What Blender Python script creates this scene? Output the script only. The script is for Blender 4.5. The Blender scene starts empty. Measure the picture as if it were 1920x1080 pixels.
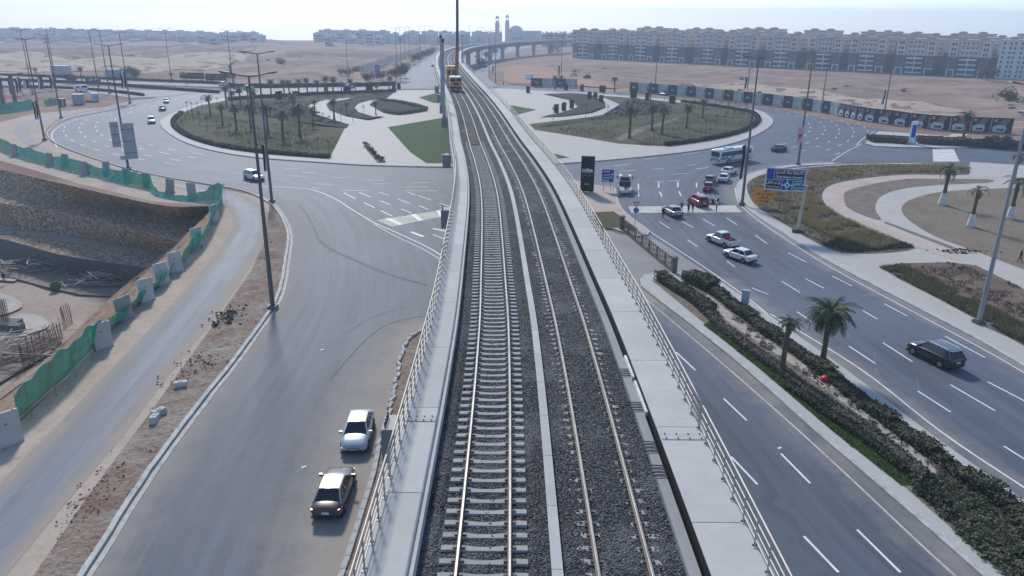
import bpy, bmesh, math, random
import numpy as np
from mathutils import Vector, Matrix, noise as mnoise
from mathutils.geometry import delaunay_2d_cdt

random.seed(11)
RNG = np.random.default_rng(5)
SC = bpy.context.scene
COL = SC.collection

# ------------------------------------------------------------------ camera
FPX, PITCH, ROLL, HC = 1400.0, 0.343245902, 0.010569, 27.0
_fw = Vector((0, math.cos(PITCH), -math.sin(PITCH)))
_r0 = Vector((1, 0, 0)); _u0 = _r0.cross(_fw)
_rt = _r0 * math.cos(ROLL) + _u0 * math.sin(ROLL)
_up = _u0 * math.cos(ROLL) - _r0 * math.sin(ROLL)
cam_data = bpy.data.cameras.new("camera")
cam_data.sensor_width = 36.0
cam_data.lens = 36.0 * FPX / 1920.0
cam_data.clip_start = 0.5
cam_data.clip_end = 20000
cam = bpy.data.objects.new("camera", cam_data)
COL.objects.link(cam)
_m = Matrix.Identity(4)
for _i in range(3):
    _m[_i][0] = _rt[_i]; _m[_i][1] = _up[_i]; _m[_i][2] = -_fw[_i]
_m[2][3] = HC
cam.matrix_world = _m
SC.camera = cam

# ------------------------------------------------------------------ light
SUN_AZ = math.atan2(-0.30, 0.95)      # seen from above, from +Y towards +X
SUN_EL = math.radians(37)
world = bpy.data.worlds.new("World"); SC.world = world
world.use_nodes = True
wn = world.node_tree.nodes; wl = world.node_tree.links
sky = wn.new("ShaderNodeTexSky"); sky.sky_type = 'NISHITA'
sky.sun_disc = False; sky.sun_elevation = SUN_EL; sky.sun_rotation = SUN_AZ
sky.altitude = 200; sky.air_density = 0.85; sky.dust_density = 0.3; sky.ozone_density = 2.0
bg = wn["Background"]; bg.inputs[1].default_value = 0.122
wl.new(sky.outputs[0], bg.inputs[0])
sun_data = bpy.data.lights.new("sun", 'SUN'); sun_data.energy = 2.2; sun_data.angle = math.radians(7.0)
sun_data.color = (1.0, 0.95, 0.88)
sun = bpy.data.objects.new("sun", sun_data); COL.objects.link(sun)
_sd = Vector((math.sin(SUN_AZ) * math.cos(SUN_EL), math.cos(SUN_AZ) * math.cos(SUN_EL), math.sin(SUN_EL)))
sun.rotation_euler = _sd.to_track_quat('Z', 'Y').to_euler()
sun.location = (-60, 120, 120)
SC.view_settings.view_transform = 'Standard'; SC.view_settings.look = 'None'
SC.view_settings.exposure = 0.66; SC.view_settings.gamma = 1.0
SC.view_settings.use_curve_mapping = False
SC.cycles.max_bounces = 6; SC.cycles.diffuse_bounces = 2; SC.cycles.glossy_bounces = 2
SC.cycles.transparent_max_bounces = 8; SC.cycles.volume_bounces = 1
SC.cycles.use_denoising = True

# ------------------------------------------------------------------ helpers
def G(px, py, z=0.0):
    """Point of the place at height z that the photo shows at (px, py)."""
    d = _fw + _rt * ((px - 960) / FPX) - _up * ((py - 540) / FPX)
    t = (z - HC) / d.z
    return Vector((d.x * t, d.y * t, z))

def GL(pts, z=0.0):
    return [G(x, y, z) for x, y in pts]

def link(o, parent=None):
    COL.objects.link(o)
    if parent is not None:
        o.parent = parent
    return o

def tag(o, label=None, cat=None, group=None, kind=None):
    if label and not 4 <= len(label.split()) <= 16: print('LABEL', len(label.split()), label)
    if label: o["label"] = label
    if cat: o["category"] = cat
    if group: o["group"] = group
    if kind: o["kind"] = kind
    return o

def thing(name, label, cat, loc=(0, 0, 0), rz=0.0, group=None):
    o = bpy.data.objects.new(name, None)
    o.empty_display_size = 0.3
    o.location = loc; o.rotation_euler = (0, 0, rz)
    link(o); tag(o, label, cat, group)
    return o

def copy_tree(o, parent=None):
    c = o.copy(); link(c)
    c.parent = parent
    for ch in list(o.children):
        copy_tree(ch, c)
    return c

def dup(o, loc, rz, label=None, group=None, scale=None):
    c = copy_tree(o)
    c.location = loc; c.rotation_euler = (0, 0, rz)
    if scale is not None: c.scale = (scale,) * 3 if not hasattr(scale, '__len__') else scale
    if label: c["label"] = label
    if group: c["group"] = group
    return c

class MB:
    def __init__(self): self.v = []; self.f = []; self.m = []
    def add(self, vs, fs, m=0):
        b = len(self.v)
        self.v += [tuple(p) for p in vs]
        self.f += [tuple(i + b for i in f) for f in fs]
        self.m += [m] * len(fs)
        return self
    def box(self, c, s, rz=0.0, m=0, top=(1, 1), rot=None):
        x, y, z = s[0] / 2, s[1] / 2, s[2] / 2
        P = [(-x, -y, -z), (x, -y, -z), (x, y, -z), (-x, y, -z)]
        P += [(-x * top[0], -y * top[1], z), (x * top[0], -y * top[1], z), (x * top[0], y * top[1], z), (-x * top[0], y * top[1], z)]
        if rot is not None:
            P = [rot @ Vector(p) for p in P]
        elif rz:
            cs, sn = math.cos(rz), math.sin(rz)
            P = [(p[0] * cs - p[1] * sn, p[0] * sn + p[1] * cs, p[2]) for p in P]
        P = [(p[0] + c[0], p[1] + c[1], p[2] + c[2]) for p in P]
        return self.add(P, [(3, 2, 1, 0), (4, 5, 6, 7), (0, 1, 5, 4), (1, 2, 6, 5), (2, 3, 7, 6), (3, 0, 4, 7)], m)
    def bar(self, a, b, w, h=None, m=0):
        a = Vector(a); b = Vector(b); h = h or w
        d = b - a; L = d.length
        if L < 1e-6: return self
        q = d.to_track_quat('X', 'Z').to_matrix()
        return self.box((a + b) / 2, (L, w, h), rot=q, m=m)
    def tube(self, path, r, n=8, m=0, cap=True):
        path = [Vector(p) for p in path]
        rr = r if hasattr(r, '__len__') else [r] * len(path)
        vs = []; fs = []
        ref = Vector((0.123, 0.31, 0.94)).normalized()
        for i, p in enumerate(path):
            t = (path[min(i + 1, len(path) - 1)] - path[max(i - 1, 0)])
            t = t.normalized() if t.length > 1e-9 else Vector((0, 0, 1))
            e = ref if abs(t.dot(ref)) < .93 else Vector((1, 0, 0))
            u = t.cross(e).normalized(); w = t.cross(u)
            for k in range(n):
                a = 2 * math.pi * k / n
                vs.append(p + (u * math.cos(a) + w * math.sin(a)) * rr[i])
        for i in range(len(path) - 1):
            for k in range(n):
                k2 = (k + 1) % n
                fs.append((i * n + k, i * n + k2, (i + 1) * n + k2, (i + 1) * n + k))
        if cap:
            fs.append(tuple(range(n))[::-1]); fs.append(tuple((len(path) - 1) * n + k for k in range(n)))
        return self.add(vs, fs, m)
    def lathe(self, prof, c=(0, 0, 0), n=16, m=0, axis='z'):
        vs = []; fs = []
        for r, z in prof:
            for k in range(n):
                a = 2 * math.pi * k / n
                if axis == 'z': vs.append((c[0] + r * math.cos(a), c[1] + r * math.sin(a), c[2] + z))
                else: vs.append((c[0] + r * math.cos(a), c[1] + z, c[2] + r * math.sin(a)))
        for i in range(len(prof) - 1):
            for k in range(n):
                k2 = (k + 1) % n
                q = (i * n + k, i * n + k2, (i + 1) * n + k2, (i + 1) * n + k)
                fs.append(q if axis == 'z' else q[::-1])
        fs.append(tuple(range(n))[::-1] if axis == 'z' else tuple(range(n)))
        t = tuple((len(prof) - 1) * n + k for k in range(n)); fs.append(t if axis == 'z' else t[::-1])
        return self.add(vs, fs, m)
    def prism(self, poly, z0, z1, m=0):
        n = len(poly)
        ar = sum(poly[i][0] * poly[(i + 1) % n][1] - poly[(i + 1) % n][0] * poly[i][1] for i in range(n))
        if ar < 0: poly = poly[::-1]
        vs = [(p[0], p[1], z0) for p in poly] + [(p[0], p[1], z1) for p in poly]
        fs = [tuple(range(n))[::-1], tuple(range(n, 2 * n))]
        fs += [(i, (i + 1) % n, n + (i + 1) % n, n + i) for i in range(n)]
        return self.add(vs, fs, m)
    def grid(self, rows, m=0, closed=False):
        n = len(rows[0]); vs = [p for r in rows for p in r]; fs = []
        for i in range(len(rows) - 1):
            for k in range(n if closed else n - 1):
                k2 = (k + 1) % n
                fs.append((i * n + k, i * n + k2, (i + 1) * n + k2, (i + 1) * n + k))
        return self.add(vs, fs, m)
    def build(self, name, mats, parent=None, smooth=False, sharp=None):
        me = bpy.data.meshes.new(name)
        me.from_pydata(self.v, [], self.f)
        if not isinstance(mats, (list, tuple)): mats = [mats]
        for mt in mats: me.materials.append(mt)
        if len(mats) > 1: me.polygons.foreach_set("material_index", self.m)
        if smooth or sharp:
            me.polygons.foreach_set("use_smooth", [True] * len(me.polygons))
            if sharp: me.set_sharp_from_angle(angle=math.radians(sharp))
        me.update()
        return link(bpy.data.objects.new(name, me), parent)

def mesh_np(name, V, Fq, mats, parent=None, mi=None, smooth=False):
    """Mesh from numpy arrays; Fq is (n,3) or (n,4)."""
    me = bpy.data.meshes.new(name)
    k = Fq.shape[1]
    me.vertices.add(len(V)); me.vertices.foreach_set("co", np.asarray(V, dtype=np.float32).ravel())
    me.loops.add(len(Fq) * k); me.loops.foreach_set("vertex_index", Fq.astype(np.int32).ravel())
    me.polygons.add(len(Fq))
    me.polygons.foreach_set("loop_start", np.arange(0, len(Fq) * k, k, dtype=np.int32))
    me.polygons.foreach_set("loop_total", np.full(len(Fq), k, dtype=np.int32))
    if not isinstance(mats, (list, tuple)): mats = [mats]
    for mt in mats: me.materials.append(mt)
    if mi is not None: me.polygons.foreach_set("material_index", np.asarray(mi, dtype=np.int32))
    if smooth: me.polygons.foreach_set("use_smooth", np.ones(len(Fq), dtype=bool))
    me.update(calc_edges=True); me.validate()
    return link(bpy.data.objects.new(name, me), parent)

def inside(P, poly):
    x = P[:, 0]; y = P[:, 1]; c = np.zeros(len(P), bool); n = len(poly)
    for i in range(n):
        x1, y1 = poly[i][0], poly[i][1]; x2, y2 = poly[(i + 1) % n][0], poly[(i + 1) % n][1]
        if y1 == y2: continue
        hit = ((y1 > y) != (y2 > y)) & (x < (x2 - x1) * (y - y1) / (y2 - y1) + x1)
        c ^= hit
    return c

def dist_line(P, line):
    d = np.full(len(P), 1e9)
    for a, b in zip(line[:-1], line[1:]):
        a = np.array(a[:2]); b = np.array(b[:2]); ab = b - a
        t = np.clip(((P - a) @ ab) / max(ab @ ab, 1e-9), 0, 1)
        q = P - (a + t[:, None] * ab)
        d = np.minimum(d, np.hypot(q[:, 0], q[:, 1]))
    return d

def smooth_line(pts, n=6, closed=False):
    """Catmull-Rom through the points."""
    P = [Vector(p) for p in pts]; N = len(P); out = []
    rng = range(N if closed else N - 1)
    for i in rng:
        p0 = P[(i - 1) % N] if closed or i > 0 else P[0] * 2 - P[1]
        p1 = P[i]; p2 = P[(i + 1) % N]
        p3 = P[(i + 2) % N] if closed or i + 2 < N else P[-1] * 2 - P[-2]
        for k in range(n):
            t = k / n
            out.append(0.5 * ((2 * p1) + (p2 - p0) * t + (2 * p0 - 5 * p1 + 4 * p2 - p3) * t * t + (3 * p1 - p0 - 3 * p2 + p3) * t ** 3))
    if not closed: out.append(P[-1])
    return out

def resample(pts, step):
    pts = [Vector(p) for p in pts]; out = [pts[0].copy()]; acc = 0.0
    for a, b in zip(pts[:-1], pts[1:]):
        L = (b - a).length
        while acc + step <= L + 1e-9:
            acc += step; out.append(a.lerp(b, acc / L))
        acc -= L
    out_last = pts[-1]
    if (out[-1] - out_last).length > step * .4: out.append(out_last.copy())
    return out

def sheet(name, poly, mat, z=0.0, step=None, holes=(), attr=None, zf=None, kind='structure', parent=None, mats=None):
    """Ground sheet filling a plan polygon, optional interior points, holes and a per-vertex dust attribute."""
    V = []; E = []
    for ring in [poly] + list(holes):
        b = len(V); n = len(ring)
        V += [Vector((p[0], p[1])) for p in ring]
        E += [(b + i, b + (i + 1) % n) for i in range(n)]
    if step:
        xs = [p[0] for p in poly]; ys = [p[1] for p in poly]
        gx, gy = np.meshgrid(np.arange(min(xs), max(xs), step), np.arange(min(ys), max(ys), step))
        P = np.stack([gx.ravel(), gy.ravel()], 1) + RNG.uniform(-.25, .25, (gx.size, 2)) * step
        ok = inside(P, poly)
        for h in holes: ok &= ~inside(P, h)
        V += [Vector(p) for p in P[ok]]
    r = delaunay_2d_cdt(V, E, [], 0, 1e-5)
    vo = np.array([(v.x, v.y) for v in r[0]]); fo = np.array([f for f in r[2] if len(f) == 3])
    c = vo[fo].mean(1); ok = inside(c, poly)
    for h in holes: ok &= ~inside(c, h)
    fo = fo[ok]
    a, b2, c2 = vo[fo[:, 0]], vo[fo[:, 1]], vo[fo[:, 2]]
    cr = (b2[:, 0] - a[:, 0]) * (c2[:, 1] - a[:, 1]) - (b2[:, 1] - a[:, 1]) * (c2[:, 0] - a[:, 0])
    fo[cr < 0] = fo[cr < 0][:, ::-1]
    Z = np.full(len(vo), float(z))
    if zf is not None: Z = Z + zf(vo)
    V3 = np.concatenate([vo, Z[:, None]], 1)
    o = mesh_np(name, V3, fo, mat, parent)
    if attr is not None:
        at = o.data.attributes.new("dust", 'FLOAT', 'POINT')
        vals = np.zeros(len(o.data.vertices), np.float32); vals[:len(vo)] = attr(vo)
        at.data.foreach_set("value", vals)
    if kind: o["kind"] = kind
    return o

def strip(name, line, mat, w0, w1, z0, z1, parent=None, kind='structure', jitter=0.0, gap=None):
    """A kerb: rectangular section swept along a line, from offset w0 to w1 (to the right) and z0 to z1."""
    mb = MB(); line = [Vector((p[0], p[1], 0)) for p in line]; n = len(line); rows = []
    for i, p in enumerate(line):
        t = (line[min(i + 1, n - 1)] - line[max(i - 1, 0)]).normalized(); r = Vector((t.y, -t.x, 0))
        j = random.uniform(-jitter, jitter)
        a = p + r * (w0 + j); b = p + r * (w1 + j)
        rows.append([Vector((a.x, a.y, z0)), Vector((a.x, a.y, z1)), Vector((b.x, b.y, z1)), Vector((b.x, b.y, z0))])
    mb.grid(rows)
    mb.add(rows[0], [(0, 1, 2, 3)]); mb.add(rows[-1], [(3, 2, 1, 0)])
    o = mb.build(name, mat, parent)
    if kind: o["kind"] = kind
    return o

def wpos(nodes, links, scale=(1, 1, 1), rz=0.0):
    g = nodes.new("ShaderNodeNewGeometry"); mp = nodes.new("ShaderNodeMapping"); mp.vector_type = 'POINT'
    mp.inputs['Scale'].default_value = scale
    if rz:
        m2 = nodes.new("ShaderNodeMapping"); m2.inputs['Rotation'].default_value = (0, 0, rz)
        links.new(g.outputs['Position'], m2.inputs[0]); links.new(m2.outputs[0], mp.inputs[0])
    else: links.new(g.outputs['Position'], mp.inputs[0])
    return mp.outputs[0]

class NT:
    """Small node-graph builder."""
    def __init__(self, name, rough=0.8, spec=0.3, metal=0.0, col=(.5, .5, .5)):
        self.mat = bpy.data.materials.new(name); self.mat.use_nodes = True
        self.n = self.mat.node_tree.nodes; self.l = self.mat.node_tree.links
        self.b = self.n["Principled BSDF"]
        self.b.inputs['Roughness'].default_value = rough
        self.b.inputs['Specular IOR Level'].default_value = spec
        self.b.inputs['Metallic'].default_value = metal
        self.b.inputs['Base Color'].default_value = (*col, 1)
    def pos(self, scale=(1, 1, 1), rz=0.0): return wpos(self.n, self.l, scale, rz)
    def obj(self, scale=(1, 1, 1)):
        t = self.n.new("ShaderNodeTexCoord"); mp = self.n.new("ShaderNodeMapping"); mp.inputs['Scale'].default_value = scale
        self.l.new(t.outputs['Object'], mp.inputs[0]); return mp.outputs[0]
    def noise(self, vec, scale, detail=3, rough=.6, dist=0.0):
        t = self.n.new("ShaderNodeTexNoise"); t.inputs['Scale'].default_value = scale; t.inputs['Detail'].default_value = detail
        t.inputs['Roughness'].default_value = rough; t.inputs['Distortion'].default_value = dist
        self.l.new(vec, t.inputs['Vector']); return t.outputs['Fac']
    def voro(self, vec, scale, out='Color', feature='F1', rnd=1.0):
        t = self.n.new("ShaderNodeTexVoronoi"); t.inputs['Scale'].default_value = scale; t.feature = feature
        t.inputs['Randomness'].default_value = rnd
        self.l.new(vec, t.inputs['Vector']); return t.outputs[out]
    def ramp(self, fac, a, b, lo=0.0, hi=1.0):
        t = self.n.new("ShaderNodeMapRange"); t.inputs['From Min'].default_value = a; t.inputs['From Max'].default_value = b
        t.inputs['To Min'].default_value = lo; t.inputs['To Max'].default_value = hi
        t.clamp = True; self.l.new(fac, t.inputs['Value']); return t.outputs[0]
    def math(self, op, a, b=None):
        t = self.n.new("ShaderNodeMath"); t.operation = op
        for i, x in enumerate((a, b)):
            if x is None: continue
            if hasattr(x, 'is_output'): self.l.new(x, t.inputs[i])
            else: t.inputs[i].default_value = x
        return t.outputs[0]
    def mix(self, fac, a, b, mode='MIX'):
        t = self.n.new("ShaderNodeMix"); t.data_type = 'RGBA'; t.blend_type = mode
        for s, x in ((t.inputs[0], fac), (t.inputs[6], a), (t.inputs[7], b)):
            if hasattr(x, 'is_output'): self.l.new(x, s)
            elif hasattr(x, '__len__'): s.default_value = (*x, 1)
            else: s.default_value = x
        return t.outputs[2]
    def attr(self, name):
        t = self.n.new("ShaderNodeAttribute"); t.attribute_name = name; return t.outputs['Fac']
    def col(self, c): self.l.new(c, self.b.inputs['Base Color']); return self
    def rough(self, c): self.l.new(c, self.b.inputs['Roughness']); return self
    def bump(self, h, strength=.5, dist=.05):
        t = self.n.new("ShaderNodeBump"); t.inputs['Strength'].default_value = strength; t.inputs['Distance'].default_value = dist
        self.l.new(h, t.inputs['Height']); self.l.new(t.outputs[0], self.b.inputs['Normal']); return self

def plain(name, col, rough=.6, spec=.3, metal=0.0, var=.15, scale=2.0, obj=True):
    """Slightly uneven paint, metal or concrete."""
    t = NT(name, rough, spec, metal, col)
    v = t.obj() if obj else t.pos()
    f = t.noise(v, scale, 4, .65)
    lo = tuple(c * (1 - var) for c in col); hi = tuple(min(1, c * (1 + var)) for c in col)
    t.col(t.mix(t.ramp(f, .3, .7), lo, hi))
    return t.mat
# ------------------------------------------------------------------ ground materials
def desert_material():
    t = NT("desert_sand", .95, .1)
    v = t.pos()
    big = t.noise(v, .012, 5, .6); mid = t.noise(v, .09, 5, .65); fine = t.noise(v, 1.3, 4, .7)
    st = t.noise(t.pos((.006, .05, .05)), 1.0, 4, .6)
    c = t.mix(t.ramp(big, .35, .65), (.37, .265, .195), (.25, .17, .128))
    c = t.mix(t.ramp(st, .47, .58, 0, .85), c, (.19, .125, .10))
    sc2 = t.noise(t.pos((.03, .16, 1)), 1.0, 5, .7); c = t.mix(t.ramp(sc2, .56, .66, 0, .6), c, (.15, .115, .095))
    c = t.mix(t.ramp(mid, .52, .72, 0, .6), c, (.46, .37, .29))
    c = t.mix(t.ramp(mid, .44, .30, 0, .55), c, (.25, .165, .12))
    c = t.mix(t.ramp(fine, .35, .75, 0, .35), c, (.20, .15, .115))
    sp_ = t.noise(t.pos((.12, .3, 1)), 1.0, 6, .75); c = t.mix(t.ramp(sp_, .60, .68, 0, .55), c, (.10, .075, .06)); c = t.mix(t.ramp(sp_, .40, .33, 0, .5), c, (.50, .41, .32))
    t.col(c).bump(fine, .4, .15)
    return t.mat

def asphalt_material(name, base=(.098, .118, .148), dust=(.37, .325, .275), pale=(.145, .170, .208), streak=1.0):
    t = NT(name, .72, .30)
    v = t.pos()
    cm = t.n.new("ShaderNodeCombineXYZ"); t.l.new(t.attr("u"), cm.inputs[0])
    g = t.n.new("ShaderNodeNewGeometry"); sp = t.n.new("ShaderNodeSeparateXYZ"); t.l.new(g.outputs['Position'], sp.inputs[0])
    s2 = t.math('MULTIPLY', sp.outputs[1], .028); t.l.new(s2, cm.inputs[1])
    st = t.noise(cm.outputs[0], .9, 4, .65); st2 = t.noise(cm.outputs[0], 4.0, 3, .7)
    big = t.noise(v, .045, 4, .6); fine = t.noise(v, 9, 3, .7); mid = t.noise(v, .5, 5, .7)
    c = t.mix(t.ramp(st, .36, .64), tuple(x * .70 for x in base), tuple(x * 1.16 for x in base))
    c = t.mix(t.ramp(st2, .52, .75, 0, .35 * streak), c, pale)
    c = t.mix(t.ramp(big, .48, .66, 0, .5 * streak), c, pale)
    c = t.mix(t.ramp(mid, .56, .76, 0, .45), c, tuple(x * .55 for x in base))
    scr = t.noise(t.pos((1.6, .10, 1), .38), 1.0, 5, .75); c = t.mix(t.ramp(scr, .60, .74, 0, .55 * streak), c, tuple(x * 1.35 for x in pale))
    c = t.mix(t.ramp(fine, .3, .8, 0, .22), c, tuple(x * .55 for x in base))
    d = t.math('ADD', t.attr("dust"), t.math('MULTIPLY', t.math('SUBTRACT', mid, .5), .9))
    d = t.math('MULTIPLY', t.ramp(d, .18, .95), t.ramp(t.attr("dust"), .0, .12))
    t.col(t.mix(t.math('MULTIPLY', d, .85), c, dust))
    t.rough(t.ramp(d, 0, 1, .68, .9))
    t.bump(fine, .12, .02)
    return t.mat

def ground_mix(name, a, b, c3, s1=.6, s2=4.0, rough=.95, bump=.4, bd=.06, spec=.1):
    t = NT(name, rough, spec)
    v = t.pos()
    n1 = t.noise(v, s1, 5, .65); n2 = t.noise(v, s2, 4, .7)
    c = t.mix(t.ramp(n1, .38, .62), a, b)
    c = t.mix(t.ramp(n2, .48, .72, 0, .8), c, c3)
    t.col(c).bump(n2, bump, bd)
    return t.mat

def paving_material(name, a, b, tile=.8):
    t = NT(name, .75, .25)
    v = t.pos()
    br = t.n.new("ShaderNodeTexBrick"); br.inputs['Scale'].default_value = 1 / tile
    br.inputs['Color1'].default_value = (*a, 1); br.inputs['Color2'].default_value = (*b, 1)
    br.inputs['Mortar'].default_value = (*[x * .75 for x in a], 1); br.inputs['Mortar Size'].default_value = .012
    t.l.new(v, br.inputs['Vector'])
    n = t.noise(v, .35, 4, .65); n2 = t.noise(v, 3.0, 4, .7)
    c = t.mix(t.ramp(n, .4, .7, 0, .45), br.outputs[0], tuple(x * .82 for x in b))
    c = t.mix(t.ramp(n2, .55, .8, 0, .35), c, tuple(x * .7 for x in a))
    t.col(c)
    return t.mat

M_desert = desert_material()
M_asphalt = asphalt_material("asphalt")
M_service = asphalt_material("dusty_asphalt", (.19, .21, .24), (.38, .315, .25), (.25, .27, .30), .8)
M_turn = asphalt_material("pale_asphalt", (.235, .24, .25), (.40, .35, .30), (.29, .295, .30), .6)
M_pave = paving_material("stone_paving", (.50, .47, .43), (.46, .43, .39))
M_rim = paving_material("pale_rim_paving", (.50, .50, .48), (.46, .46, .44), .6)
M_pinkpath = ground_mix("pink_path_paving", (.52, .46, .41), (.50, .39, .33), (.33, .27, .22), .25, 2.5)
M_kerb = plain("kerb_concrete", (.46, .46, .44), .8, .2, var=.25, scale=1.5)
M_drylawn = ground_mix("dry_lawn", (.085, .082, .038), (.115, .098, .055), (.055, .062, .026), .15, 1.6)
M_brownlawn = ground_mix("brown_lawn", (.20, .165, .12), (.24, .20, .15), (.13, .105, .075), .2, 2.2)
M_darkbed = ground_mix("dark_planting_bed", (.05, .045, .036), (.065, .055, .045), (.032, .036, .02), .3, 2.5, bump=.9, bd=.2)
M_green = ground_mix("green_turf", (.062, .105, .042), (.075, .115, .05), (.05, .085, .034), .08, 5.0)
M_brightgrass = ground_mix("fresh_grass", (.035, .075, .018), (.045, .09, .022), (.022, .045, .012), .6, 6.0, bump=.9, bd=.1)
M_soil = ground_mix("red_brown_soil", (.285, .19, .145), (.37, .32, .265), (.15, .105, .08), .22, 2.6, bump=1.0, bd=.25)
M_greysoil = ground_mix("grey_soil", (.27, .235, .19), (.22, .18, .145), (.11, .09, .075), .4, 2.6, bump=1.0, bd=.25)
M_gravel = ground_mix("gravel_bed", (.27, .225, .175), (.20, .165, .13), (.11, .085, .07), .5, 2.2, bump=1.0, bd=.25)
M_olivesoil = ground_mix("olive_brown_soil", (.135, .112, .075), (.17, .14, .10), (.075, .072, .04), .3, 2.4, bump=1.0, bd=.2)
M_bedsoil = ground_mix("dark_bed_soil", (.17, .125, .095), (.225, .17, .13), (.09, .07, .055), .35, 2.2, bump=1.0, bd=.25)
M_whitegravel = ground_mix("pale_pebbles", (.46, .42, .36), (.56, .52, .46), (.13, .11, .09), 1.5, 7.0, bump=1.0, bd=.1)
M_mark = plain("road_paint", (.72, .73, .72), .6, .3, var=.14, scale=.8, obj=False)
M_oldmark = ground_mix("worn_road_paint", (.62, .60, .54), (.50, .47, .40), (.27, .25, .22), .25, 2.0, .7, .05)

# ------------------------------------------------------------------ outlines traced on the ground plane
KERB_L = [(60, 1240), (110, 1160), (160, 1080), (200, 1017), (250, 937), (300, 862), (350, 795), (400, 730), (440, 680), (480, 625), (513, 578), (530, 535),
          (539, 480), (543, 450), (540, 430), (528, 404), (510, 383), (478, 365), (440, 354), (380, 344), (300, 330), (240, 316), (180, 298),
          (130, 280), (102, 266), (90, 252), (98, 240), (117, 228), (150, 218), (205, 208), (255, 197)]
KERB_R = [(1560, 306), (1500, 309), (1450, 315), (1402, 328), (1383, 345), (1381, 362), (1390, 382), (1414, 403), (1452, 428), (1550, 490), (1700, 569),
          (1835, 640), (1920, 690), (2050, 765), (2300, 910)]
FAR_EDGE = [(300, 180), (400, 168), (520, 165), (650, 162), (760, 159), (830, 152), (900, 152), (930, 160), (985, 163), (1100, 168), (1180, 176),
            (1280, 187), (1400, 198), (1480, 210), (1560, 226), (1640, 241), (1720, 252), (1920, 268), (2150, 285)]
EXIT_LOW = [(2150, 335), (1920, 313), (1815, 308), (1700, 304)]
W_KL = GL(KERB_L); W_KR = GL(KERB_R)
ISLAND = [(850, 314), (700, 311), (600, 305), (480, 296), (400, 283), (350, 268), (318, 250), (303, 234), (309, 222), (345, 205), (385, 192), (430, 184),
          (520, 180), (640, 176), (740, 171), (830, 169), (940, 167), (1010, 171), (1090, 174), (1180, 181), (1280, 190), (1370, 200), (1420, 208),
          (1442, 220), (1446, 233), (1425, 249), (1390, 264), (1330, 279), (1250, 290), (1150, 300), (1060, 307), (960, 312)]
W_ISL = [Vector((p.x, p.y, 0)) for p in smooth_line(GL(ISLAND), 4, True)]
MED_L = [(1204, 540), (1290, 607), (1363, 665), (1440, 732), (1526, 810), (1620, 890), (1735, 990), (1837, 1080), (1930, 1165), (2080, 1300)]
MED_R = [(1348, 528), (1430, 585), (1508, 640), (1588, 697), (1741, 814), (1842, 887), (1933, 951), (2064, 1045), (2262, 1190)]
W_MED = GL(MED_L) + GL(MED_R)[::-1] + GL([(1322, 517), (1285, 513), (1240, 512), (1210, 516), (1200, 527)])

PIT_EDGE = [(-220, 262), (-60, 305), (0, 318), (120, 345), (290, 383), (370, 387), (405, 385), (395, 412), (372, 445), (345, 478), (322, 502), (300, 528), (262, 562), (235, 584),
            (200, 612), (172, 645), (130, 690), (82, 738), (30, 788), (0, 818), (-60, 880), (-220, 1040), (-420, 1200)]
PITW = GL(PIT_EDGE)
PITW = PITW + [Vector((-190, 60, 0)), Vector((-210, 150, 0))]

# ------------------------------------------------------------------ the desert sheet to the horizon
DES_R = GL([(950, 158), (1000, 161), (1180, 170), (1440, 188), (1600, 219), (1700, 246), (1900, 260), (2150, 278), (2150, 150), (1860, 152), (1440, 130), (1070, 111), (960, 112)])
DES_L = GL([(-150, 130), (0, 137), (330, 146), (640, 156), (720, 150), (770, 112), (790, 90), (480, 76), (0, 80), (-300, 90)])
def terrain(P):
    z = np.zeros(len(P)); r = np.hypot(P[:, 0], P[:, 1])
    for poly, amp, sc in ((DES_R, 1.9, .05), (DES_L, 4.2, .022)):
        ins = inside(P, poly); idx = np.where(ins)[0]
        d = dist_line(P[idx], list(poly) + [poly[0]])
        for i, dd in zip(idx, d):
            x, y = P[i]
            n = mnoise.fractal((x * sc, y * sc, 3.1), 1.0, 2.0, 5)
            n2 = mnoise.fractal((x * .35, y * .35, 9.0), 1.0, 2.0, 3)
            z[i] += amp * max(-.3, n + .25) * min(1, dd / 25) + .22 * max(0, n2) * min(1, dd / 10)
    far = r > 1090
    z[far] -= (r[far] - 1090) * .06
    return z
_rad = [8.0]
while _rad[-1] < 1500: _rad.append(_rad[-1] * (1.022 if _rad[-1] < 1100 else 1.12) + .5)
_pts = []
for i, r in enumerate(_rad):
    n = 200 if r < 1300 else 90
    a = np.linspace(-1.05, 1.05, n) + (i % 2) * 1.05 / n
    _pts.append(np.stack([np.sin(a) * r, np.cos(a) * r], 1))
    a = np.linspace(1.15, 5.13, 26); _pts.append(np.stack([np.sin(a) * r, np.cos(a) * r], 1))
_pts = np.concatenate(_pts)
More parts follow.
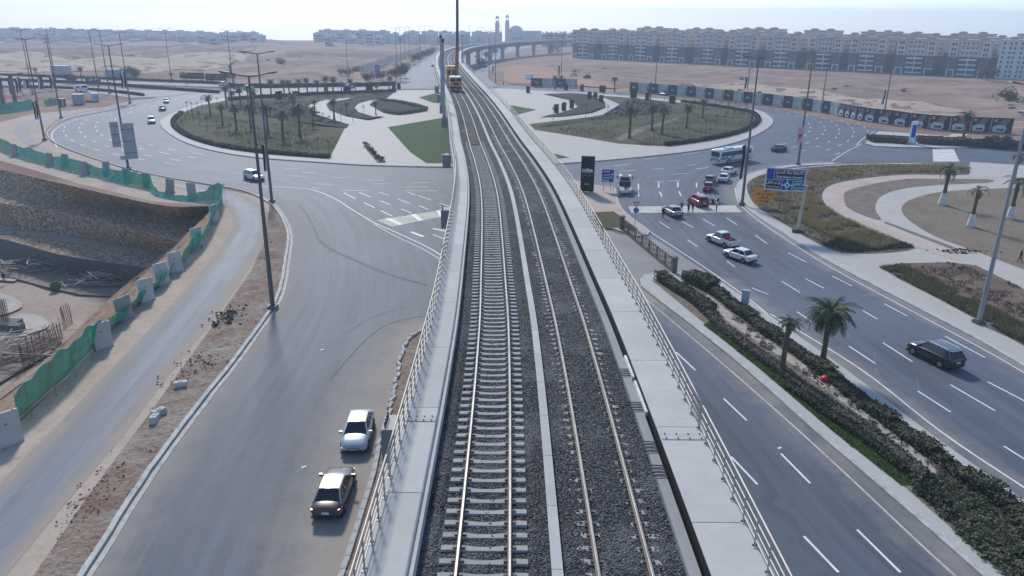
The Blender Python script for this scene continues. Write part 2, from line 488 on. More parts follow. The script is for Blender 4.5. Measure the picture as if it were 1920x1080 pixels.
def big_sheet():
    global _pts
    poly = [Vector((math.sin(a) * 1460, math.cos(a) * 1460)) for a in np.linspace(0, 2 * math.pi, 64, endpoint=False)]
    ok = ~inside(_pts, PITW) & (np.hypot(_pts[:, 0], _pts[:, 1]) < 1440)
    P = _pts[ok]
    V = [Vector((p[0], p[1])) for p in PITW]; n = len(V); E = [(i, (i + 1) % n) for i in range(n)]
    b = len(V); V += poly; E += [(b + i, b + (i + 1) % 64) for i in range(64)]
    V += [Vector(p) for p in P]
    r = delaunay_2d_cdt(V, E, [], 0, 1e-4)
    vo = np.array([(v.x, v.y) for v in r[0]]); fo = np.array([f for f in r[2] if len(f) == 3])
    fo = fo[~inside(vo[fo].mean(1), PITW)]
    a, b2, c2 = vo[fo[:, 0]], vo[fo[:, 1]], vo[fo[:, 2]]
    cr = (b2[:, 0] - a[:, 0]) * (c2[:, 1] - a[:, 1]) - (b2[:, 1] - a[:, 1]) * (c2[:, 0] - a[:, 0])
    fo[cr < 0] = fo[cr < 0][:, ::-1]
    V3 = np.concatenate([vo, terrain(vo)[:, None]], 1)
    o = mesh_np("desert_ground", V3, fo, M_desert, smooth=True)
    o["kind"] = 'structure'
big_sheet()

# ------------------------------------------------------------------ roads
SAND_PATCH = [Vector((p.x, p.y, 0)) for p in GL([(640, 1100), (640, 1000), (665, 900), (690, 800), (715, 740), (745, 680), (790, 620)])]
def road_dust(P):
    d = np.clip(1 - dist_line(P, W_KL[:18]) / 3.6, 0, 1) * .9
    d = np.maximum(d, np.clip(1 - dist_line(P, W_KL[17:]) / 2.2, 0, 1) * .7)
    d = np.maximum(d, np.clip(1 - dist_line(P, SAND_PATCH) / 6.2, 0, 1) * 1.15)
    d = np.maximum(d, np.clip(1 - dist_line(P, W_KR) / 3.2, 0, 1) * .75)
    d = np.maximum(d, np.clip(1 - dist_line(P, GL(MED_R)) / 3.4, 0, 1) * .8)
    d = np.maximum(d, np.clip(1 - dist_line(P, GL(MED_L)) / 3.3, 0, 1) * .75)
    d = np.maximum(d, np.clip(1 - dist_line(P, W_ISL) / 2.2, 0, 1) * .3)
    return d
def set_attr(o, name, fn):
    n = len(o.data.vertices); co = np.zeros(n * 3, np.float32); o.data.vertices.foreach_get("co", co)
    at = o.data.attributes.new(name, 'FLOAT', 'POINT'); at.data.foreach_set("value", fn(co.reshape(-1, 3)[:, :2].astype(float)).astype(np.float32))
ROAD = GL(KERB_L) + GL(FAR_EDGE) + GL(EXIT_LOW) + GL(KERB_R) + [Vector((70, -30, 0)), Vector((-30, -30, 0))]
o = sheet("main_road", ROAD, M_asphalt, .02, step=2.4, attr=road_dust)
set_attr(o, "u", lambda P: np.minimum(dist_line(P, W_KL), dist_line(P, W_KR) + 7.3))

SERV_L = [(-60, 975), (0, 905), (90, 815), (180, 722), (280, 618), (360, 528), (410, 468), (437, 425), (432, 394), (402, 371), (330, 353), (250, 336), (170, 316), (90, 291), (40, 266), (24, 248), (36, 233), (70, 222), (110, 215), (200, 205), (246, 195)]
SERV_R = [(254, 198), (150, 213), (100, 223), (62, 236), (53, 250), (65, 266), (110, 288), (180, 310), (260, 326), (340, 340), (420, 355), (470, 371), (497, 390), (503, 420), (490, 468), (450, 530), (395, 605), (320, 700), (225, 825), (110, 960), (20, 1070), (-60, 1160)]
W_SL = GL(SERV_L); W_SR = GL(SERV_R)
o = sheet("service_road", W_SL + W_SR, M_service, .024, step=2.0,
          attr=lambda P: np.clip(np.maximum(1 - dist_line(P, W_SL) / 1.5, 1 - dist_line(P, W_SR) / 1.9), 0, 1) * 1.0)
set_attr(o, "u", lambda P: dist_line(P, W_SL))

M_palesand = ground_mix("pale_dusty_sand", (.50, .42, .345), (.44, .365, .295), (.36, .28, .22), .18, 1.4, bump=.5, bd=.06)
_in = [v for v in PITW[:-2]][1:-1]
sheet("sandy_shoulder", [Vector((p.x, p.y, 0)) for p in GL([(-150, 1110), (-60, 902), (0, 828), (90, 742), (182, 645), (250, 586), (330, 508), (378, 452), (408, 400), (409, 382), (370, 384), (290, 378), (150, 345), (40, 312), (-40, 290), (-60, 270), (-20, 235), (60, 214), (130, 207), (246, 196), (258, 201), (150, 216), (112, 226), (90, 238), (84, 252), (97, 268), (130, 284), (240, 319), (380, 347), (475, 367), (505, 383), (503, 405), (495, 455), (470, 510), (400, 610), (335, 700), (285, 770), (240, 830), (165, 930), (105, 1020), (55, 1090), (-40, 1230), (-200, 1230)])], M_palesand, .012, step=2.5)

def road_sheet(name, pts, z=.016, mat=None, world=False):
    w = pts if world else GL(pts)
    o = sheet(name, w, mat or M_asphalt, z, step=12, attr=lambda P: np.clip(1 - dist_line(P, list(w) + [w[0]]) / 3, 0, 1) * .5)
    set_attr(o, "u", lambda P: dist_line(P, list(w) + [w[0]]))
    return o
road_sheet("avenue_road", [(735, 168), (770, 130), (800, 108), (818, 97), (836, 97), (850, 120), (860, 168)], .2)
road_sheet("boulevard_road", [(880, 172), (868, 130), (866, 112), (880, 103), (905, 92), (960, 82), (1045, 76), (1060, 79), (1000, 88), (950, 101), (930, 118), (918, 135), (918, 150), (935, 163)], .22)
road_sheet("approach_road", [(310, 182), (250, 184), (150, 172), (0, 160), (-150, 150), (-150, 144), (0, 150), (140, 160), (260, 169), (420, 168)], .10)
road_sheet("far_approach_road", [(-150, 139), (0, 142.5), (150, 150), (300, 156), (420, 160), (520, 160), (640, 158.5), (640, 162), (520, 165), (400, 164), (250, 158.5), (120, 153), (0, 146.5), (-150, 142)], .2)
road_sheet("left_lane", [(205, 205), (140, 213), (200, 200), (255, 187), (330, 183), (300, 190)], .027)
road_sheet("turning_lane", [(1090, 415), (1150, 436), (1166, 441), (1216, 441), (1270, 475), (1326, 511), (1285, 513), (1240, 512), (1208, 517), (1198, 528), (1204, 542), (1235, 568), (1180, 568), (1130, 500)], .03, M_turn)

# kerbs
def kerb(name, line, w=.3, h=.15, side=1, jitter=.0, step=None):
    ln = resample(smooth_line(line, 4), step or 2.0)
    return strip(name, ln, M_kerb, 0 if side > 0 else -w, w if side > 0 else 0, 0.0, h, jitter=jitter)
kerb("kerb_by_verge", W_KL, .32, .2, -1, .03, 1.0)
strip("gutter_by_verge", resample(smooth_line(W_KL[:18], 4), 1.2), M_kerb, .12, .42, 0, .06, jitter=.03)
strip("kerb_apron", resample(smooth_line(W_KR, 4), 2.0), M_rim, -1.5, -.29, 0, .146)
kerb("kerb_by_park", W_KR, .3, .17, -1)
kerb("kerb_of_median", GL([(1345, 530), (1322, 517), (1285, 513), (1240, 512), (1210, 516), (1200, 527)] + MED_L), .3, .17, -1)
ic = W_ISL + [W_ISL[0]]
strip("kerb_of_roundabout", ic, M_kerb, -.35, 0.0, 0, .24)

# verge of rough soil between the two left roads
VERGE = GL([(503, 405), (513, 395), (526, 412), (538, 440), (536, 470), (526, 535), (508, 578), (476, 624), (436, 678), (396, 728), (346, 793), (296, 860), (246, 935), (196, 1015), (150, 1090), (60, 1230), (-40, 1230),
            (55, 1090), (105, 1020), (165, 930), (240, 830), (285, 770), (335, 700), (400, 610), (470, 510), (495, 455)])
def verge_z(P):
    d = dist_line(P, VERGE + [VERGE[0]])
    return np.array([(.10 + .30 * max(0, mnoise.fractal((x * .6, y * .6, 1), 1, 2, 4) + .25)) * min(1, dd / 1.5) for (x, y), dd in zip(P, d)])
sheet("dirt_verge", VERGE, M_soil, .03, step=.5, zf=verge_z)

# ------------------------------------------------------------------ roundabout island
def shrink(poly, d):
    n = len(poly); out = []
    for i, p in enumerate(poly):
        t = (Vector(poly[(i + 1) % n]) - Vector(poly[(i - 1) % n])); t.z = 0; t.normalize()
        out.append(Vector((p.x + t.y * d, p.y - t.x * d, 0)))
    return out
sheet("island_paving", W_ISL, M_pave, .20, step=8)
def patch(name, px, mat, z, step=4, zf=None):
    w = [Vector((p.x, p.y, 0)) for p in GL(px)]
    return sheet(name, w, mat, z, step=step, zf=zf)
def patch_s(name, px, mat, z, step=4):
    w = [Vector((p.x, p.y, 0)) for p in smooth_line(GL(px), 4, True)]
    return sheet(name, w, mat, z, step=step)
def lump(amp, sc):
    return lambda P: np.array([amp * max(0, mnoise.fractal((x * sc, y * sc, 2), 1, 2, 3) + .3) for x, y in P])
patch("dry_lawn", [(618, 299), (560, 295), (480, 288), (410, 276), (360, 261), (331, 244), (326, 231), (340, 213), (375, 199), (420, 190), (500, 184), (600, 180), (720, 175),
                   (742, 173), (722, 183), (660, 184), (612, 188), (584, 196), (576, 203), (586, 213), (620, 224), (652, 235), (645, 245)], M_drylawn, .215)
patch("planting_bed", [(430, 198), (480, 192), (560, 190), (585, 194), (574, 204), (584, 214), (618, 226), (655, 235), (650, 242), (600, 238), (540, 226), (500, 220), (520, 208)], M_darkbed, .23, 3, lump(.6, .25))
patch("planting_bed", [(612, 198), (622, 192), (650, 188), (672, 182), (736, 176), (724, 186), (690, 190), (672, 195), (664, 203), (672, 213), (700, 222), (722, 221), (690, 227), (650, 220), (618, 208)], M_darkbed, .23, 3, lump(.6, .25))
patch("planting_bed", [(693, 198), (701, 191), (714, 188), (760, 196), (799, 206), (797, 210), (745, 216), (715, 211)], M_darkbed, .23, 3, lump(.5, .25))
patch("turf_lawn", [(727, 240), (790, 229), (850, 219), (858, 240), (862, 308), (800, 308), (770, 288)], M_green, .226)
patch("turf_lawn", [(785, 184), (830, 172), (848, 176), (850, 196), (812, 194)], M_green, .226)
patch("planting_strip", [(680, 274), (690, 274), (725, 307), (708, 307)], M_greysoil, .226)
patch("dry_lawn", [(992, 234), (1060, 226), (1120, 219), (1163, 208), (1160, 196), (1132, 184), (1090, 178), (1180, 184), (1280, 194), (1360, 204), (1404, 212), (1420, 222), (1421, 231), (1402, 245), (1370, 256),
                   (1310, 268), (1240, 276), (1160, 271), (1085, 258), (1003, 245)], M_drylawn, .215)
patch("planting_bed", [(1012, 222), (1050, 214), (1084, 203), (1072, 190), (1020, 178), (1070, 176), (1110, 180), (1134, 192), (1134, 203), (1110, 213), (1060, 220)], M_darkbed, .23, 3, lump(.6, .25))
patch("planting_bed", [(1150, 205), (1180, 188), (1230, 190), (1260, 202), (1220, 215), (1170, 220), (1110, 228), (1040, 238), (1010, 240), (1060, 230), (1130, 218)], M_darkbed, .23, 3, lump(.5, .25))
patch("turf_lawn", [(955, 198), (1006, 207), (975, 215), (960, 222)], M_green, .226)
patch("turf_lawn", [(1036, 289), (1068, 297), (1045, 300)], M_green, .226)
patch("bare_track", [(1150, 262), (1200, 240), (1270, 222), (1275, 226), (1215, 243), (1165, 266)], M_brownlawn, .222)

# ------------------------------------------------------------------ the park on the right
PARK = GL([(1402, 333), (1450, 320), (1560, 310), (1700, 307), (1920, 317), (2150, 338), (2300, 560), (2300, 895), (2050, 755), (1920, 681), (1835, 631), (1700, 560), (1552, 482), (1456, 422), (1420, 400), (1397, 380), (1390, 360)])
sheet("park_paving", PARK, M_pave, .15, step=6)
patch_s("park_verge", [(1404, 342), (1450, 324), (1560, 312), (1700, 309), (1814, 313), (1814, 329), (1700, 329), (1620, 336), (1560, 348), (1541, 367), (1553, 391), (1580, 408), (1640, 437), (1715, 468), (1600, 478), (1540, 462), (1470, 422), (1425, 393), (1405, 370)], M_olivesoil, .17, 2)
patch_s("pink_path", [(1810, 331), (1700, 330), (1622, 337), (1562, 350), (1544, 368), (1556, 391), (1582, 407), (1650, 437), (1740, 474), (1800, 492), (1790, 478), (1650, 425), (1595, 398), (1581, 372), (1592, 357), (1640, 345), (1720, 337), (1810, 337)], M_pinkpath, .165, 3)
patch_s("gravel_bed", [(1855, 338), (1760, 337), (1700, 337), (1640, 346), (1592, 358), (1582, 372), (1593, 394), (1650, 415), (1641, 395), (1648, 373), (1680, 358), (1740, 350), (1815, 346), (1855, 344)], M_gravel, .172, 2)
patch_s("park_lawn", [(2080, 370), (1930, 355), (1830, 357), (1760, 362), (1710, 375), (1691, 389), (1693, 403), (1712, 421), (1755, 446), (1830, 474), (1920, 508), (2080, 570)], M_brownlawn, .17, 4)
patch("path_joint", [(1655, 419), (1662, 418), (1790, 466), (1780, 468)], M_greysoil, .178, 3)
patch("lower_bed", [(1648, 503), (1690, 496), (1780, 494), (1830, 500), (1870, 520), (1920, 545), (2080, 610), (2300, 760), (2300, 880), (2080, 745), (1920, 652), (1838, 606), (1740, 553), (1690, 528)], M_bedsoil, .17, 2)
patch("park_verge", [(1892, 320), (1990, 330), (1990, 362), (1905, 345)], M_greysoil, .17, 3)
sheet("park_exit_paving", GL([(1818, 305), (1925, 312), (1925, 335), (1818, 335)]), M_pave, .18, step=5)

# hedged traffic island at the top right
TI = [(1622, 270), (1630, 258), (1648, 247), (1722, 252), (1920, 267), (2150, 284), (2150, 293), (1920, 277), (1760, 278), (1690, 277), (1640, 275)]
sheet("traffic_island", GL(TI), M_kerb, .16, step=6)

# median between the right carriageways
sheet("median_paving", W_MED, M_rim, .15, step=3)
def band(px_a, px_b): return GL(px_a) + GL(px_b)[::-1]
GR_A = [(1318, 612), (1345, 632), (1424, 695), (1560, 812), (1690, 915)]
GR_B = [(1330, 606), (1368, 632), (1452, 695), (1608, 812), (1742, 915)]
sheet("fresh_grass", band(GR_A, GR_B), M_brightgrass, .17, step=1)
sheet("planting_soil", band([(1222, 528), (1318, 607), (1455, 690), (1610, 812), (1690, 912), (1800, 1010), (1885, 1085), (2060, 1240)], [(1330, 533), (1415, 588), (1560, 694), (1720, 816), (1825, 892), (1915, 956), (2040, 1048), (2230, 1190)]), M_greysoil, .165, step=2)
sheet("pebble_strip", band([(1310, 560), (1372, 612), (1492, 692), (1642, 806), (1740, 896)], [(1328, 556), (1392, 608), (1512, 690), (1668, 806), (1762, 890)]), M_whitegravel, .18, step=2)

# paved corner and small lawn beside the viaduct
CORNER = [(1040, 330), (1120, 349), (1148, 352), (1153, 366), (1158, 383), (1172, 402), (1214, 434), (1216, 440), (1190, 444), (1166, 436), (1130, 425), (1080, 385)]
sheet("corner_paving", GL(CORNER), M_pinkpath, .15, step=4)
kerb("kerb_of_corner", GL([(1120, 349), (1148, 352), (1153, 366), (1158, 383), (1172, 402), (1214, 434), (1216, 440), (1190, 444)]), .3, .17, -1)
patch("corner_lawn", [(1112, 400), (1150, 398), (1196, 431), (1188, 437), (1164, 428), (1130, 432), (1118, 420)], M_drylawn, .17, 3)
# rough ground below the viaduct on the left
UNDER = GL([(640, 1100), (675, 985), (705, 900), (720, 830), (735, 770), (748, 690), (768, 645), (795, 618), (830, 640), (860, 760), (860, 1100)])
sheet("median_soil", UNDER, M_soil, .06, step=1.0, zf=lump(.15, .7))
kl = GL([(630, 1120), (650, 1055), (675, 975), (700, 892), (712, 830)]); kl2 = GL([(712, 828), (728, 790), (738, 742), (745, 690), (760, 650), (778, 630), (800, 617)])

# darker and paler earth on the open desert
M_darkearth = ground_mix("dark_desert_earth", (.17, .115, .10), (.23, .16, .13), (.12, .085, .075), .03, .2, bump=.4, bd=.3)
M_creamsand = ground_mix("cream_desert_sand", (.47, .375, .285), (.42, .325, .245), (.36, .27, .20), .03, .25, bump=.4, bd=.3)
M_redearth = ground_mix("reddish_desert_earth", (.42, .25, .17), (.38, .235, .165), (.30, .20, .15), .05, .3, bump=.4, bd=.3)
def earth(name, px, mat, dz):
    w = [Vector((p.x, p.y, 0)) for p in smooth_line(GL(px), 5, True)]
    sheet(name, w, mat, dz, step=7, zf=terrain)
earth("dark_earth", [(-40, 89), (120, 93), (250, 91), (400, 89), (470, 88), (470, 98), (300, 107), (225, 112), (160, 110), (90, 105), (-40, 101)], M_darkearth, .16)
earth("cream_sand", [(-40, 105), (80, 108), (170, 115), (240, 115), (330, 108), (470, 103), (440, 120), (330, 138), (150, 138), (-40, 130)], M_creamsand, .14)
earth("dark_earth", [(560, 104), (640, 101), (700, 102), (740, 106), (690, 112), (640, 110), (590, 113), (540, 110)], M_darkearth, .16)
earth("red_earth", [(952, 156), (945, 138), (960, 124), (1005, 126), (1060, 138), (1110, 152), (1160, 166), (1080, 163), (1000, 159)], M_redearth, .3)
earth("cream_sand", [(1300, 158), (1420, 163), (1560, 180), (1700, 196), (1820, 214), (1760, 222), (1600, 202), (1440, 180), (1320, 168)], M_creamsand, .14)
# ------------------------------------------------------------------ viaduct alignment
AX = smooth_line([Vector(p) for p in [(1.36, -40, 0), (1.36, 0, 0), (1.34, 20, 0), (1.24, 32, 0), (.98, 42, 0), (-.02, 67, 0), (-1.36, 84.3, 0), (-3.27, 103, 0), (-5.5, 127, 0), (-7.7, 148, 0),
                                       (-10, 168, 0), (-16.6, 222, 0), (-23.8, 284, 0), (-29.8, 350, 0), (-32.4, 400, 0), (-32.3, 450, 0), (-28, 505, 0), (-18, 560, 0), (-2, 618, 0), (33, 702, 0), (70, 770, 0)]], 8)
AX = resample(AX, .5)
_AY = np.array([p.y for p in AX]); 
def s_at(Y): return float(np.interp(Y, _AY, np.arange(len(AX)) * .5))
def rail_z(Y): return float(np.interp(Y, [-40, 14, 43, 85, 120, 4000], [12.6, 12.6, 12.0, 11.6, 11.4, 11.4]))
def frame(s):
    i = min(max(s / .5, 0), len(AX) - 1.001); k = int(i); f = i - k
    p = AX[k].lerp(AX[k + 1], f)
    t = (AX[min(k + 3, len(AX) - 1)] - AX[max(k - 2, 0)]).normalized()
    return p, t, Vector((t.y, -t.x, 0))
def V(s, off, dz=0.0):
    p, t, r = frame(s); q = p + r * off
    return Vector((q.x, q.y, rail_z(p.y) + dz))
def sweep(mb, prof, s0, s1, step, m=0, closed=True, caps=True):
    n = max(1, int(round((s1 - s0) / step))); rows = []
    for i in range(n + 1):
        s = s0 + (s1 - s0) * i / n
        p, t, r = frame(s); z = rail_z(p.y)
        rows.append([Vector((p.x + r.x * o, p.y + r.y * o, z + d)) for o, d in prof])
    mb.grid(rows, m, closed)
    if closed and caps:
        k = len(prof); mb.add(rows[0], [tuple(range(k))[::-1]], m); mb.add(rows[-1], [tuple(range(k))], m)
    return mb
def srange(a, b, near, far):
    """Sweep with a fine step near and a coarse one far away."""
    return near if b < s_at(160) else far
S0, SN, SF, SE = s_at(2), s_at(140), s_at(300), len(AX) * .5 - 3

def concrete(name, col, stain=.35):
    t = NT(name, .78, .25)
    v = t.pos()
    a = t.noise(v, .5, 5, .65); b = t.noise(v, 3.2, 5, .7); c2 = t.noise(t.pos((1, 1, .15)), 1.6, 4, .6)
    c = t.mix(t.ramp(a, .35, .7), col, tuple(x * .86 for x in col))
    c = t.mix(t.ramp(b, .55, .78, 0, stain), c, tuple(x * .62 for x in col))
    c = t.mix(t.ramp(c2, .58, .8, 0, stain * .8), c, tuple(x * .7 for x in col))
    oi = t.n.new('ShaderNodeObjectInfo'); c = t.mix(t.ramp(oi.outputs['Random'], 0, 1, 0, .38), c, tuple(x * .62 for x in col))
    st = t.noise(t.pos((.5, 2.5, 1)), 1.0, 5, .7); c = t.mix(t.ramp(st, .55, .75, 0, stain * .7), c, (col[0] * .72, col[1] * .66, col[2] * .56))
    t.col(c).bump(b, .15, .02)
    return t.mat
M_conc = concrete("walkway_concrete", (.53, .52, .49), .4)
M_conc_grey = concrete("grey_concrete", (.33, .335, .335), .5)
M_slot_shade = concrete("slot_shade", (.018, .018, .02), .3)  # near-black: the shade inside the cable slot put into the colour
M_girder = concrete("girder_concrete", (.36, .36, .35), .4)
M_sleeper = concrete("sleeper_concrete", (.41, .405, .39), .7)
def ballast_material(name, a, b, c3):
    t = NT(name, .9, .2)
    v = t.pos()
    vc = t.voro(v, 15.0, 'Color'); vd = t.voro(v, 15.0, 'Distance'); n = t.noise(v, .35, 4, .65)
    sp = t.n.new("ShaderNodeSeparateColor"); t.l.new(vc, sp.inputs[0])
    c = t.mix(t.ramp(sp.outputs[0], .1, .95), a, b)
    c = t.mix(t.ramp(sp.outputs[1], .82, 1.0, 0, .8), c, c3)
    c = t.mix(t.ramp(vd, .25, .6, 0, .85), c, tuple(x * .22 for x in a))
    c = t.mix(t.ramp(n, .5, .75, 0, .35), c, c3)
    t.col(c).bump(t.math('SUBTRACT', 1.0, vd), 1.0, .06)
    return t.mat
M_ballast = ballast_material("ballast_stone", (.072, .078, .088), (.215, .225, .24), (.32, .325, .33))
M_ballast_dusty = ballast_material("dusty_ballast_stone", (.12, .115, .105), (.24, .235, .22), (.30, .29, .27))
M_rail = plain("rail_steel", (.30, .285, .26), .38, .5, .8, var=.25, scale=.8)
M_railside = plain("rusty_rail_side", (.16, .13, .105), .7, .3, .2, var=.3)
M_galv = plain("railing_galvanised_steel", (.50, .455, .39), .5, .45, .25, var=.12)
M_bolt = plain("dark_bolt_steel", (.05, .05, .055), .5, .4, .6)
M_mast = plain("mast_steel", (.30, .33, .37), .55, .4, .3, var=.2)

via = thing("railway_viaduct", "long pale concrete railway viaduct curving away across the roundabout", "viaduct")
g = MB()
for a, b, st in ((S0, SN, 3), (SN, SE, 6)):
    sweep(g, [(-5.45, -.05), (-5.45, -.75), (-3.0, -1.2), (-2.3, -3.1), (2.3, -3.1), (3.1, -1.2), (5.85, -.75), (5.85, -.05), (4.0, -.55), (-3.9, -.55)], a, b, st)
g.build("girder", M_girder, via)
# inner walls, trough and slot
w = MB()
for a, b, st in ((S0, SN, 2), (SN, SE, 5)):
    sweep(w, [(-3.95, -.5), (-3.95, .34), (-4.1, .34), (-4.1, -.5)], a, b, st)
w.build("left_ballast_wall", M_conc, via)
w = MB()
for a, b, st in ((S0, SN, 2), (SN, SE, 5)):
    sweep(w, [(3.62, -.5), (3.62, .10), (3.97, .10), (3.97, -.5)], a, b, st)
w.build("right_ballast_wall", M_conc_grey, via)
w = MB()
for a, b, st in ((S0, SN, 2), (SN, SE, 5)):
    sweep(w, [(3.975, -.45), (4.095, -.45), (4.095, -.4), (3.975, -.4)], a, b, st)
w.build("cable_slot", M_slot_shade, via)
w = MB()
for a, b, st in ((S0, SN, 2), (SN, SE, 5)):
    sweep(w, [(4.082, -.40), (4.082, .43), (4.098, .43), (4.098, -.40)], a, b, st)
w.build("slot_shade_strip", M_slot_shade, via)  # thin dark strip added over the sunlit slot face to paint it in shade
# walkway slabs, each its own
def slab(s0, s1, o0, o1):
    mb = MB(); gp = .018
    sweep(mb, [(o0, -.12), (o0, .46), (o0 + .04, .50), (o1 - .04, .50), (o1, .46), (o1, -.12)], s0 + gp, s1 - gp, 3)
    mb.build("walkway_slab", M_conc, via)
sl = S0; k = 0
while sl < s_at(230):
    L = 6.0 + .25 * ((k * 7) % 3 - 1); slab(sl, sl + L, -5.45, -4.10); slab(sl - 1.4, sl + L - 1.4, 4.10, 5.85); sl += L; k += 1
mb = MB(); sweep(mb, [(-5.45, -.12), (-5.45, .5), (-4.10, .5), (-4.10, -.12)], sl, SE, 5); mb.build("walkway", M_conc, via)
mb = MB(); sweep(mb, [(4.10, -.12), (4.10, .5), (5.85, .5), (5.85, -.12)], sl - 1.4, SE, 5); mb.build("walkway", M_conc, via)
# joint cover plates with bolts
for Y, o0, o1 in ((24.6, -5.3, -4.13), (23.4, 4.13, 5.7)):
    s = s_at(Y); mb = MB()
    sweep(mb, [(o0, .503), (o0, .525), (o1, .525), (o1, .503)], s, s + .42, .42)
    for i in range(4):
        o_ = o0 + .15 + i * (o1 - o0 - .3) / 3
        for ds in (.06, .36): mb.lathe([(.025, 0), (.025, .05)], V(s + ds, o_, .52), 6, 1)
    mb.build("joint_plate", [M_conc, M_bolt], via)
# cable brackets in the right slot
for Y0 in (29.5, 26.3, 23.2, 21.6):
    for i in range(4):
        mb = MB(); s = s_at(Y0) + i * .22
        mb.bar(V(s, 3.45, .16), V(s, 4.0, .14), .035, .03); mb.build("cable_bracket", M_bolt, via)
mb = MB()
for a, b in ((31.5, 29.2), (28.8, 26.0)):
    sweep(mb, [(3.98, -.1), (3.98, .24), (4.085, .24), (4.085, -.1)], s_at(b), s_at(a), .8)
mb.build("cable_tray", plain("white_cable_tray", (.75, .76, .77), .5), via)
# piers
for i, Y in enumerate([-8, 27, 66, 98, 137, 158, 182, 206, 230, 254, 278, 302, 330, 360, 392, 426, 460, 494, 528, 562, 596, 630, 664, 698]):
    s = s_at(Y); p, t, r = frame(s); zr_ = rail_z(Y); rz = math.atan2(t.y, t.x)
    mb = MB()
    zc = zr_ - 3.12
    mb.box((p.x, p.y, (zc - 1.4) / 2 - .2), (1.6, 2.6, zc - 1.4 + .4), rz)
    mb.box((p.x, p.y, zc - .85), (1.7, 3.0, 1.1), rz)
    mb.box((p.x, p.y, zc - .15), (1.8, 6.4, .3), rz)
    mb.build("pier", M_girder, via)
# bracket plinths for the catenary masts, standing out from the left edge
PLINTH = [27.0, 66.5, 97.5, 137.0, 158.5, 182, 206]
for Y in PLINTH:
    s = s_at(Y); p, t, r = frame(s); rz = math.atan2(t.y, t.x)
    c = V(s, -6.0, -.75)
    mb = MB()
    mb.box((c.x, c.y, c.z - 1.0), (1.25, 1.05, 1.6), rz); mb.box((c.x, c.y, c.z - .19), (1.3, 1.1, .08), rz)
    q = mb.build("mast_plinth", M_conc_grey, via)
    cap = MB(); cap.box((c.x, c.y, c.z - .13), (1.2, 1.0, .05), rz); cap.build("plinth_top", M_conc, q)
    for i in range(4):
        for j in (-1, 1):
            o = Vector((c.x, c.y, 0)) + t * (-.42 + i * .28) + r * (j * .38)
            b = MB(); b.lathe([(.035, 0), (.035, .28)], (o.x, o.y, c.z - .12), 6); b.build("anchor_bolt", M_bolt, q)

# ------------------------------------------------------------------ ballast
def ballast_sheet(name, o0, o1, prof, s0, s1, ds, do, rough, mat):
    ns = max(2, int((s1 - s0) / ds)); no = max(2, int((o1 - o0) / do))
    rows = []
    R = RNG.normal(0, rough, (ns + 1, no + 1))
    for i in range(ns + 1):
        s = s0 + (s1 - s0) * i / ns; p, t, r = frame(s); z = rail_z(p.y)
        for j in range(no + 1):
            o = o0 + (o1 - o0) * j / no
            rows.append((p.x + r.x * o, p.y + r.y * o, z + prof(o) + R[i, j] + .025 * mnoise.noise((s * .9, o * 1.4, 4))))
    Vv = np.array(rows); a = np.arange((ns) * (no + 1)).reshape(ns, no + 1)[:, :-1].ravel()
    F = np.stack([a, a + 1, a + no + 2, a + no + 1], 1)[:, ::-1]
    o = mesh_np(name, Vv, F, mat); o["kind"] = 'stuff'
    tag(o, "dark grey crushed stone ballast under and between the rails", "ballast")
    return o
def prof_l(o):
    return -.245 + (.10 if o < -3.5 else 0) + (.05 * math.cos((o + .5) * 3) if o > -.7 else 0)
def prof_r(o):
    d = min(abs(o - 1.92 - .75), abs(o - 1.92 + .75))
    return -.150 - .075 * math.exp(-(d / .22) ** 2) + (.05 if o > 3.2 else 0)
segs = [(S0, s_at(33), .055, .055, .020), (s_at(33), s_at(62), .12, .12, .022), (s_at(62), s_at(150), .4, .3, .02), (s_at(150), SE, 5, 1.2, 0)]
for a, b, ds, do, rg in segs:
    ballast_sheet("ballast", -3.96, -.13, prof_l, a, b, ds, do, rg, M_ballast)
    ballast_sheet("ballast", .13, 3.63, prof_r, a, b, ds, do, rg, M_ballast)
o = ballast_sheet("ballast", -3.1, -1.05, lambda o: -.135, s_at(101), s_at(182), 1.0, .4, .006, M_ballast_dusty)
tag(o, "pale dusty infill levelled between the rails ahead of the railcar", "ballast")

tr = MB()
for a, b, st in ((S0, SN, 1.5), (SN, SE, 5)):
    sweep(tr, [(-.14, -.5), (-.14, .03), (.14, .03), (.14, -.5)], a, b, st)
cov = thing("cable_trough", "narrow pale concrete cable trough running between the two tracks", "cable trough")
tr.build("trough", M_conc, cov)
s = S0
k = 0
while s < s_at(120):
    mb = MB(); L = 3.0
    sweep(mb, [(-.16, .032), (-.16, .06), (.16, .06), (.16, .032)], s + .012, s + L - .012, 1.5)
    mb.build("trough_lid", M_conc, cov); s += L; k += 1

# ------------------------------------------------------------------ tracks
def sleeper_mesh(buried):
    mb = MB(); ys = [-1.28, -1.05, -.75, -.45, -.2, .2, .45, .75, 1.05, 1.28]
    hz = [-.005, .0, .0, -.035, -.05, -.05, -.035, .0, .0, -.005]; rows = []
    for y, h in zip(ys, hz):
        wd = .13 if abs(y) > .3 else .11
        rows.append([Vector((-wd - .02, y, -.22)), Vector((-wd, y, h - .03)), Vector((-wd + .025, y, h)), Vector((wd - .025, y, h)), Vector((wd, y, h - .03)), Vector((wd + .02, y, -.22))])
    mb.grid(rows, 0, True)
    k = 6; mb.add(rows[0], [tuple(range(k))], 0); mb.add(rows[-1], [tuple(range(k))[::-1]], 0)
    for c in (-.7525, .7525):
        for sgn in (-1, 1): mb.box((0, c + sgn * .13, .012), (.11, .10, .05), m=1)
    me = mb.build("sleeper", [M_sleeper, M_bolt]); d = me.data; bpy.data.objects.remove(me); return d
SLM = sleeper_mesh(False)
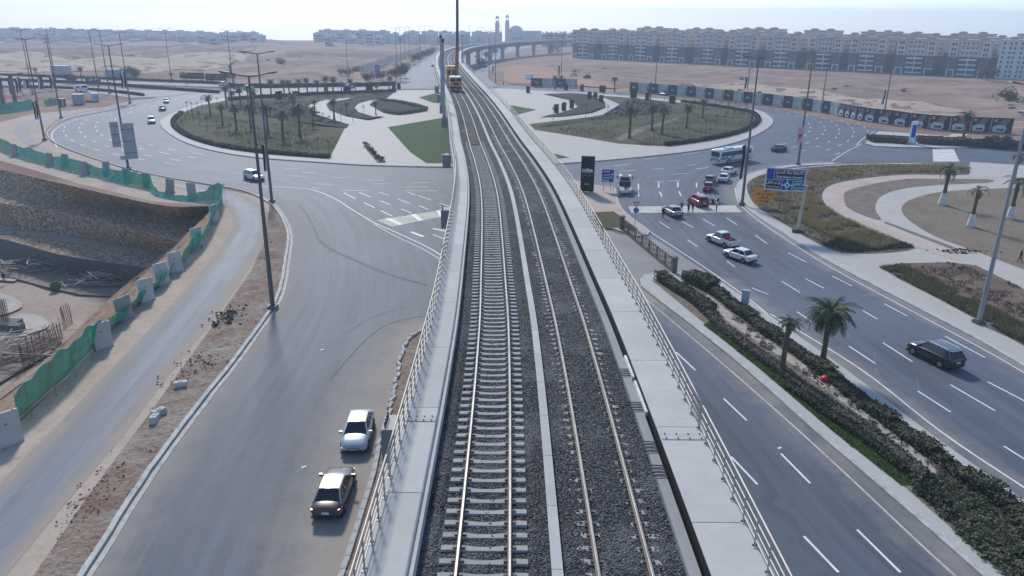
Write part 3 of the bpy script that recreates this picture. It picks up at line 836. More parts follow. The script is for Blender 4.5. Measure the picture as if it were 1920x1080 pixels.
def track(off, label, s_stop):
    root = thing("railway_track", label, "railway track")
    for side in (-.7525, .7525):
        mb = MB()
        for a, b, st in ((S0, SN, 1.2), (SN, SE, 4)):
            o = off + side
            sweep(mb, [(o - .036, -.035), (o - .036, -.004), (o - .028, 0), (o + .028, 0), (o + .036, -.004), (o + .036, -.035)], a, b, st, 0)
            sweep(mb, [(o - .075, -.165), (o - .075, -.15), (o - .012, -.125), (o - .012, -.035), (o + .012, -.035), (o + .012, -.125), (o + .075, -.15), (o + .075, -.165)], a, b, st, 1)
        mb.build("rail", [M_rail, M_railside], root)
    s = s_at(15.2); n = 0
    rest = []
    while s < s_stop:
        p, t, r = frame(s); q = p + r * off; z = rail_z(p.y) - .165
        mt = Matrix.Translation((q.x, q.y, z)) @ Matrix.Rotation(math.atan2(t.y, t.x), 4, 'Z')
        if n < 100:
            o = bpy.data.objects.new("sleeper", SLM); link(o, root); o.matrix_local = mt
        else: rest.append(mt)
        s += .6; n += 1
    if rest:
        nv = len(SLM.vertices); co = np.array([v.co for v in SLM.vertices]); mb = MB()
        fs = [tuple(p.vertices) for p in SLM.polygons]; mi = [p.material_index for p in SLM.polygons]
        for mt in rest:
            mb.add([mt @ Vector(c) for c in co], fs); mb.m[-len(fs):] = mi
        o = mb.build("sleepers", [M_sleeper, M_bolt], root); o["kind"] = 'stuff'
    return root
track(-2.08, "left railway track with pale concrete sleepers fully bare above the ballast", s_at(104))
track(1.92, "right railway track with its sleepers half buried in dark ballast", s_at(110))

# ------------------------------------------------------------------ railings
def railing(label, off, lean, breaks, group):
    root = thing("guard_railing", label, "railing", group=group)
    pm = MB()
    pm.box((0, 0, .01), (.16, .14, .02)); pm.box((0, 0, .55), (.05, .012, 1.08)); pm.box((.035, 0, .55), (.012, .06, 1.08)); 
    pm.box((.05, .05, .03), (.03, .03, .05), m=1); pm.box((.05, -.05, .03), (.03, .03, .05), m=1)
    po = pm.build("post", [M_galv, M_bolt]); PM = po.data; bpy.data.objects.remove(po)
    s = s_at(13); n = 0; rest = []
    while s < s_at(330):
        c = V(s, off, .5); p, t, r = frame(s)
        mt = Matrix.Translation(c) @ Matrix.Rotation(math.atan2(t.y, t.x), 4, 'Z')
        if n < 100:
            o = bpy.data.objects.new("post", PM); link(o, root); o.matrix_local = mt
        else: rest.append(mt)
        s += 1.12 if n < 100 else 2.4; n += 1
    co = [v.co.copy() for v in PM.vertices]; fs = [tuple(p.vertices) for p in PM.polygons]; mb = MB()
    for mt in rest: mb.add([mt @ c for c in co], fs)
    o = mb.build("posts", [M_galv], root); o["kind"] = 'stuff'
    bounds = [s_at(13)] + [s_at(b) for b in breaks] + [s_at(330)]
    for h, rr in ((1.10, .032), (.78, .024), (.50, .024), (.24, .024)):
        for a, b in zip(bounds[:-1], bounds[1:]):
            path = []; x = a + .06
            while x < b - .06:
                path.append(V(x, off, .5 + h)); x += 1.5 if x < s_at(120) else 5
            path.append(V(b - .06, off, .5 + h))
            m2 = MB(); m2.tube(path, rr, 6); m2.build("rail_bar", M_galv, root, smooth=True)
railing("galvanised steel guard railing along the left walkway of the viaduct", -5.25, 0, [20.5, 45, 80, 120], "guard railings of the viaduct")
railing("galvanised steel guard railing along the right walkway of the viaduct", 5.62, 0, [24.0, 50, 90, 140], "guard railings of the viaduct")

# ------------------------------------------------------------------ catenary masts
def mast(Y, off, h, base_dz, label, r0=.24):
    c = V(s_at(Y), off, base_dz)
    root = thing("catenary_mast", label, "catenary mast", c, group="grey catenary masts beside the viaduct")
    mb = MB(); mb.tube([(0, 0, .25), (0, 0, h)], [r0, r0 * .8], 12); mb.build("pole", M_mast, root, smooth=True, sharp=40)
    mb = MB(); mb.lathe([(r0 * 1.9, 0), (r0 * 1.8, .08), (r0 * 1.15, .3), (r0 * 1.1, .8)], n=12); mb.build("base_flange", M_mast, root)
    mb = MB(); mb.lathe([(r0, 0), (r0 * 1.25, .12), (r0 * 1.2, .45), (r0 * .5, .6)], (0, 0, h), 10); mb.build("cap", M_bolt, root)
mast(137.0, -6.0, 12.9, -.85, "grey steel mast on the nearest tall plinth left of the yellow railcar")
mast(158.5, -6.0, 13.1, -.85, "grey steel mast on the plinth just behind the nearest mast")
mast(296, 5.3, 9.5, .5, "grey mast with a dark knob on top, on the right walkway behind the railcar", .3)
# ------------------------------------------------------------------ excavation on the left
def stone_wall(name, a, b, c3, sc):
    t = NT(name, .95, .1)
    v = t.pos((1, 1, 1.3))
    vc = t.voro(v, sc, 'Color'); vd = t.voro(v, sc, 'Distance'); n = t.noise(v, .18, 5, .7); n2 = t.noise(v, 1.2, 5, .7)
    sp = t.n.new("ShaderNodeSeparateColor"); t.l.new(vc, sp.inputs[0])
    c = t.mix(t.ramp(sp.outputs[0], .1, .9), a, b)
    c = t.mix(t.ramp(vd, .35, .65, 0, .75), c, tuple(x * .35 for x in a))
    c = t.mix(t.ramp(n, .45, .7, 0, .7), c, c3)
    c = t.mix(t.ramp(n2, .5, .8, 0, .5), c, tuple(x * .6 for x in c3))
    t.col(c).bump(vd, 1.0, .2)
    return t.mat
M_gabion = stone_wall("rubble_wall_stone", (.38, .275, .20), (.60, .46, .345), (.36, .245, .17), 1.7)
M_bench = ground_mix("bench_gravel", (.42, .34, .265), (.33, .26, .20), (.20, .16, .13), .4, 2.5, bump=.8, bd=.15)
M_pitwall = concrete("pit_concrete", (.15, .15, .155), .5)
M_slope = ground_mix("sandy_slope_soil", (.40, .28, .195), (.33, .215, .145), (.22, .125, .08), .25, 1.6, bump=1.0, bd=.3)
M_floor = ground_mix("pit_floor_sand", (.43, .35, .29), (.38, .29, .235), (.30, .24, .20), .12, .8, bump=.4, bd=.1)
M_floorpale = ground_mix("pale_blinding_concrete", (.53, .50, .46), (.45, .40, .35), (.36, .30, .25), .35, 1.5)
M_timber = plain("weathered_timber", (.36, .31, .26), .85, .15, var=.35, scale=1.0)
M_rust = plain("rusty_rebar", (.13, .085, .065), .8, .2, var=.3)
M_barrier = concrete("barrier_concrete", (.55, .55, .54), .35)
M_barrier_grey_shaded = concrete("grey_shaded_barrier_concrete", (.33, .335, .345), .3)  # one grey barrier, and the far row with its shaded faces painted darker

PL = [([(-220, 262), (-60, 305), (0, 318), (120, 345), (290, 383), (370, 387), (404, 386)], 0.02),
      ([(-220, 322), (0, 365), (125, 377), (250, 393), (340, 411), (392, 402)], -3.8),
      ([(-220, 340), (0, 380), (150, 405), (250, 430), (345, 456)], -4.2),
      ([(-220, 375), (0, 422), (150, 445), (250, 463), (338, 480)], -8.2),
      ([(-220, 400), (0, 447), (125, 480), (290, 503)], -8.6),
      ([(-220, 440), (0, 490), (160, 520), (240, 535)], -12.5)]
def even(pts, n):
    L = [0]
    for a, b in zip(pts[:-1], pts[1:]): L.append(L[-1] + (b - a).length)
    out = []
    for i in range(n):
        d = L[-1] * i / (n - 1); k = min(len(pts) - 2, max(0, int(np.searchsorted(L, d, 'right')) - 1))
        out.append(pts[k].lerp(pts[k + 1], (d - L[k]) / max(1e-6, L[k + 1] - L[k])))
    return out
LW = [even(smooth_line(GL(p, z), 5), 110) for p, z in PL]
def loft(name, A, B, n, mat, amp, sc, seed=0.0, tag_=True):
    rows = []
    for i in range(n + 1):
        row = []
        for a, b in zip(A, B):
            p = a.lerp(b, i / n); f = min(i, n - i) / max(1, n) * 4
            d = amp * min(1, .35 + f) * mnoise.fractal((p.x * sc, p.y * sc, p.z * sc + seed), 1, 2, 4)
            row.append(Vector((p.x + d * .5, p.y - d * .7, p.z + d * .6)))
        rows.append(row)
    mb = MB(); mb.grid(rows[::-1]); o = mb.build(name, mat, smooth=True)
    if tag_: o["kind"] = 'structure'
    return o
loft("excavation_wall", LW[0], LW[1], 9, M_gabion, .35, .5)
BL = [a.lerp(b, .22) for a, b in zip(LW[1], LW[2])]
loft("excavation_bench", LW[1], BL, 2, M_bench, .15, .4)
loft("excavation_wall", BL, LW[2], 5, M_gabion, .35, .5, 2)
loft("excavation_wall", LW[2], LW[3], 9, M_gabion, .35, .5, 3)
BL2 = [a.lerp(b, .3) for a, b in zip(LW[3], LW[4])]
loft("excavation_bench", LW[3], BL2, 2, M_bench, .15, .4, 4)
loft("excavation_wall", BL2, LW[4], 5, M_gabion, .35, .5, 5)
loft("excavation_concrete_wall", LW[4], LW[5], 3, M_pitwall, .05, .3)
top = even(smooth_line(GL([(404, 386), (395, 412), (372, 445), (345, 478), (322, 502), (300, 528), (262, 562), (235, 584), (200, 612), (172, 645), (130, 690), (82, 738), (30, 788), (0, 818), (-60, 880), (-220, 1040), (-420, 1200)], .02), 4), 150)
bot = even(smooth_line(GL([(240, 534), (222, 545), (205, 560), (185, 578), (160, 602), (130, 632), (90, 668), (40, 705), (0, 732), (-80, 790), (-260, 900), (-420, 980)], -12.5), 4), 150)
loft("excavation_slope", top, bot, 26, M_slope, 1.3, .28)
sheet("excavation_floor", GL([(-500, 420), (-220, 438), (0, 488), (160, 518), (245, 533), (225, 552), (160, 610), (90, 675), (0, 740), (-200, 900), (-500, 1000)], -12.5), M_floor, -12.52, step=3, zf=lambda P: np.array([.25 * mnoise.fractal((x * .15, y * .15, 0), 1, 2, 4) for x, y in P]))
for px in ([(-60, 552), (0, 553), (35, 566), (40, 580), (0, 595), (-60, 600)], [(-60, 590), (0, 602), (40, 592), (70, 594), (92, 606), (88, 618), (60, 628), (10, 642), (-60, 650)], [(-60, 505), (0, 512), (30, 520), (28, 530), (0, 528), (-60, 524)]):
    w = [Vector((p.x, p.y, 0)) for p in smooth_line(GL(px, -12.5), 4, True)]
    sheet("blinding_slab", w, M_floorpale, -12.22, step=3)
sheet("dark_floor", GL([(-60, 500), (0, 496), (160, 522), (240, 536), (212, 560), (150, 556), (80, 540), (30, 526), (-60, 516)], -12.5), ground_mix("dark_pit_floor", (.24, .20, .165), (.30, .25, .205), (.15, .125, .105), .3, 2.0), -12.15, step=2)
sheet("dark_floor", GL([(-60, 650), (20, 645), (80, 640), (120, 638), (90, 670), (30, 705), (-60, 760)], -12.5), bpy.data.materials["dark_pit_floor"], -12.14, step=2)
strip("pit_back_bank", [Vector((-190, 40, 0)), Vector((-215, 150, 0)), Vector((-200, 175, 0))], M_slope, 0, 4, -12.6, 0)

def heap(name, label, cat, px, z, n, L, spread, mat, group=None, rx=0.0):
    c = G(*px, z); t = thing(name, label, cat, c, group=group)
    for i in range(n):
        mb = MB(); a = rx + random.gauss(0, .5); l = L * random.uniform(.5, 1.1)
        x, y = random.gauss(0, spread[0]), random.gauss(0, spread[1]); h = .1 + random.random() * spread[2] * max(.15, 1 - abs(x) / (2.2 * spread[0]))
        d = Vector((math.cos(a), math.sin(a), random.gauss(0, .12))) * l / 2
        mb.bar(Vector((x, y, h)) - d, Vector((x, y, h)) + d, random.uniform(.1, .22), random.uniform(.05, .1)); mb.build("plank", mat, t)
    return t
heap("timber_heap", "long heap of grey scaffold timber at the left under the dark pit wall", "timber heap", (66, 509), -12.4, 95, 3.4, (4.6, 1.0, 2.6), M_timber, "timber heaps in the excavation", -.25)
heap("timber_heap", "heap of tangled grey timber at the right end of the dark pit wall", "timber heap", (186, 536), -12.4, 75, 2.8, (2.8, 1.0, 2.6), M_timber, "timber heaps in the excavation", -.2)
heap("timber_heap", "large pile of bare planks and bars at the near lower edge of the excavation", "timber heap", (38, 668), -12.3, 100, 4.2, (3.6, 2.2, 2.4), M_timber, "timber heaps in the excavation", .7)
# row of rebar standing out of the slope
rb = thing("rebar_row", "row of thin rusty starter bars standing out of the near slope", "rebar", G(85, 650, -8.6))
for i in range(46):
    mb = MB(); p = G(40 + i * 2.1, 678 - i * 1.5 - (14 if i > 36 else 0), -8.6) - G(85, 650, -8.6); h = random.uniform(1.2, 2.3)
    mb.tube([p + Vector((0, 0, -.8)), p + Vector((random.gauss(0, .06), random.gauss(0, .06), h))], .035, 5); mb.build("bar", M_rust, rb)
rw = thing("retaining_wall", "low concrete retaining wall with rebar running along the near slope", "wall", G(60, 700, -7.6))
mb = MB(); a = G(-60, 790, -7.6) - G(60, 700, -7.6); b = G(98, 672, -7.6) - G(60, 700, -7.6)
mb.bar(a + Vector((0, 0, -1.6)), b + Vector((0, 0, -1.6)), .5, 3.2); mb.build("wall", M_pitwall, rw)
mb = MB(); mb.bar(a + Vector((0, 0, .05)), b + Vector((0, 0, .05)), .7, .1); mb.build("coping", M_bench, rw)
# rebar column and footing
cg = thing("column_cage", "square cage of rusty column rebar rising from a dark footing in the pit", "rebar cage", G(12, 612, -12.2))
mb = MB(); mb.box((0, 0, .35), (3.2, 2.4, .7)); mb.build("footing", M_pitwall, cg)
for i in range(4):
    for j in range(3):
        mb = MB(); mb.tube([(-.45 + i * .3, -.3 + j * .3, .7), (-.45 + i * .3, -.3 + j * .3, 3.9)], .03, 5); mb.build("bar", M_rust, cg)
for k in range(6):
    mb = MB(); z = 1 + k * .45
    for a, b in (((-.5, -.35), (.5, -.35)), ((.5, -.35), (.5, .35)), ((.5, .35), (-.5, .35)), ((-.5, .35), (-.5, -.35))): mb.bar((*a, z), (*b, z), .025)
    mb.build("link", M_rust, cg)
mb = MB(); mb.box((0, 0, .4), (1.7, 1.3, .8)); mb.box((0, 0, .86), (1.5, 1.1, .12))
o = mb.build("concrete_block", M_pitwall); o.location = G(31, 620, -12.2); tag(o, "dark concrete block lying beside the column cage in the pit", "concrete block")
gb = thing("skip_bin", "small open green bin on the sandy pit floor", "bin", G(105, 543, -12.3), .3)
mb = MB(); 
for x, y, sx, sy in ((-.6, 0, .06, 1.0), (.6, 0, .06, 1.0), (0, -.5, 1.2, .06), (0, .5, 1.2, .06)): mb.box((x, y, .5), (sx, sy, 1.0))
mb.box((0, 0, .05), (1.2, 1.0, .08)); mb.build("body", plain("green_bin_paint", (.02, .12, .06), .6), gb)

# concrete barriers
def barrier_mesh(mat):
    mb = MB(); pr = [(-.32, 0), (-.30, .22), (-.13, .62), (-.10, 2.35), (.10, 2.35), (.13, .62), (.30, .22), (.32, 0)]
    rows = [[Vector((x, y, z)) for y, z in pr] for x in (-.75, .75)]
    mb.grid(rows, 0, True); k = len(pr); mb.add(rows[0], [tuple(range(k))]); mb.add(rows[1], [tuple(range(k))[::-1]])
    for x in (-.45, .45): mb.box((x, 0, 2.37), (.12, .07, .10))
    o = mb.build("barrier", mat); d = o.data; bpy.data.objects.remove(o); return d
BM, BMG = barrier_mesh(M_barrier), barrier_mesh(M_barrier_grey_shaded)
def mark_on(parent, mat):
    mb = MB(); mb.box((-.1, -.112, 1.5), (.22, .012, .10)); mb.box((.02, -.112, 1.28), (.4, .012, .05)); mb.box((.05, -.112, 1.12), (.3, .012, .05))
    mb.build("stencil", mat, parent)
M_stencil = plain("stencil_paint", (.16, .17, .2), .7)
BARR = [((20, 832), .95, 0, "white T shaped concrete barrier nearest the camera, at the lower end of the green net"), ((194, 652), .95, 0, "white concrete barrier at the upper end of the tall green net"),
        ((236, 598), .95, 1, "plain grey concrete barrier between white ones on the near net"), ((276, 564), .95, 0, "white barrier just above the plain grey one on the near net"),
        ((306, 532), .93, 0, "white barrier behind sandy soil where the near net sags to the ground"), ((331, 509), .93, 0, "white leaning barrier below the bright green net fold"),
        ((371, 461), 1.0, 0, "white barrier in the middle of the bright green net near the corner"), ((403, 414), 1.2, 0, "white barrier hidden in the net right at its corner"),
        ((361, 370), -.25, 1, "shaded grey barrier standing bare, nearest to the corner of the far net"), ((319, 362), -.3, 1, "shaded grey barrier standing bare left of the one nearest the corner"),
        ((276, 350), -.35, 1, "shaded grey barrier at the start of the sagging far net"), ((240, 341), -.35, 1, "wide grey barrier in the far net under the double road sign"),
        ((200, 327), -.35, 1, "shaded grey barrier showing its top above the far net, right of the tall one"), ((162, 327), -.35, 1, "tall shaded grey barrier breaking the far net"),
        ((124, 312), -.35, 1, "shaded grey barrier with only its top above the far net"), ((95, 310), -.4, 1, "shaded grey barrier between two far net panels, left of the middle"), ((30, 292), -.4, 1, "grey barrier at the left end of the far net")]
for px, rz, gtype, lab in BARR:
    c = G(*px); o = bpy.data.objects.new("concrete_barrier", BMG if gtype else BM); link(o)
    o.location = c; o.rotation_euler = (random.gauss(0, .05), random.gauss(0, .04), rz); tag(o, lab, "barrier", "concrete barriers round the excavation")
    if not gtype: mark_on(o, M_stencil)

def net_material():
    t = NT("green_netting", .7, .2, 0, (.02, .21, .13))
    v = t.obj(); n = t.noise(v, .8, 3)
    t.col(t.mix(t.ramp(n, .35, .65), (.016, .26, .17), (.04, .42, .285)))
    t.b.inputs['Alpha'].default_value = .9
    return t.mat
M_net = net_material()
def netting(label, px, tops, bots=None, lean=.25):
    base = smooth_line(GL(px), 8); n = len(base)
    root = thing("safety_net", label, "safety net", base[0], group="green safety nets round the excavation")
    tp = np.interp(np.linspace(0, 1, n), np.linspace(0, 1, len(tops)), tops)
    rows = [[], [], [], []]
    for i, p in enumerate(base):
        t = (base[min(i + 1, n - 1)] - base[max(i - 1, 0)]).normalized(); r = Vector((t.y, -t.x, 0))
        h = max(.25, tp[i] + .12 * math.sin(i * .9)); b = .22 * math.sin(i * .55) + .12 * math.sin(i * 1.7)
        for k, f in enumerate((0, .33, .7, 1)):
            off = lean * (1 - f) * (1 if k else 1.6) + b * math.sin(math.pi * f)
            q = p - base[0] + r * off; rows[k].append(Vector((q.x, q.y, .03 + h * f)))
    mb = MB(); mb.grid(rows); mb.build("net", M_net, root, smooth=True)
    mb = MB(); mb.tube([v + Vector((0, 0, .02)) for v in rows[3]], .035, 5); mb.build("rope", M_net, root)
    for i in range(0, n, 9):
        mb = MB(); mb.tube([base[i] - base[0], base[i] - base[0] + Vector((0, 0, max(.4, tp[i] + .05)))], .025, 5); mb.build("post", M_slope, root)
netting("long sagging green net along the far edge of the excavation", [(-40, 255), (12, 283), (40, 294), (62, 300), (95, 309), (140, 320), (190, 332), (232, 342), (285, 353)], [2.2, 2.2, 1.9, 2.3, 1.7, 2.2, 1.6, 2.0, 2.2])
netting("low green net drooping to the ground towards the corner barrier", [(285, 353), (292, 364), (310, 371), (350, 377), (385, 377), (405, 376), (422, 380)], [2.1, 1.0, .7, .7, 1.5, 2.6, 2.9])
netting("bright green net bunched round the corner of the excavation", [(424, 378), (417, 400), (402, 432), (385, 462), (372, 474), (358, 490), (340, 508)], [2.9, 2.0, 2.5, 1.7, 2.4, 2.1, 1.3], lean=.6)
netting("crumpled green net lying low between the grey and the white barriers", [(330, 512), (312, 538), (285, 556), (265, 580), (240, 604), (210, 636)], [1.2, 1.5, 1.0, 1.6, 1.1, 2.0], lean=.7)
netting("tall dark green net nearest the camera beside the service road", [(200, 648), (176, 672), (150, 702), (120, 728), (80, 764), (40, 802)], [2.3, 2.8, 2.7, 2.9, 2.7, 2.5], lean=.5)
netting("green net across the far left building site", [(-40, 222), (0, 214), (30, 210), (62, 205)], [2.6, 2.6, 2.8, 2.8], lean=.2)
netting("short green net heap left of the portable cabin", [(84, 200), (95, 198), (108, 196)], [1.6, 2.2, 1.8], lean=.3)
# far terrace scraps of net
# loose rubble on the dirt verge
M_darkrubble = plain("broken_asphalt", (.045, .042, .042), .9, .2, var=.4)
def rubble(label, px, n, spread, size, mat, group="rubble heaps on the verge"):
    c = G(*px); t = MB()
    for i in range(n):
        x, y = random.gauss(0, spread[0]), random.gauss(0, spread[1]); s = size * random.uniform(.4, 1.3)
        rot = Matrix.Rotation(random.random() * 6, 3, 'Z') @ Matrix.Rotation(random.gauss(0, .5), 3, 'X')
        t.box((x, y, s * .3 + .1 + .35 * math.exp(-(x * x / spread[0] ** 2 + y * y / spread[1] ** 2))), (s, s * random.uniform(.5, .9), s * random.uniform(.3, .6)), rot=rot, top=(random.uniform(.5, .9), random.uniform(.5, .9)))
    o = t.build("rubble_heap", mat); o.location = c; o["kind"] = "stuff"; tag(o, label, "rubble", group)
rubble("heap of black broken asphalt on the verge below the lamp post", (432, 597), 150, (.8, 1.5), .22, M_darkrubble)
rubble("brown stones spread on the verge beside the lower kerb blocks", (368, 690), 110, (.9, 1.6), .15, plain("brown_stones", (.13, .09, .07), .9, .1, var=.4))
rubble("dark stones scattered at the bottom of the verge", (180, 935), 80, (.7, 2.4), .13, plain("grey_brown_stones", (.15, .11, .09), .9, .1, var=.4))
rubble("dark dirt heap dumped on the park path", (1800, 474), 150, (1.7, .6), .22, plain("dark_dirt", (.09, .075, .06), .95, .1, var=.3), "dirt heaps in the park")
for i, (px, lab) in enumerate((((340, 727), "single concrete block on the verge near the brown stones"), ((299, 780), "concrete block on the verge, left of its pair lying lower"), ((291, 792), "tilted concrete block lowest of the three on the verge"))):
    mb = MB(); mb.box((0, 0, .3), (1.0, .5, .5), top=(.94, .9)); mb.box((0, 0, .57), (.3, .2, .05))
    o = mb.build("concrete_block", M_barrier); o.location = G(*px); o.rotation_euler = (0, .12 * (i == 2), .3 + i * .7); tag(o, lab, "concrete block")
# tumbled kerb stones on the right edge of the left road, each its own stone
KR = resample(smooth_line(GL([(712, 832), (722, 805), (733, 770), (738, 742), (744, 712), (748, 690), (757, 660), (765, 640), (780, 628), (802, 617)]), 4), 1.02)
for i, p in enumerate(KR[:-1]):
    d = KR[i + 1] - p; mb = MB(); mb.box((0, 0, .11), (.92, .28, .26), top=(.98, .9))
    o = mb.build("kerb_stone", M_kerb); o.location = p + Vector((random.gauss(0, .06), random.gauss(0, .06), 0))
    o.rotation_euler = (random.gauss(0, .08), random.gauss(0, .05), math.atan2(d.y, d.x) + (random.gauss(0, .2) if i > 1 and i < 16 else 0))
    tag(o, "loose pale kerb stone in the tumbled kerb left of the viaduct, above the plinth", "kerb stone", "tumbled kerb stones left of the viaduct")
K2 = resample(smooth_line(GL([(600, 1200), (648, 1060), (675, 975), (700, 893), (711, 838)]), 4), 1.0)
for i, p in enumerate(K2[:-1]):
    d = K2[i + 1] - p; mb = MB(); mb.box((0, 0, .12), (.97, .32, .28), top=(.99, .9))
    o = mb.build("kerb_stone", M_kerb); o.location = p; o.rotation_euler = (0, 0, math.atan2(d.y, d.x) + random.gauss(0, .02))
    tag(o, "pale kerb stone in the straight kerb beside the parked cars", "kerb stone", "kerb stones beside the parked cars")
# ------------------------------------------------------------------ road markings
mk = MB(); mk_old = MB()
def mark_line(mb, pts, w, z=.034):
    ln = [Vector((p[0], p[1], 0)) for p in pts]; n = len(ln); rows = []
    for i, p in enumerate(ln):
        t = (ln[min(i + 1, n - 1)] - ln[max(i - 1, 0)]).normalized(); r = Vector((t.y, -t.x, 0))
        rows.append([Vector((p.x - r.x * w / 2, p.y - r.y * w / 2, z)), Vector((p.x + r.x * w / 2, p.y + r.y * w / 2, z))])
    mb.grid([[r[1] for r in rows], [r[0] for r in rows]])
    return mb
def dash_px(a, b, w=.16): mark_line(mk, [G(*a), G(*b)], w)
# dashes read off the right carriageways
for a, b in [((1363, 490), (1378, 501)), ((1410, 540), (1441, 553)), ((1466, 528), (1500, 549)), ((1510, 523), (1545, 541)), ((1477, 474), (1512, 492)), ((1560, 518), (1598, 537)), ((1524, 470), (1550, 482)),
             ((1289, 450), (1308, 463)), ((1236, 416), (1256, 429)), ((1280, 416), (1300, 427)), ((1318, 411), (1340, 424)), ((1362, 409), (1382, 422)), ((1416, 441), (1438, 457)), ((1367, 443), (1385, 454)),
             ((1494, 585), (1533, 611)), ((1618, 583), (1645, 599)), ((1658, 570), (1701, 593)), ((1592, 650), (1641, 682)), ((1655, 643), (1711, 679)), ((1772, 631), (1847, 671)),
             ((1721, 734), (1782, 773)), ((1782, 722), (1866, 771)), ((1851, 716), (1935, 760)), ((1882, 837), (1950, 880)), ((1268, 661), (1304, 695)), ((1357, 748), (1400, 789)), ((1371, 857), (1420, 909)), ((1464, 851), (1519, 907)),
             ((1507, 1006), (1572, 1074)), ((1607, 994), (1688, 1074))]:
    dash_px(a, b)
# lanes of the arm seen right of the viaduct, towards the stop line
for a, b in [((1197, 345), (1197, 356)), ((1197, 360), (1198, 368)), ((1235, 342), (1235, 352)), ((1237, 360), (1241, 369)), ((1271, 341), (1271, 351)), ((1273, 359), (1277, 368)), ((1306, 343), (1306, 352)), ((1308, 360), (1313, 369))]:
    dash_px(a, b, .22)
for a, b in [((1228, 341), (1246, 340)), ((1252, 340), (1272, 339)), ((1304, 317), (1330, 314)), ((1290, 311), (1305, 309)), ((1262, 327), (1288, 325)), ((1210, 299), (1235, 296)), ((1160, 322), (1190, 319)), ((1130, 333), (1150, 331)), ((1222, 318), (1245, 316)),
             ((1150, 312), (1180, 308)), ((1280, 290), (1310, 286)), ((1330, 301), (1350, 299))]:
    dash_px(a, b, .2)
# dashes left of the viaduct
for a, b in [((645, 362), (667, 373)), ((673, 361), (696, 370)), ((712, 361), (730, 367)), ((682, 380), (702, 390)), ((713, 377), (731, 384)), ((745, 373), (768, 382)), ((783, 367), (808, 375)), ((714, 395), (736, 406)), ((752, 392), (772, 400)), ((785, 386), (803, 393)),
             ((765, 361), (778, 366)), ((824, 381), (844, 388)), ((812, 440), (836, 450))]:
    dash_px(a, b, .2)
for a, b in [((566, 323), (592, 324)), ((624, 333), (656, 334)), ((530, 317), (560, 317)), ((545, 330), (575, 331)), ((690, 338), (720, 338)), ((770, 343), (805, 343)), ((760, 351), (802, 351)), ((590, 345), (625, 346)), ((700, 345), (730, 345)), ((640, 357), (690, 358)), ((760, 358), (820, 358)), ((585, 352), (600, 353))]:
    dash_px(a, b, .18)
# lane dashes round the ring
CX, CY = -14.2, 244.0
for k, R in enumerate((102.5, 106.2, 109.9, 113.4, 117.0)):
    n = int(2 * math.pi * R / 9)
    for i in range(n):
        a = 2 * math.pi * (i + .31 * k) / n
        if not (a < math.radians(50) or a > math.radians(315) or math.radians(118) < a < math.radians(243)): continue
        if R > 115 and 1 < a < 5: continue
        a2 = a + 3.2 / R
        mark_line(mk, [(CX + R * math.cos(x), CY + R * math.sin(x) * .98) for x in (a, (a + a2) / 2, a2)], .2)
def edge_line(px, w=.16, mb=None, z=.034, sm=True):
    P = smooth_line(GL(px), 5) if sm else GL(px)
    mark_line(mb or mk, P, w, z)
edge_line([(484, 350), (530, 351), (570, 354), (598, 360), (630, 374), (660, 393), (700, 417), (745, 437), (800, 463), (832, 482)], .17)
edge_line([(700, 420), (740, 442), (790, 466), (828, 488)], .12)
edge_line([(1444, 589), (1608, 689), (1764, 810), (1934, 924), (2064, 1012)], .16)
edge_line(mb=mk_old, z=.036, w=.15, px=[(1195, 548), (1262, 604), (1352, 680), (1440, 757), (1517, 826), (1610, 912), (1720, 1016), (1790, 1080), (1880, 1165)])
edge_line([(1378, 352), (1384, 378), (1405, 400), (1445, 430), (1548, 496), (1697, 577), (1830, 648), (1920, 699), (2050, 775)], .14)
edge_line([(1152, 358), (1157, 378), (1168, 398), (1215, 432), (1270, 468), (1330, 508), (1400, 558), (1440, 590)], .15)
edge_line([(1610, 273), (1590, 283), (1560, 302)], .2)
edge_line([(1640, 246), (1616, 262), (1606, 272)], .2)
_rl = [(98 + 240) / 2]
mark_line(mk, [p for p in smooth_line(GL([(107, 276), (103, 268), (97, 254), (105, 242), (125, 231), (160, 221), (210, 211)]), 5)], .18)
for px in ([(1152, 640), (1158, 655)],): pass
# broad short bars on the left arm
for a, b in (((770, 435), (794, 444)), ((812, 429), (836, 434))): mark_line(mk, [G(*a), G(*b)], .45, .036)
o = mk.build("road_markings", M_mark); o["kind"] = 'structure'
# worn crossings
def cross(px): 
    w = GL(px, .038); mk_old.add(w, [tuple(range(len(w)))])
cross([(706, 413), (850, 390), (850, 402), (735, 425)][::-1])
cross([(1178, 387), (1378, 385), (1392, 398), (1184, 399)][::-1])
cross([(1748, 279), (1788, 279), (1800, 303), (1750, 303)][::-1])
cross([(1789, 248), (1818, 250), (1800, 261), (1773, 259)][::-1])
o = mk_old.build("worn_crossing", M_oldmark); o["kind"] = 'structure'
cs = MB()
for i in range(9):
    f = i / 9; a0 = G(706 + 144 * f, 413 - 23 * f); a1 = G(735 + 115 * f, 425 - 23 * f); d = (G(850, 390) - G(706, 413)) * .055
    if i % 3 == 1: cs.add([a0 + Vector((0, 0, .043)), a1 + Vector((0, 0, .043)), a1 + d + Vector((0, 0, .043)), a0 + d + Vector((0, 0, .043))], [(0, 1, 2, 3)])
for i in range(8):
    y = 281 + i * 2.8
    cs.add([G(1749, y, .043), G(1749.5, y + 1.5, .043), G(1790 + i, y + 1.5, .043), G(1789 + i, y, .043)], [(0, 1, 2, 3)])
o = cs.build("crossing_bars", M_mark); o["kind"] = 'structure'
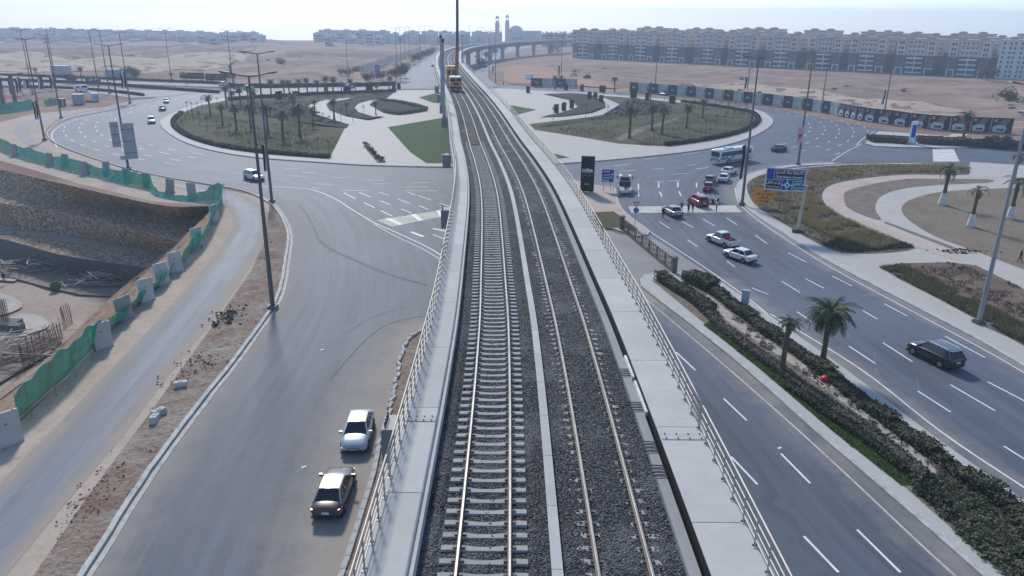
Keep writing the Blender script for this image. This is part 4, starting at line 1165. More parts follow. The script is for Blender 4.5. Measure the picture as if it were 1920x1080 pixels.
# dark tyre marks
ty = MB()
M_tyre = plain("tyre_rubber_mark", (.055, .062, .075), .7, .3, var=.3, obj=False)
for px, w in (([(620, 712), (640, 688), (665, 660), (690, 634), (720, 612), (755, 600), (800, 592)], .16), ([(650, 626), (680, 605), (712, 590), (760, 578)], .08), ([(560, 384), (575, 402), (590, 430), (600, 452), (625, 470), (670, 490), (730, 515), (800, 535)], .5)):
    mark_line(ty, smooth_line(GL(px), 6), w, .03)
o = ty.build("tyre_marks", M_tyre); o["kind"] = 'structure'

# a manhole cover and scraps of litter
M_crack = plain('dark_iron', (.06, .065, .075), .7, .3, var=.2)
for px, lab in (((848, 386), "round manhole cover beside the viaduct near the worn crossing"),):
    mb = MB(); mb.lathe([(.42, 0), (.42, .012)], n=20); t = mb.build("manhole_cover", M_kerb); t.location = G(*px); t.location.z = .025; tag(t, lab, "manhole cover")
    m2 = MB(); m2.lathe([(.33, .0), (.33, .018)], n=20); m2.build("lid", M_crack, t)
for px, lab in (((570, 877), "scrap of white paper lying on the left road beside the dark car"), ((604, 657), "small white litter speck on the left road"), ((1462, 841), "small white litter speck on the inner right carriageway")):
    mb = MB(); mb.box((0, 0, .03), (.35, .25, .05), rz=.6, top=(.7, .6)); t = mb.build("litter", M_mark); t.location = G(*px); t.location.z = .02; tag(t, lab, "litter")
# ------------------------------------------------------------------ street lamps
def proj(P):
    d = Vector(P) - Vector((0, 0, HC)); z = d.dot(_fw)
    return 960 + FPX * d.dot(_rt) / z, 540 - FPX * d.dot(_up) / z
def z_for(base, y):
    """Height above base at which the place reaches image row y."""
    lo, hi = 0.0, 60.0
    for _ in range(40):
        m = (lo + hi) / 2
        if proj((base.x, base.y, base.z + m))[1] > y: lo = m
        else: hi = m
    return lo
M_lamp = plain("lamp_grey_paint", (.125, .12, .125), .55, .4, .2, var=.25, scale=.4)
M_lamplight = plain("pale_lamp_paint", (.30, .31, .32), .5, .4, .2, var=.15, scale=.4)
M_lens = plain("lamp_lens", (.25, .26, .27), .3, .5)
def lamp_proto(m, H=22.1):
    L = thing("street_lamp", "x", "street lamp", group="tall double arm street lamps")
    mb = MB(); mb.tube([(0, 0, .4), (0, 0, 3), (0, 0, H * .5), (0, 0, H)], [.235, .215, .16, .085], 10); mb.build("pole", m, L, smooth=True, sharp=40)
    mb = MB(); mb.box((0, 0, .18), (.85, .85, .36)); mb.box((0, 0, .40), (.55, .55, .08)); mb.build("base", M_lamp, L)
    for s in (-1, 1):
        mb = MB(); mb.tube([(0, 0, H - .05), (s * .8, 0, H + .02), (s * 1.7, 0, H + .22)], [.06, .05, .045], 6)
        a = mb.build("arm", m, L)
        mb = MB(); mb.box((s * 2.15, 0, H + .30), (1.0, .34, .12), rot=Matrix.Rotation(-s * .16, 3, 'Y'), top=(.85, .7))
        h = mb.build("luminaire", M_lamp, L)
        mb = MB(); mb.box((s * 2.2, 0, H + .235), (.5, .24, .02), rot=Matrix.Rotation(-s * .16, 3, 'Y')); mb.build("lens", M_lens, h)
    return L
LAMPS = [((84, 264), .0, "lamp on the far left verge of the ring road, flag at its foot"), ((115, 222), 0, "lamp between service road and ring road at the far left bend"),
         ((186, 172), 0, "lamp in the hedge behind the blue cabin on the left"), ((244, 194), 0, "lamp at the hedge tip with a striped flag, left of the three cars"),
         ((241, 318), .05, "lamp carrying a double road sign beside the ring road"), ((512, 580), 0, "nearest lamp on the dirt verge left of the viaduct"),
         ((510, 380), 0, "lamp with a dark hanging flag at the corner of the left verge"), ((1391, 385), .0, "lamp with a dark flag at the park kerb behind the orange sign"),
         ((1496, 310), 0, "lamp at the park edge beside the banner with a pink emblem"), ((1542, 190), 0, "lamp behind the hoarding before the right hand apartment blocks"),
         ((62, 178), 0, "lamp behind the flags at far left"), ((105, 152), 0, "distant lamp on the far left approach with pale foot"), ((206, 176), 0, "faint distant lamp right of the hedge sign on the left approach"),
         ((322, 153), 0, "distant lamp beside the far left billboards, left of them"), ((437, 160), 0, "distant lamp with a flag before the open desert, left of centre"), ((654, 163), 0, "distant pale lamp above the row of roundabout palms"),
         ((744, 126), 0, "nearest lamp of the distant row along the avenue left of the viaduct"), ((752, 118), 0, "second lamp of the distant avenue row"), ((760, 113), 0, "third lamp of the distant avenue row"),
         ((768, 109), 0, "fourth lamp of the distant avenue row"), ((787, 102), 0, "fifth lamp of the distant avenue row"), ((797, 99), 0, "sixth lamp of the distant avenue row"), ((807, 97), 0, "farthest lamp of the distant avenue row"),
         ((903, 112), 0, "lamp in the dark planted tip between the distant carriageways"), ((917, 146), 0, "lamp at the kerb of the distant boulevard, left of its twin"), ((929, 156), 0, "lamp at the kerb of the distant boulevard by the reddish desert"),
         ((1052, 146), 0, "distant lamp beside two palms before the first hoarding"), ((1228, 166), 0, "distant lamp before the apartment rows, centre of the right desert"),
         ((1401, 172), 0, "distant lamp hung with dark cloth behind the hoarding"), ((1658, 212), 0, "lamp hung with dark cloth before the car hoarding"), ((1834, 609), .25, "big near lamp leaning out of the right edge"),
         ((880, 96), 0, "faint lamp far along the boulevard under the viaduct bend"), ((940, 88), 0, "farthest faint lamp on the boulevard bend")]
LP = lamp_proto(M_lamp); LPP = lamp_proto(M_lamplight)
used = {0: False, 1: False}
for i, (px, rz, lab) in enumerate(LAMPS):
    pale = 1 if px in ((654, 163), (1834, 609), (322, 153)) else 0
    src = LPP if pale else LP; c = G(*px); c.z = .1
    if not used[pale]:
        src.location = c; src.rotation_euler = (0, 0, rz); src["label"] = lab; used[pale] = True
    else: dup(src, c, rz + random.gauss(0, .05), lab)
# ------------------------------------------------------------------ flags
M_flagdark = plain("navy_flag_cloth", (.012, .015, .035), .8, .1, var=.3)
M_flagred = plain("maroon_flag_cloth", (.11, .014, .03), .8, .1, var=.3)
M_flagwhite = plain("white_flag_cloth", (.62, .60, .62), .8, .1)
def flag(px, ytop, ybot, wpx, label, cols, group="hanging flags", pole=None):
    base = G(*px); z1 = z_for(base, ytop); z0 = z_for(base, ybot); dist = (base - Vector((0, 0, HC))).length
    w = wpx * dist / FPX
    t = thing("hanging_flag", label, "flag", base, group=group)
    n = len(cols); 
    for k, m in enumerate(cols):
        mb = MB(); rows = []
        for i in range(9):
            f = i / 8; z = z1 + (z0 - z1) * f; row = []
            for j in range(4):
                u = (k + j / 3) / n; x = -.25 - w * u * (1 - .25 * f) ; row.append(Vector((x + .12 * w * math.sin(f * 5), .12 * w * math.sin(u * 9 + f * 4), z + .12 * w * math.sin(u * 5))))
            rows.append(row)
        b = len(rows); mb.grid(rows); mb.grid([[p + Vector((0, .03, 0)) for p in r][::-1] for r in rows])
        mb.build("stripe", m, t, smooth=True)
    if pole:
        mb = MB(); mb.tube([(0, 0, 0), (0, 0, z1 + .8)], [.09, .05], 7); mb.build("pole", M_lamp, t)
flag((84, 264), 190, 224, 7, "dark flag with white fold hanging at the foot of the leftmost ring road lamp", [M_flagdark, M_flagwhite, M_flagred])
flag((511, 380), 272, 321, 7, "navy flag with a white top hanging on the corner lamp left of the viaduct", [M_flagwhite, M_flagdark, M_flagdark])
flag((244, 194), 137, 165, 9, "maroon and white flag on the lamp at the hedge tip", [M_flagred, M_flagwhite, M_flagred])
flag((1391, 385), 272, 336, 8, "black and white flag hanging on the park lamp beside the white cars", [M_flagwhite, M_flagdark, M_flagdark])
flag((437, 160), 123, 142, 4, "small maroon and white flag on the distant lamp before the desert", [M_flagdark, M_flagwhite])
FL = [((12, 196), 148, 178, 7, "dark red flag at the left end of the row of flags", [M_flagred, M_flagdark]), ((30, 190), 146, 176, 6, "dark flag hanging beside the steel gantry", [M_flagdark, M_flagdark]),
      ((44, 180), 146, 175, 9, "striped maroon and white flag right of the steel gantry", [M_flagred, M_flagwhite, M_flagdark]), ((58, 176), 150, 167, 9, "white and navy flag bunched right of the striped one", [M_flagdark, M_flagwhite]),
      ((84, 172), 143, 168, 8, "navy flag with white edge in the middle of the flag row", [M_flagdark, M_flagdark, M_flagwhite]), ((107, 170), 142, 166, 9, "black and white flag at the right end of the flag row", [M_flagdark, M_flagwhite, M_flagdark]),
      ((1655, 216), 168, 196, 5, "thin dark cloth wound on the lamp before the car hoarding", [M_flagdark, M_flagwhite]), ((1400, 170), 145, 166, 4, "thin dark cloth wound on the lamp behind the hoarding", [M_flagdark, M_flagdark]),
      ((926, 156), 124, 140, 3, "maroon and white flag on the boulevard lamp by the desert", [M_flagred, M_flagwhite]), ((1050, 146), 124, 142, 3, "maroon flag beside the two palms before the hoarding", [M_flagdark, M_flagred])]
for i, f in enumerate(FL): flag(*f, pole=(i < 6))

# ------------------------------------------------------------------ writing
AR = {'ا': 0xFE8D, 'ب': 0xFE8F, 'ة': 0xFE93, 'ت': 0xFE95, 'ث': 0xFE99, 'ج': 0xFE9D, 'ح': 0xFEA1, 'خ': 0xFEA5, 'د': 0xFEA9, 'ذ': 0xFEAB, 'ر': 0xFEAD, 'ز': 0xFEAF, 'س': 0xFEB1, 'ش': 0xFEB5,
      'ص': 0xFEB9, 'ض': 0xFEBD, 'ط': 0xFEC1, 'ع': 0xFEC9, 'غ': 0xFECD, 'ف': 0xFED1, 'ق': 0xFED5, 'ك': 0xFED9, 'ل': 0xFEDD, 'م': 0xFEE1, 'ن': 0xFEE5, 'ه': 0xFEE9, 'و': 0xFEED, 'ى': 0xFEEF, 'ي': 0xFEF1, 'ئ': 0xFE89}
RJ = set('اةدذرزوى')
def arabic(s):
    out = []
    for i, ch in enumerate(s):
        if ch not in AR: out.append(ch); continue
        prev = i > 0 and s[i - 1] in AR and s[i - 1] not in RJ
        nxt = i + 1 < len(s) and s[i + 1] in AR and ch not in RJ
        out.append(chr(AR[ch] + (3 if prev and nxt else 2 if nxt else 1 if prev else 0)))
    return ''.join(out[::-1])
def text(body, size, mat, parent, loc, rot=(math.pi / 2, 0, 0), name="lettering", width=None, bold=0.0, height=None):
    c = bpy.data.curves.new("lettering", 'FONT'); c.body = body; c.size = size; c.align_x = 'CENTER'; c.align_y = 'CENTER'; c.extrude = .008; c.offset = bold; c.resolution_u = 3
    o = bpy.data.objects.new("lettering", c); COL.objects.link(o); bpy.context.view_layer.update()
    me = bpy.data.meshes.new_from_object(o.evaluated_get(bpy.context.evaluated_depsgraph_get()))
    bpy.data.objects.remove(o); bpy.data.curves.remove(c)
    n = bpy.data.objects.new(name, me); me.materials.clear(); me.materials.append(mat); link(n, parent)
    n.location = loc; n.rotation_euler = rot
    xs = [v.co.x for v in me.vertices]; ys = [v.co.y for v in me.vertices]
    if xs:
        cx, cy = (max(xs) + min(xs)) / 2, (max(ys) + min(ys)) / 2
        fx = width / (max(xs) - min(xs)) if width else 1; fy = height / (max(ys) - min(ys)) if height else (fx if width and not height else 1)
        for v in me.vertices: v.co.x = (v.co.x - cx) * fx; v.co.y = (v.co.y - cy) * fy
    return n
M_blue = plain("road_sign_blue", (.010, .045, .36), .45, .4, var=.06)
M_sgreen = plain("road_sign_green", (.01, .17, .15), .45, .4, var=.06)
M_swhite = plain("sign_white", (.78, .79, .80), .5, .4, var=.04)
M_sblack = plain("sign_black", (.012, .013, .016), .4, .4, var=.1)
M_orange = plain("sign_orange", (.72, .28, .012), .5, .4, var=.08)
M_red = plain("sign_red", (.45, .02, .02), .5, .4)
M_signback = plain("sign_back_aluminium", (.33, .345, .36), .5, .4, .3, var=.12)
def face_cam(c): return math.atan2(-c.x, c.y) * 1.0
# big cantilevered direction sign
c = G(1495, 437); rz = -.28
t = thing("direction_sign", "big blue direction sign in Arabic and English on a leaning grey post", "road sign", c, rz)
mb = MB(); mb.box((0, 0, .28), (1.5, 1.2, .56), top=(.9, .9)); mb.build("footing", M_bolt, t)
mb = MB(); mb.tube([(0, 0, .5), (.1, 0, 3), (.28, 0, 6.6)], [.23, .2, .16], 10); mb.build("post", M_galv, t, smooth=True, sharp=40)
mb = MB(); mb.box((.26, .0, 6.35), (.5, .5, .5)); mb.build("clamp", M_signback, t)
mb = MB(); mb.bar((.2, .12, 6.35), (-4.6, .12, 6.35), .18); mb.build("arm", M_galv, t)
W_, H_ = 5.15, 3.05; zc = 7.25; cx = -2.45
mb = MB(); mb.box((cx, -.02, zc), (W_, .08, H_)); pn = mb.build("panel", [M_blue], t)
def rim(parent, cx, zc, w, h, b, mat, y=-.066, name="border"):
    mb = MB()
    for dx, dz, sx, sz in ((0, h / 2, w + b, b), (0, -h / 2, w + b, b), (-w / 2, 0, b, h - b), (w / 2, 0, b, h - b)): mb.box((cx + dx, y, zc + dz), (sx, .012, sz))
    return mb.build(name, mat, parent)
rim(t, cx, zc, W_ - .12, H_ - .12, .1, M_swhite)
mb = MB(); mb.box((cx + .42, -.066, zc + .66), (3.85, .014, 1.18)); mb.build("legend_panel", M_sblack, t); rim(t, cx + .42, zc + .66, 3.85, 1.18, .05, M_swhite, -.075)
text(arabic("كاتدرائية ميلاد المسيح"), .5, M_swhite, t, (cx + .42, -.08, zc + .93), width=3.5, height=.55, bold=.012)
text("Christ Nativity Cathedral", .4, M_swhite, t, (cx + .42, -.08, zc + .33), width=3.4, height=.36, bold=.008)
mb = MB(); mb.box((cx - 1.42, -.066, zc - .74), (2.1, .014, 1.2)); mb.build("legend_panel", M_sblack, t); rim(t, cx - 1.42, zc - .74, 2.1, 1.2, .045, M_swhite, -.075)
text(arabic("مركز مصر الثقافى"), .4, M_swhite, t, (cx - 1.42, -.08, zc - .5), width=1.9, height=.48, bold=.012)
text("Cultural Center", .3, M_swhite, t, (cx - 1.42, -.08, zc - 1.04), width=1.8, height=.24)
mb = MB(); mb.box((cx + 1.66, -.066, zc - .74), (1.5, .014, 1.2)); mb.build("legend_panel", M_sgreen, t); rim(t, cx + 1.66, zc - .74, 1.5, 1.2, .045, M_swhite, -.075)
text(arabic("ط الدائرى"), .4, M_swhite, t, (cx + 1.66, -.08, zc - .5), width=1.3, height=.42, bold=.012)
text("Ring Rd", .3, M_swhite, t, (cx + 1.66, -.08, zc - 1.05), width=1.2, height=.26)
mb = MB(); mb.lathe([(.34, -.075), (.34, -.06)], (cx + .28, 0, zc - .74), 16, axis='y'); mb.lathe([(.19, -.082), (.19, -.07)], (cx + .28, 0, zc - .74), 12, 1, axis='y')
for a in range(4): mb.box((cx + .28 + .52 * math.cos(a * math.pi / 2), -.068, zc - .74 + .55 * math.sin(a * math.pi / 2)), (.5 if a % 2 == 0 else .11, .014, .11 if a % 2 == 0 else .6))
mb.build("roundabout_symbol", [M_swhite, M_sgreen], t)
# orange detour sign
c = G(1429, 391); t = thing("detour_sign", "orange detour sign with black Arabic writing and an arrow, in the park grass", "road sign", c, -.26)
mb = MB(); mb.box((0, 0, 2.0), (3.0, .06, 2.3)); mb.build("panel", M_orange, t)
for x in (-1.1, 1.1): mb = MB(); mb.tube([(x, .08, 0), (x, .08, 3.0)], .05, 6); mb.build("post", M_galv, t)
text(arabic("محور"), .5, M_sblack, t, (.45, -.04, 2.85), width=.9, height=.42, bold=.012); text(arabic("محمد بن زايد"), .5, M_sblack, t, (.05, -.04, 2.32), width=2.5, height=.5, bold=.014); text(arabic("الشمالى"), .5, M_sblack, t, (0, -.04, 1.75), width=1.3, height=.5, bold=.014)
mb = MB(); mb.box((-.1, -.04, 1.18), (1.1, .014, .1)); mb.add([(.45, -.05, 1.36), (.45, -.05, 1.0), (.85, -.05, 1.18)], [(0, 1, 2)]); mb.build("arrow", M_sblack, t)
# dark advertising pylon
c = G(1100, 363); t = thing("advertising_pylon", "tall black advertising pylon with grey side, lettered nile in white", "billboard", c, -.20)
mb = MB(); mb.box((0, .42, 3.3), (2.2, .8, 5.9)); mb.build("body", plain("pylon_side_grey", (.36, .35, .36), .6), t)
mb = MB(); mb.box((0, -.01, 3.3), (2.2, .06, 5.9)); mb.build("face", plain("matt_black_face", (.008, .009, .012), .85, .1), t)
for x in (-.7, .7): mb = MB(); mb.box((x, .42, .17), (.3, .4, .36)); mb.build("foot", M_signback, t)
M_grey_l = plain("grey_lettering", (.42, .42, .43), .6)
text("nile", .9, M_swhite, t, (0, -.05, 3.95), width=1.75, height=.62, bold=.03); 
text("DEVELOPMENTS", .2, M_swhite, t, (0, -.05, 3.48), width=1.72, height=.13); text(arabic("للتطوير العقارى"), .3, M_grey_l, t, (-.05, -.05, 3.05), width=1.6, height=.24)
mb = MB(); pts = [(-.45 + .9 * i / 10, -.045, 1.78 + .12 * math.sin(math.pi * i / 10)) for i in range(11)]; mb.tube(pts, .014, 4); mb.build("emblem_arc", M_grey_l, t); text("NTR31", .3, M_grey_l, t, (0, -.05, 1.58), width=.85, height=.28, bold=.01)
# small blue direction board
c = G(1138, 359.5); t = thing("direction_board", "small blue direction board with green lines and a bent arrow, on two posts", "road sign", c, -.2)
mb = MB(); mb.box((0, 0, 2.72), (1.95, .06, 2.1)); mb.build("panel", M_blue, t)
for x in (-.6, .58): mb = MB(); mb.tube([(x, .07, 0), (x, .07, 3.5)], .045, 6); mb.build("post", M_lamp, t)
for z in (3.42, 2.36): mb = MB(); mb.box((-.22, -.035, z), (1.4, .014, .42)); mb.build("legend_panel", M_sgreen, t)
for z, s in ((3.42, "القاهرة"), (2.88, "السويس"), (2.36, "القاهرة")): text(arabic(s), .3, M_swhite, t, (-.22, -.05, z), width=1.0, height=.3, bold=.012)
text("Suez", .3, M_swhite, t, (-.25, -.04, 1.9), width=1.1, height=.2, bold=.01)
mb = MB(); mb.box((.62, -.04, 2.65), (.1, .014, .75)); mb.box((.74, -.04, 3.03), (.3, .014, .1)); mb.add([(.8, -.05, 3.18), (.8, -.05, 2.88), (.95, -.05, 3.03)], [(0, 1, 2)]); mb.build("arrow", M_swhite, t)
# give way and roundabout signs
c = G(1190, 430); t = thing("roundabout_sign", "round blue roundabout sign below a give way triangle on one thin post", "road sign", c, -.25)
mb = MB(); mb.tube([(0, 0, 0), (0, 0, 3.9)], .045, 7); mb.build("post", M_galv, t)
mb = MB(); mb.lathe([(.40, -.09), (.40, -.06)], (.04, 0, 2.72), 20, axis='y'); d = mb.build("disc", M_blue, t)
mb = MB()
for k in range(3):
    a0 = k * 2.094 + .5; pts = [(.04 + .22 * math.cos(a0 + j * .25), -.1, 2.72 + .22 * math.sin(a0 + j * .25)) for j in range(6)]; mb.tube(pts, .035, 4)
mb.build("arrow", M_swhite, d)
def tri(s, y, m, nm, p):
    mb = MB(); z0 = 3.62; P = [(-s, y, z0 + s * .6), (s, y, z0 + s * .6), (0, y, z0 - s * 1.1)]; mb.add(P + [(a, y + .02, b) for a, _, b in P], [(0, 2, 1), (3, 4, 5), (0, 1, 4, 3), (1, 2, 5, 4), (2, 0, 3, 5)]); return mb.build(nm, m, p)
td = tri(.46, -.07, M_red, "triangle", t); tri(.28, -.085, M_swhite, "field", td)
# double sign seen from behind on the lamp by the ring road
c = G(240, 319); t = thing("sign_back", "two tall grey sign panels seen from behind on the lamp by the ring road", "road sign", c, .42)
for x, zc, w, h in ((-1.15, 6.6, 1.4, 4.6), (.95, 5.3, 2.2, 6.6)):
    mb = MB(); mb.box((x, .3, zc), (w, .08, h)); p = mb.build("panel", M_signback, t)
    for k in range(3): mb = MB(); mb.box((x, .24, zc - h * .33 + k * h * .33), (w * .95, .05, .09)); mb.build("rail", M_bolt, p)
mb = MB(); mb.box((-.2, .2, 2.3), (1.5, .06, .7)); mb.build("small_plate", M_signback, t)
# banner, totem, boards in the distance
c = G(1496, 310); t = thing("lamp_banner", "white banner with a pink emblem hanging beside the park edge lamp", "banner", c)
mb = MB(); mb.box((-.5, -.3, z_for(c, 253)), (1.3, .04, 3.2)); mb.build("cloth", plain("pale_pink_banner", (.52, .40, .44), .8), t)
mb = MB(); zc = z_for(c, 252); mb.add([(-1.0, -.34, zc + .1), (0.0, -.34, zc + .1), (-.5, -.34, zc - 1.0)], [(0, 2, 1)]); mb.build("emblem", M_red, t)
c = G(1708, 271); t = thing("totem_sign", "white and blue stone totem at the tip of the hedged traffic island", "totem", c, -.45)
mb = MB(); mb.box((0, 0, 2.7), (1.5, .7, 5.4), top=(.85, .9)); mb.build("slab", M_swhite, t)
mb = MB(); mb.box((.1, -.37, 3.2), (.9, .06, 3.0)); mb.build("blue_panel", M_blue, t); mb = MB(); mb.box((.7, 0, 4.9), (1.6, .6, .35)); mb.build("arm", M_signback, t); mb = MB(); mb.box((0, 0, .3), (2.2, 1.2, .6)); mb.build("plinth", M_kerb, t)
def board(px, wpx, ytop, ybot, label, mat, posts=2, rz=0.0, art=None):
    c = G(*px); dist = (c - Vector((0, 0, HC))).length; w = wpx * dist / FPX; z1, z0 = z_for(c, ytop), max(.3, z_for(c, ybot))
    t = thing("billboard", label, "billboard", c, rz)
    mb = MB(); mb.box((0, 0, (z0 + z1) / 2), (w, .25, z1 - z0)); mb.build("panel", mat, t)
    for i in range(posts):
        x = (i - (posts - 1) / 2) * w * .6; mb = MB(); mb.tube([(x, .2, 0), (x, .2, z1 * .9)], .12, 6); mb.build("post", M_lamp, t)
    if art:
        for k in range(5): mb = MB(); mb.box((random.uniform(-.3, .3) * w, -.14, z0 + (z1 - z0) * random.uniform(.25, .8)), (w * random.uniform(.1, .35), .03, (z1 - z0) * .08)); mb.build("writing", art, t)
    return t
M_bd1 = plain("dark_purple_board", (.06, .045, .07), .6, var=.5, scale=.3); M_bd2 = plain("dark_teal_board", (.03, .07, .10), .6, var=.3, scale=.4)
board((176, 160), 23, 145, 158, "dark blue road board above the hedge on the left approach", M_bd2, 2, .1, M_swhite)
board((216, 149), 27, 131, 146, "grey blue blank board at the edge of the left desert", plain("grey_blue_board", (.26, .31, .37), .6), 3)
board((368, 150), 29, 136, 148, "dark purple billboard beyond the approach road, left of its neighbour", M_bd1, 2, 0, M_grey_l)
board((405, 153), 34, 138, 151, "dark purple billboard beside the palms, right of its neighbour", M_bd1, 2, 0, M_grey_l)
board((761, 130), 18, 118, 128, "grey billboard above the dark trees by the avenue", M_signback, 2)
board((708, 142), 8, 122, 134, "blue board on white legs beside the desert fence", M_blue, 2, 0, M_swhite)
# site gantry, cabins on the far left
c = G(22, 196); t = thing("steel_gantry", "dark steel gantry with a flat canopy on two thick columns at far left", "gantry", c, .15)
for x in (-2.6, 1.2): mb = MB(); mb.tube([(x, 0, 0), (x + .1, 0, 9.4)], [.65, .55], 10); mb.build("column", M_lamp, t)
mb = MB(); mb.box((-1.5, 0, 9.6), (11, 5, .5)); mb.build("canopy", plain("canopy_brown", (.12, .09, .085), .6), t); mb = MB(); mb.box((-4.5, 0, 5.6), (13, .5, .55)); mb.build("beam", M_lamp, t)
def cabin(px, size, rz, label, mat):
    t = thing("site_cabin", label, "cabin", G(*px), rz)
    mb = MB(); mb.box((0, 0, size[2] / 2 + .2), size); mb.build("body", mat, t); mb = MB(); mb.box((0, 0, size[2] + .26), (size[0] + .1, size[1] + .1, .12)); mb.build("roof", M_signback, t)
    mb = MB(); mb.box((size[0] * .25, -size[1] / 2 - .02, 1.2), (.8, .05, 1.9)); mb.build("door", M_signback, t)
    for x in (-size[0] * .35, size[0] * .35): mb = MB(); mb.box((x, 0, .1), (.3, size[1], .2)); mb.build("skid", M_bolt, t)
cabin((149, 196), (3.2, 2.4, 3.0), .3, "grey green portable site cabin on the far left verge", plain("grey_green_cabin", (.30, .35, .33), .7))
cabin((179, 190), (2.2, 2.4, 2.4), .6, "pale blue cabin tilted beside a dirt heap on the far left", plain("pale_blue_cabin", (.45, .52, .62), .6))
cabin((118, 200), (1.6, 1.6, 2.2), .2, "small dark cabin at the foot of the second lamp on the left", plain("dark_cabin", (.05, .055, .08), .7))
cabin((992, 150), (4.0, 2.5, 2.6), .2, "small white cabin alone on the reddish desert", M_swhite)
cabin((116, 140), (8.0, 4.0, 4.0), -.2, "low pale shed with a grey roof at the edge of the left desert", plain("pale_shed", (.42, .42, .43), .7))
rubble("brown dirt heap between the two cabins on the far left", (165, 192), 60, (1.8, .8), .8, M_slope, "dirt heaps by the site cabins")
# gate wall in the median, utility box, red bag
a, b = G(1166, 432), G(1262, 512); d = b - a; L = d.length
t = thing("grille_wall", "long dark metal grille fence between two concrete posts beside the right road", "fence", a, math.atan2(d.y, d.x))
M_wall = concrete("grille_post_concrete", (.17, .155, .135), .4); M_grille = plain("dark_grille", (.085, .078, .07), .6, .3, .3)
for x in (-.15, L + .15): mb = MB(); mb.box((x, 0, .95), (.55, .55, 1.9)); mb.box((x, 0, 1.95), (.68, .68, .14)); mb.build("end_post", M_wall, t)
mb = MB(); mb.box((L / 2, 0, .1), (L, .26, .2)); mb.build("plinth_wall", M_wall, t)
nb = 7
for i in range(nb):
    x0, x1 = L * i / nb + .08, L * (i + 1) / nb - .08; mb = MB()
    for z in (.30, 1.62): mb.box(((x0 + x1) / 2, 0, z), (x1 - x0, .06, .09))
    k = int((x1 - x0) / .34)
    for j in range(k + 1): mb.box((x0 + (x1 - x0) * j / k, 0, .96), (.045, .04, 1.3))
    for j in range(4): mb.bar((x0 + (x1 - x0) * j / 4, .03, .34), (x0 + (x1 - x0) * (j + 1) / 4, .03, 1.58), .04)
    mb.build("grille_panel", M_grille, t)
    if i: mb = MB(); mb.box((L * i / nb, 0, .95), (.14, .14, 1.5)); mb.build("post", M_wall, t)
c = G(1396, 575); t = thing("utility_cabinet", "pale grey electric cabinet standing in the median hedge", "utility cabinet", c, -.45)
mb = MB(); mb.box((0, 0, .9), (.75, .5, 1.6)); mb.build("body", plain("cabinet_grey", (.46, .50, .53), .5), t); mb = MB(); mb.box((0, 0, 1.74), (.85, .6, .1), top=(.9, .8)); mb.build("roof", M_signback, t); mb = MB(); mb.box((0, 0, .06), (.85, .6, .12)); mb.build("base", M_kerb, t)
mb = MB(); mb.box((0, -.26, .95), (.62, .02, 1.3)); dr = mb.build("door", plain("cabinet_door", (.42, .46, .49), .5), t); mb = MB(); mb.box((.2, -.285, .95), (.05, .03, .2)); mb.build("handle", M_bolt, dr)
mb = MB(); mb.lathe([(.12, .0), (.34, .06), (.38, .2), (.3, .36), (.12, .46), (.04, .5)], n=10); o = mb.build("red_bag", M_red); o.location = G(1546, 718); o.location.z = .17; tag(o, "small red bag lying in the median planting below the big palm", "bag")
# ------------------------------------------------------------------ vehicles
def paint(name, col, rough=.3, metal=.15):
    t = NT(name, rough, .5, metal, col); n = t.noise(t.obj(), 3.0, 3)
    t.col(t.mix(t.ramp(n, .35, .7), tuple(c * .9 for c in col), tuple(min(1, c * 1.05) for c in col)))
    t.b.inputs['Coat Weight'].default_value = .5; t.b.inputs['Coat Roughness'].default_value = .12
    return t.mat
M_glass = plain("car_glass", (.014, .02, .026), .08, .6, var=.1)
M_tyrem = plain("tyre_rubber", (.016, .016, .017), .85, .2)
M_rimm = plain("alloy_rim", (.42, .43, .44), .35, .5, .7)
M_trim = plain("black_trim", (.02, .02, .022), .6, .3)
M_head = plain("headlamp_glass", (.30, .33, .36), .2, .6)
M_tail = plain("tail_lamp_red", (.30, .012, .012), .25, .5)
M_plate = plain("number_plate_white", (.62, .62, .60), .5)
def wheel(parent, x, y, r=.33, w=.22):
    s = 1 if y > 0 else -1
    mb = MB(); mb.lathe([(r * .62, -w / 2), (r * .94, -w / 2), (r, -w * .3), (r, w * .3), (r * .94, w / 2), (r * .62, w / 2)], (x, y, r), 16, axis='y')
    wo = mb.build("wheel", M_tyrem, parent, smooth=True, sharp=40)
    mb = MB(); yy = s * w / 2
    mb.lathe([(r * .64, yy - .012), (r * .60, yy + s * .006)] if s > 0 else [(r * .60, yy - .006), (r * .64, yy + .012)], (x, y, r), 14, axis='y')
    rm = mb.build("rim", M_rimm, wo)
    mb = MB()
    for k in range(5):
        a = k * 1.2566; mb.bar((x + .06 * math.cos(a), y + yy + s * .012, r + .06 * math.sin(a)), (x + r * .55 * math.cos(a + .62), y + yy + s * .012, r + r * .55 * math.sin(a + .62)), .06, .02)
    mb.build("spoke_gap", M_trim, wo)
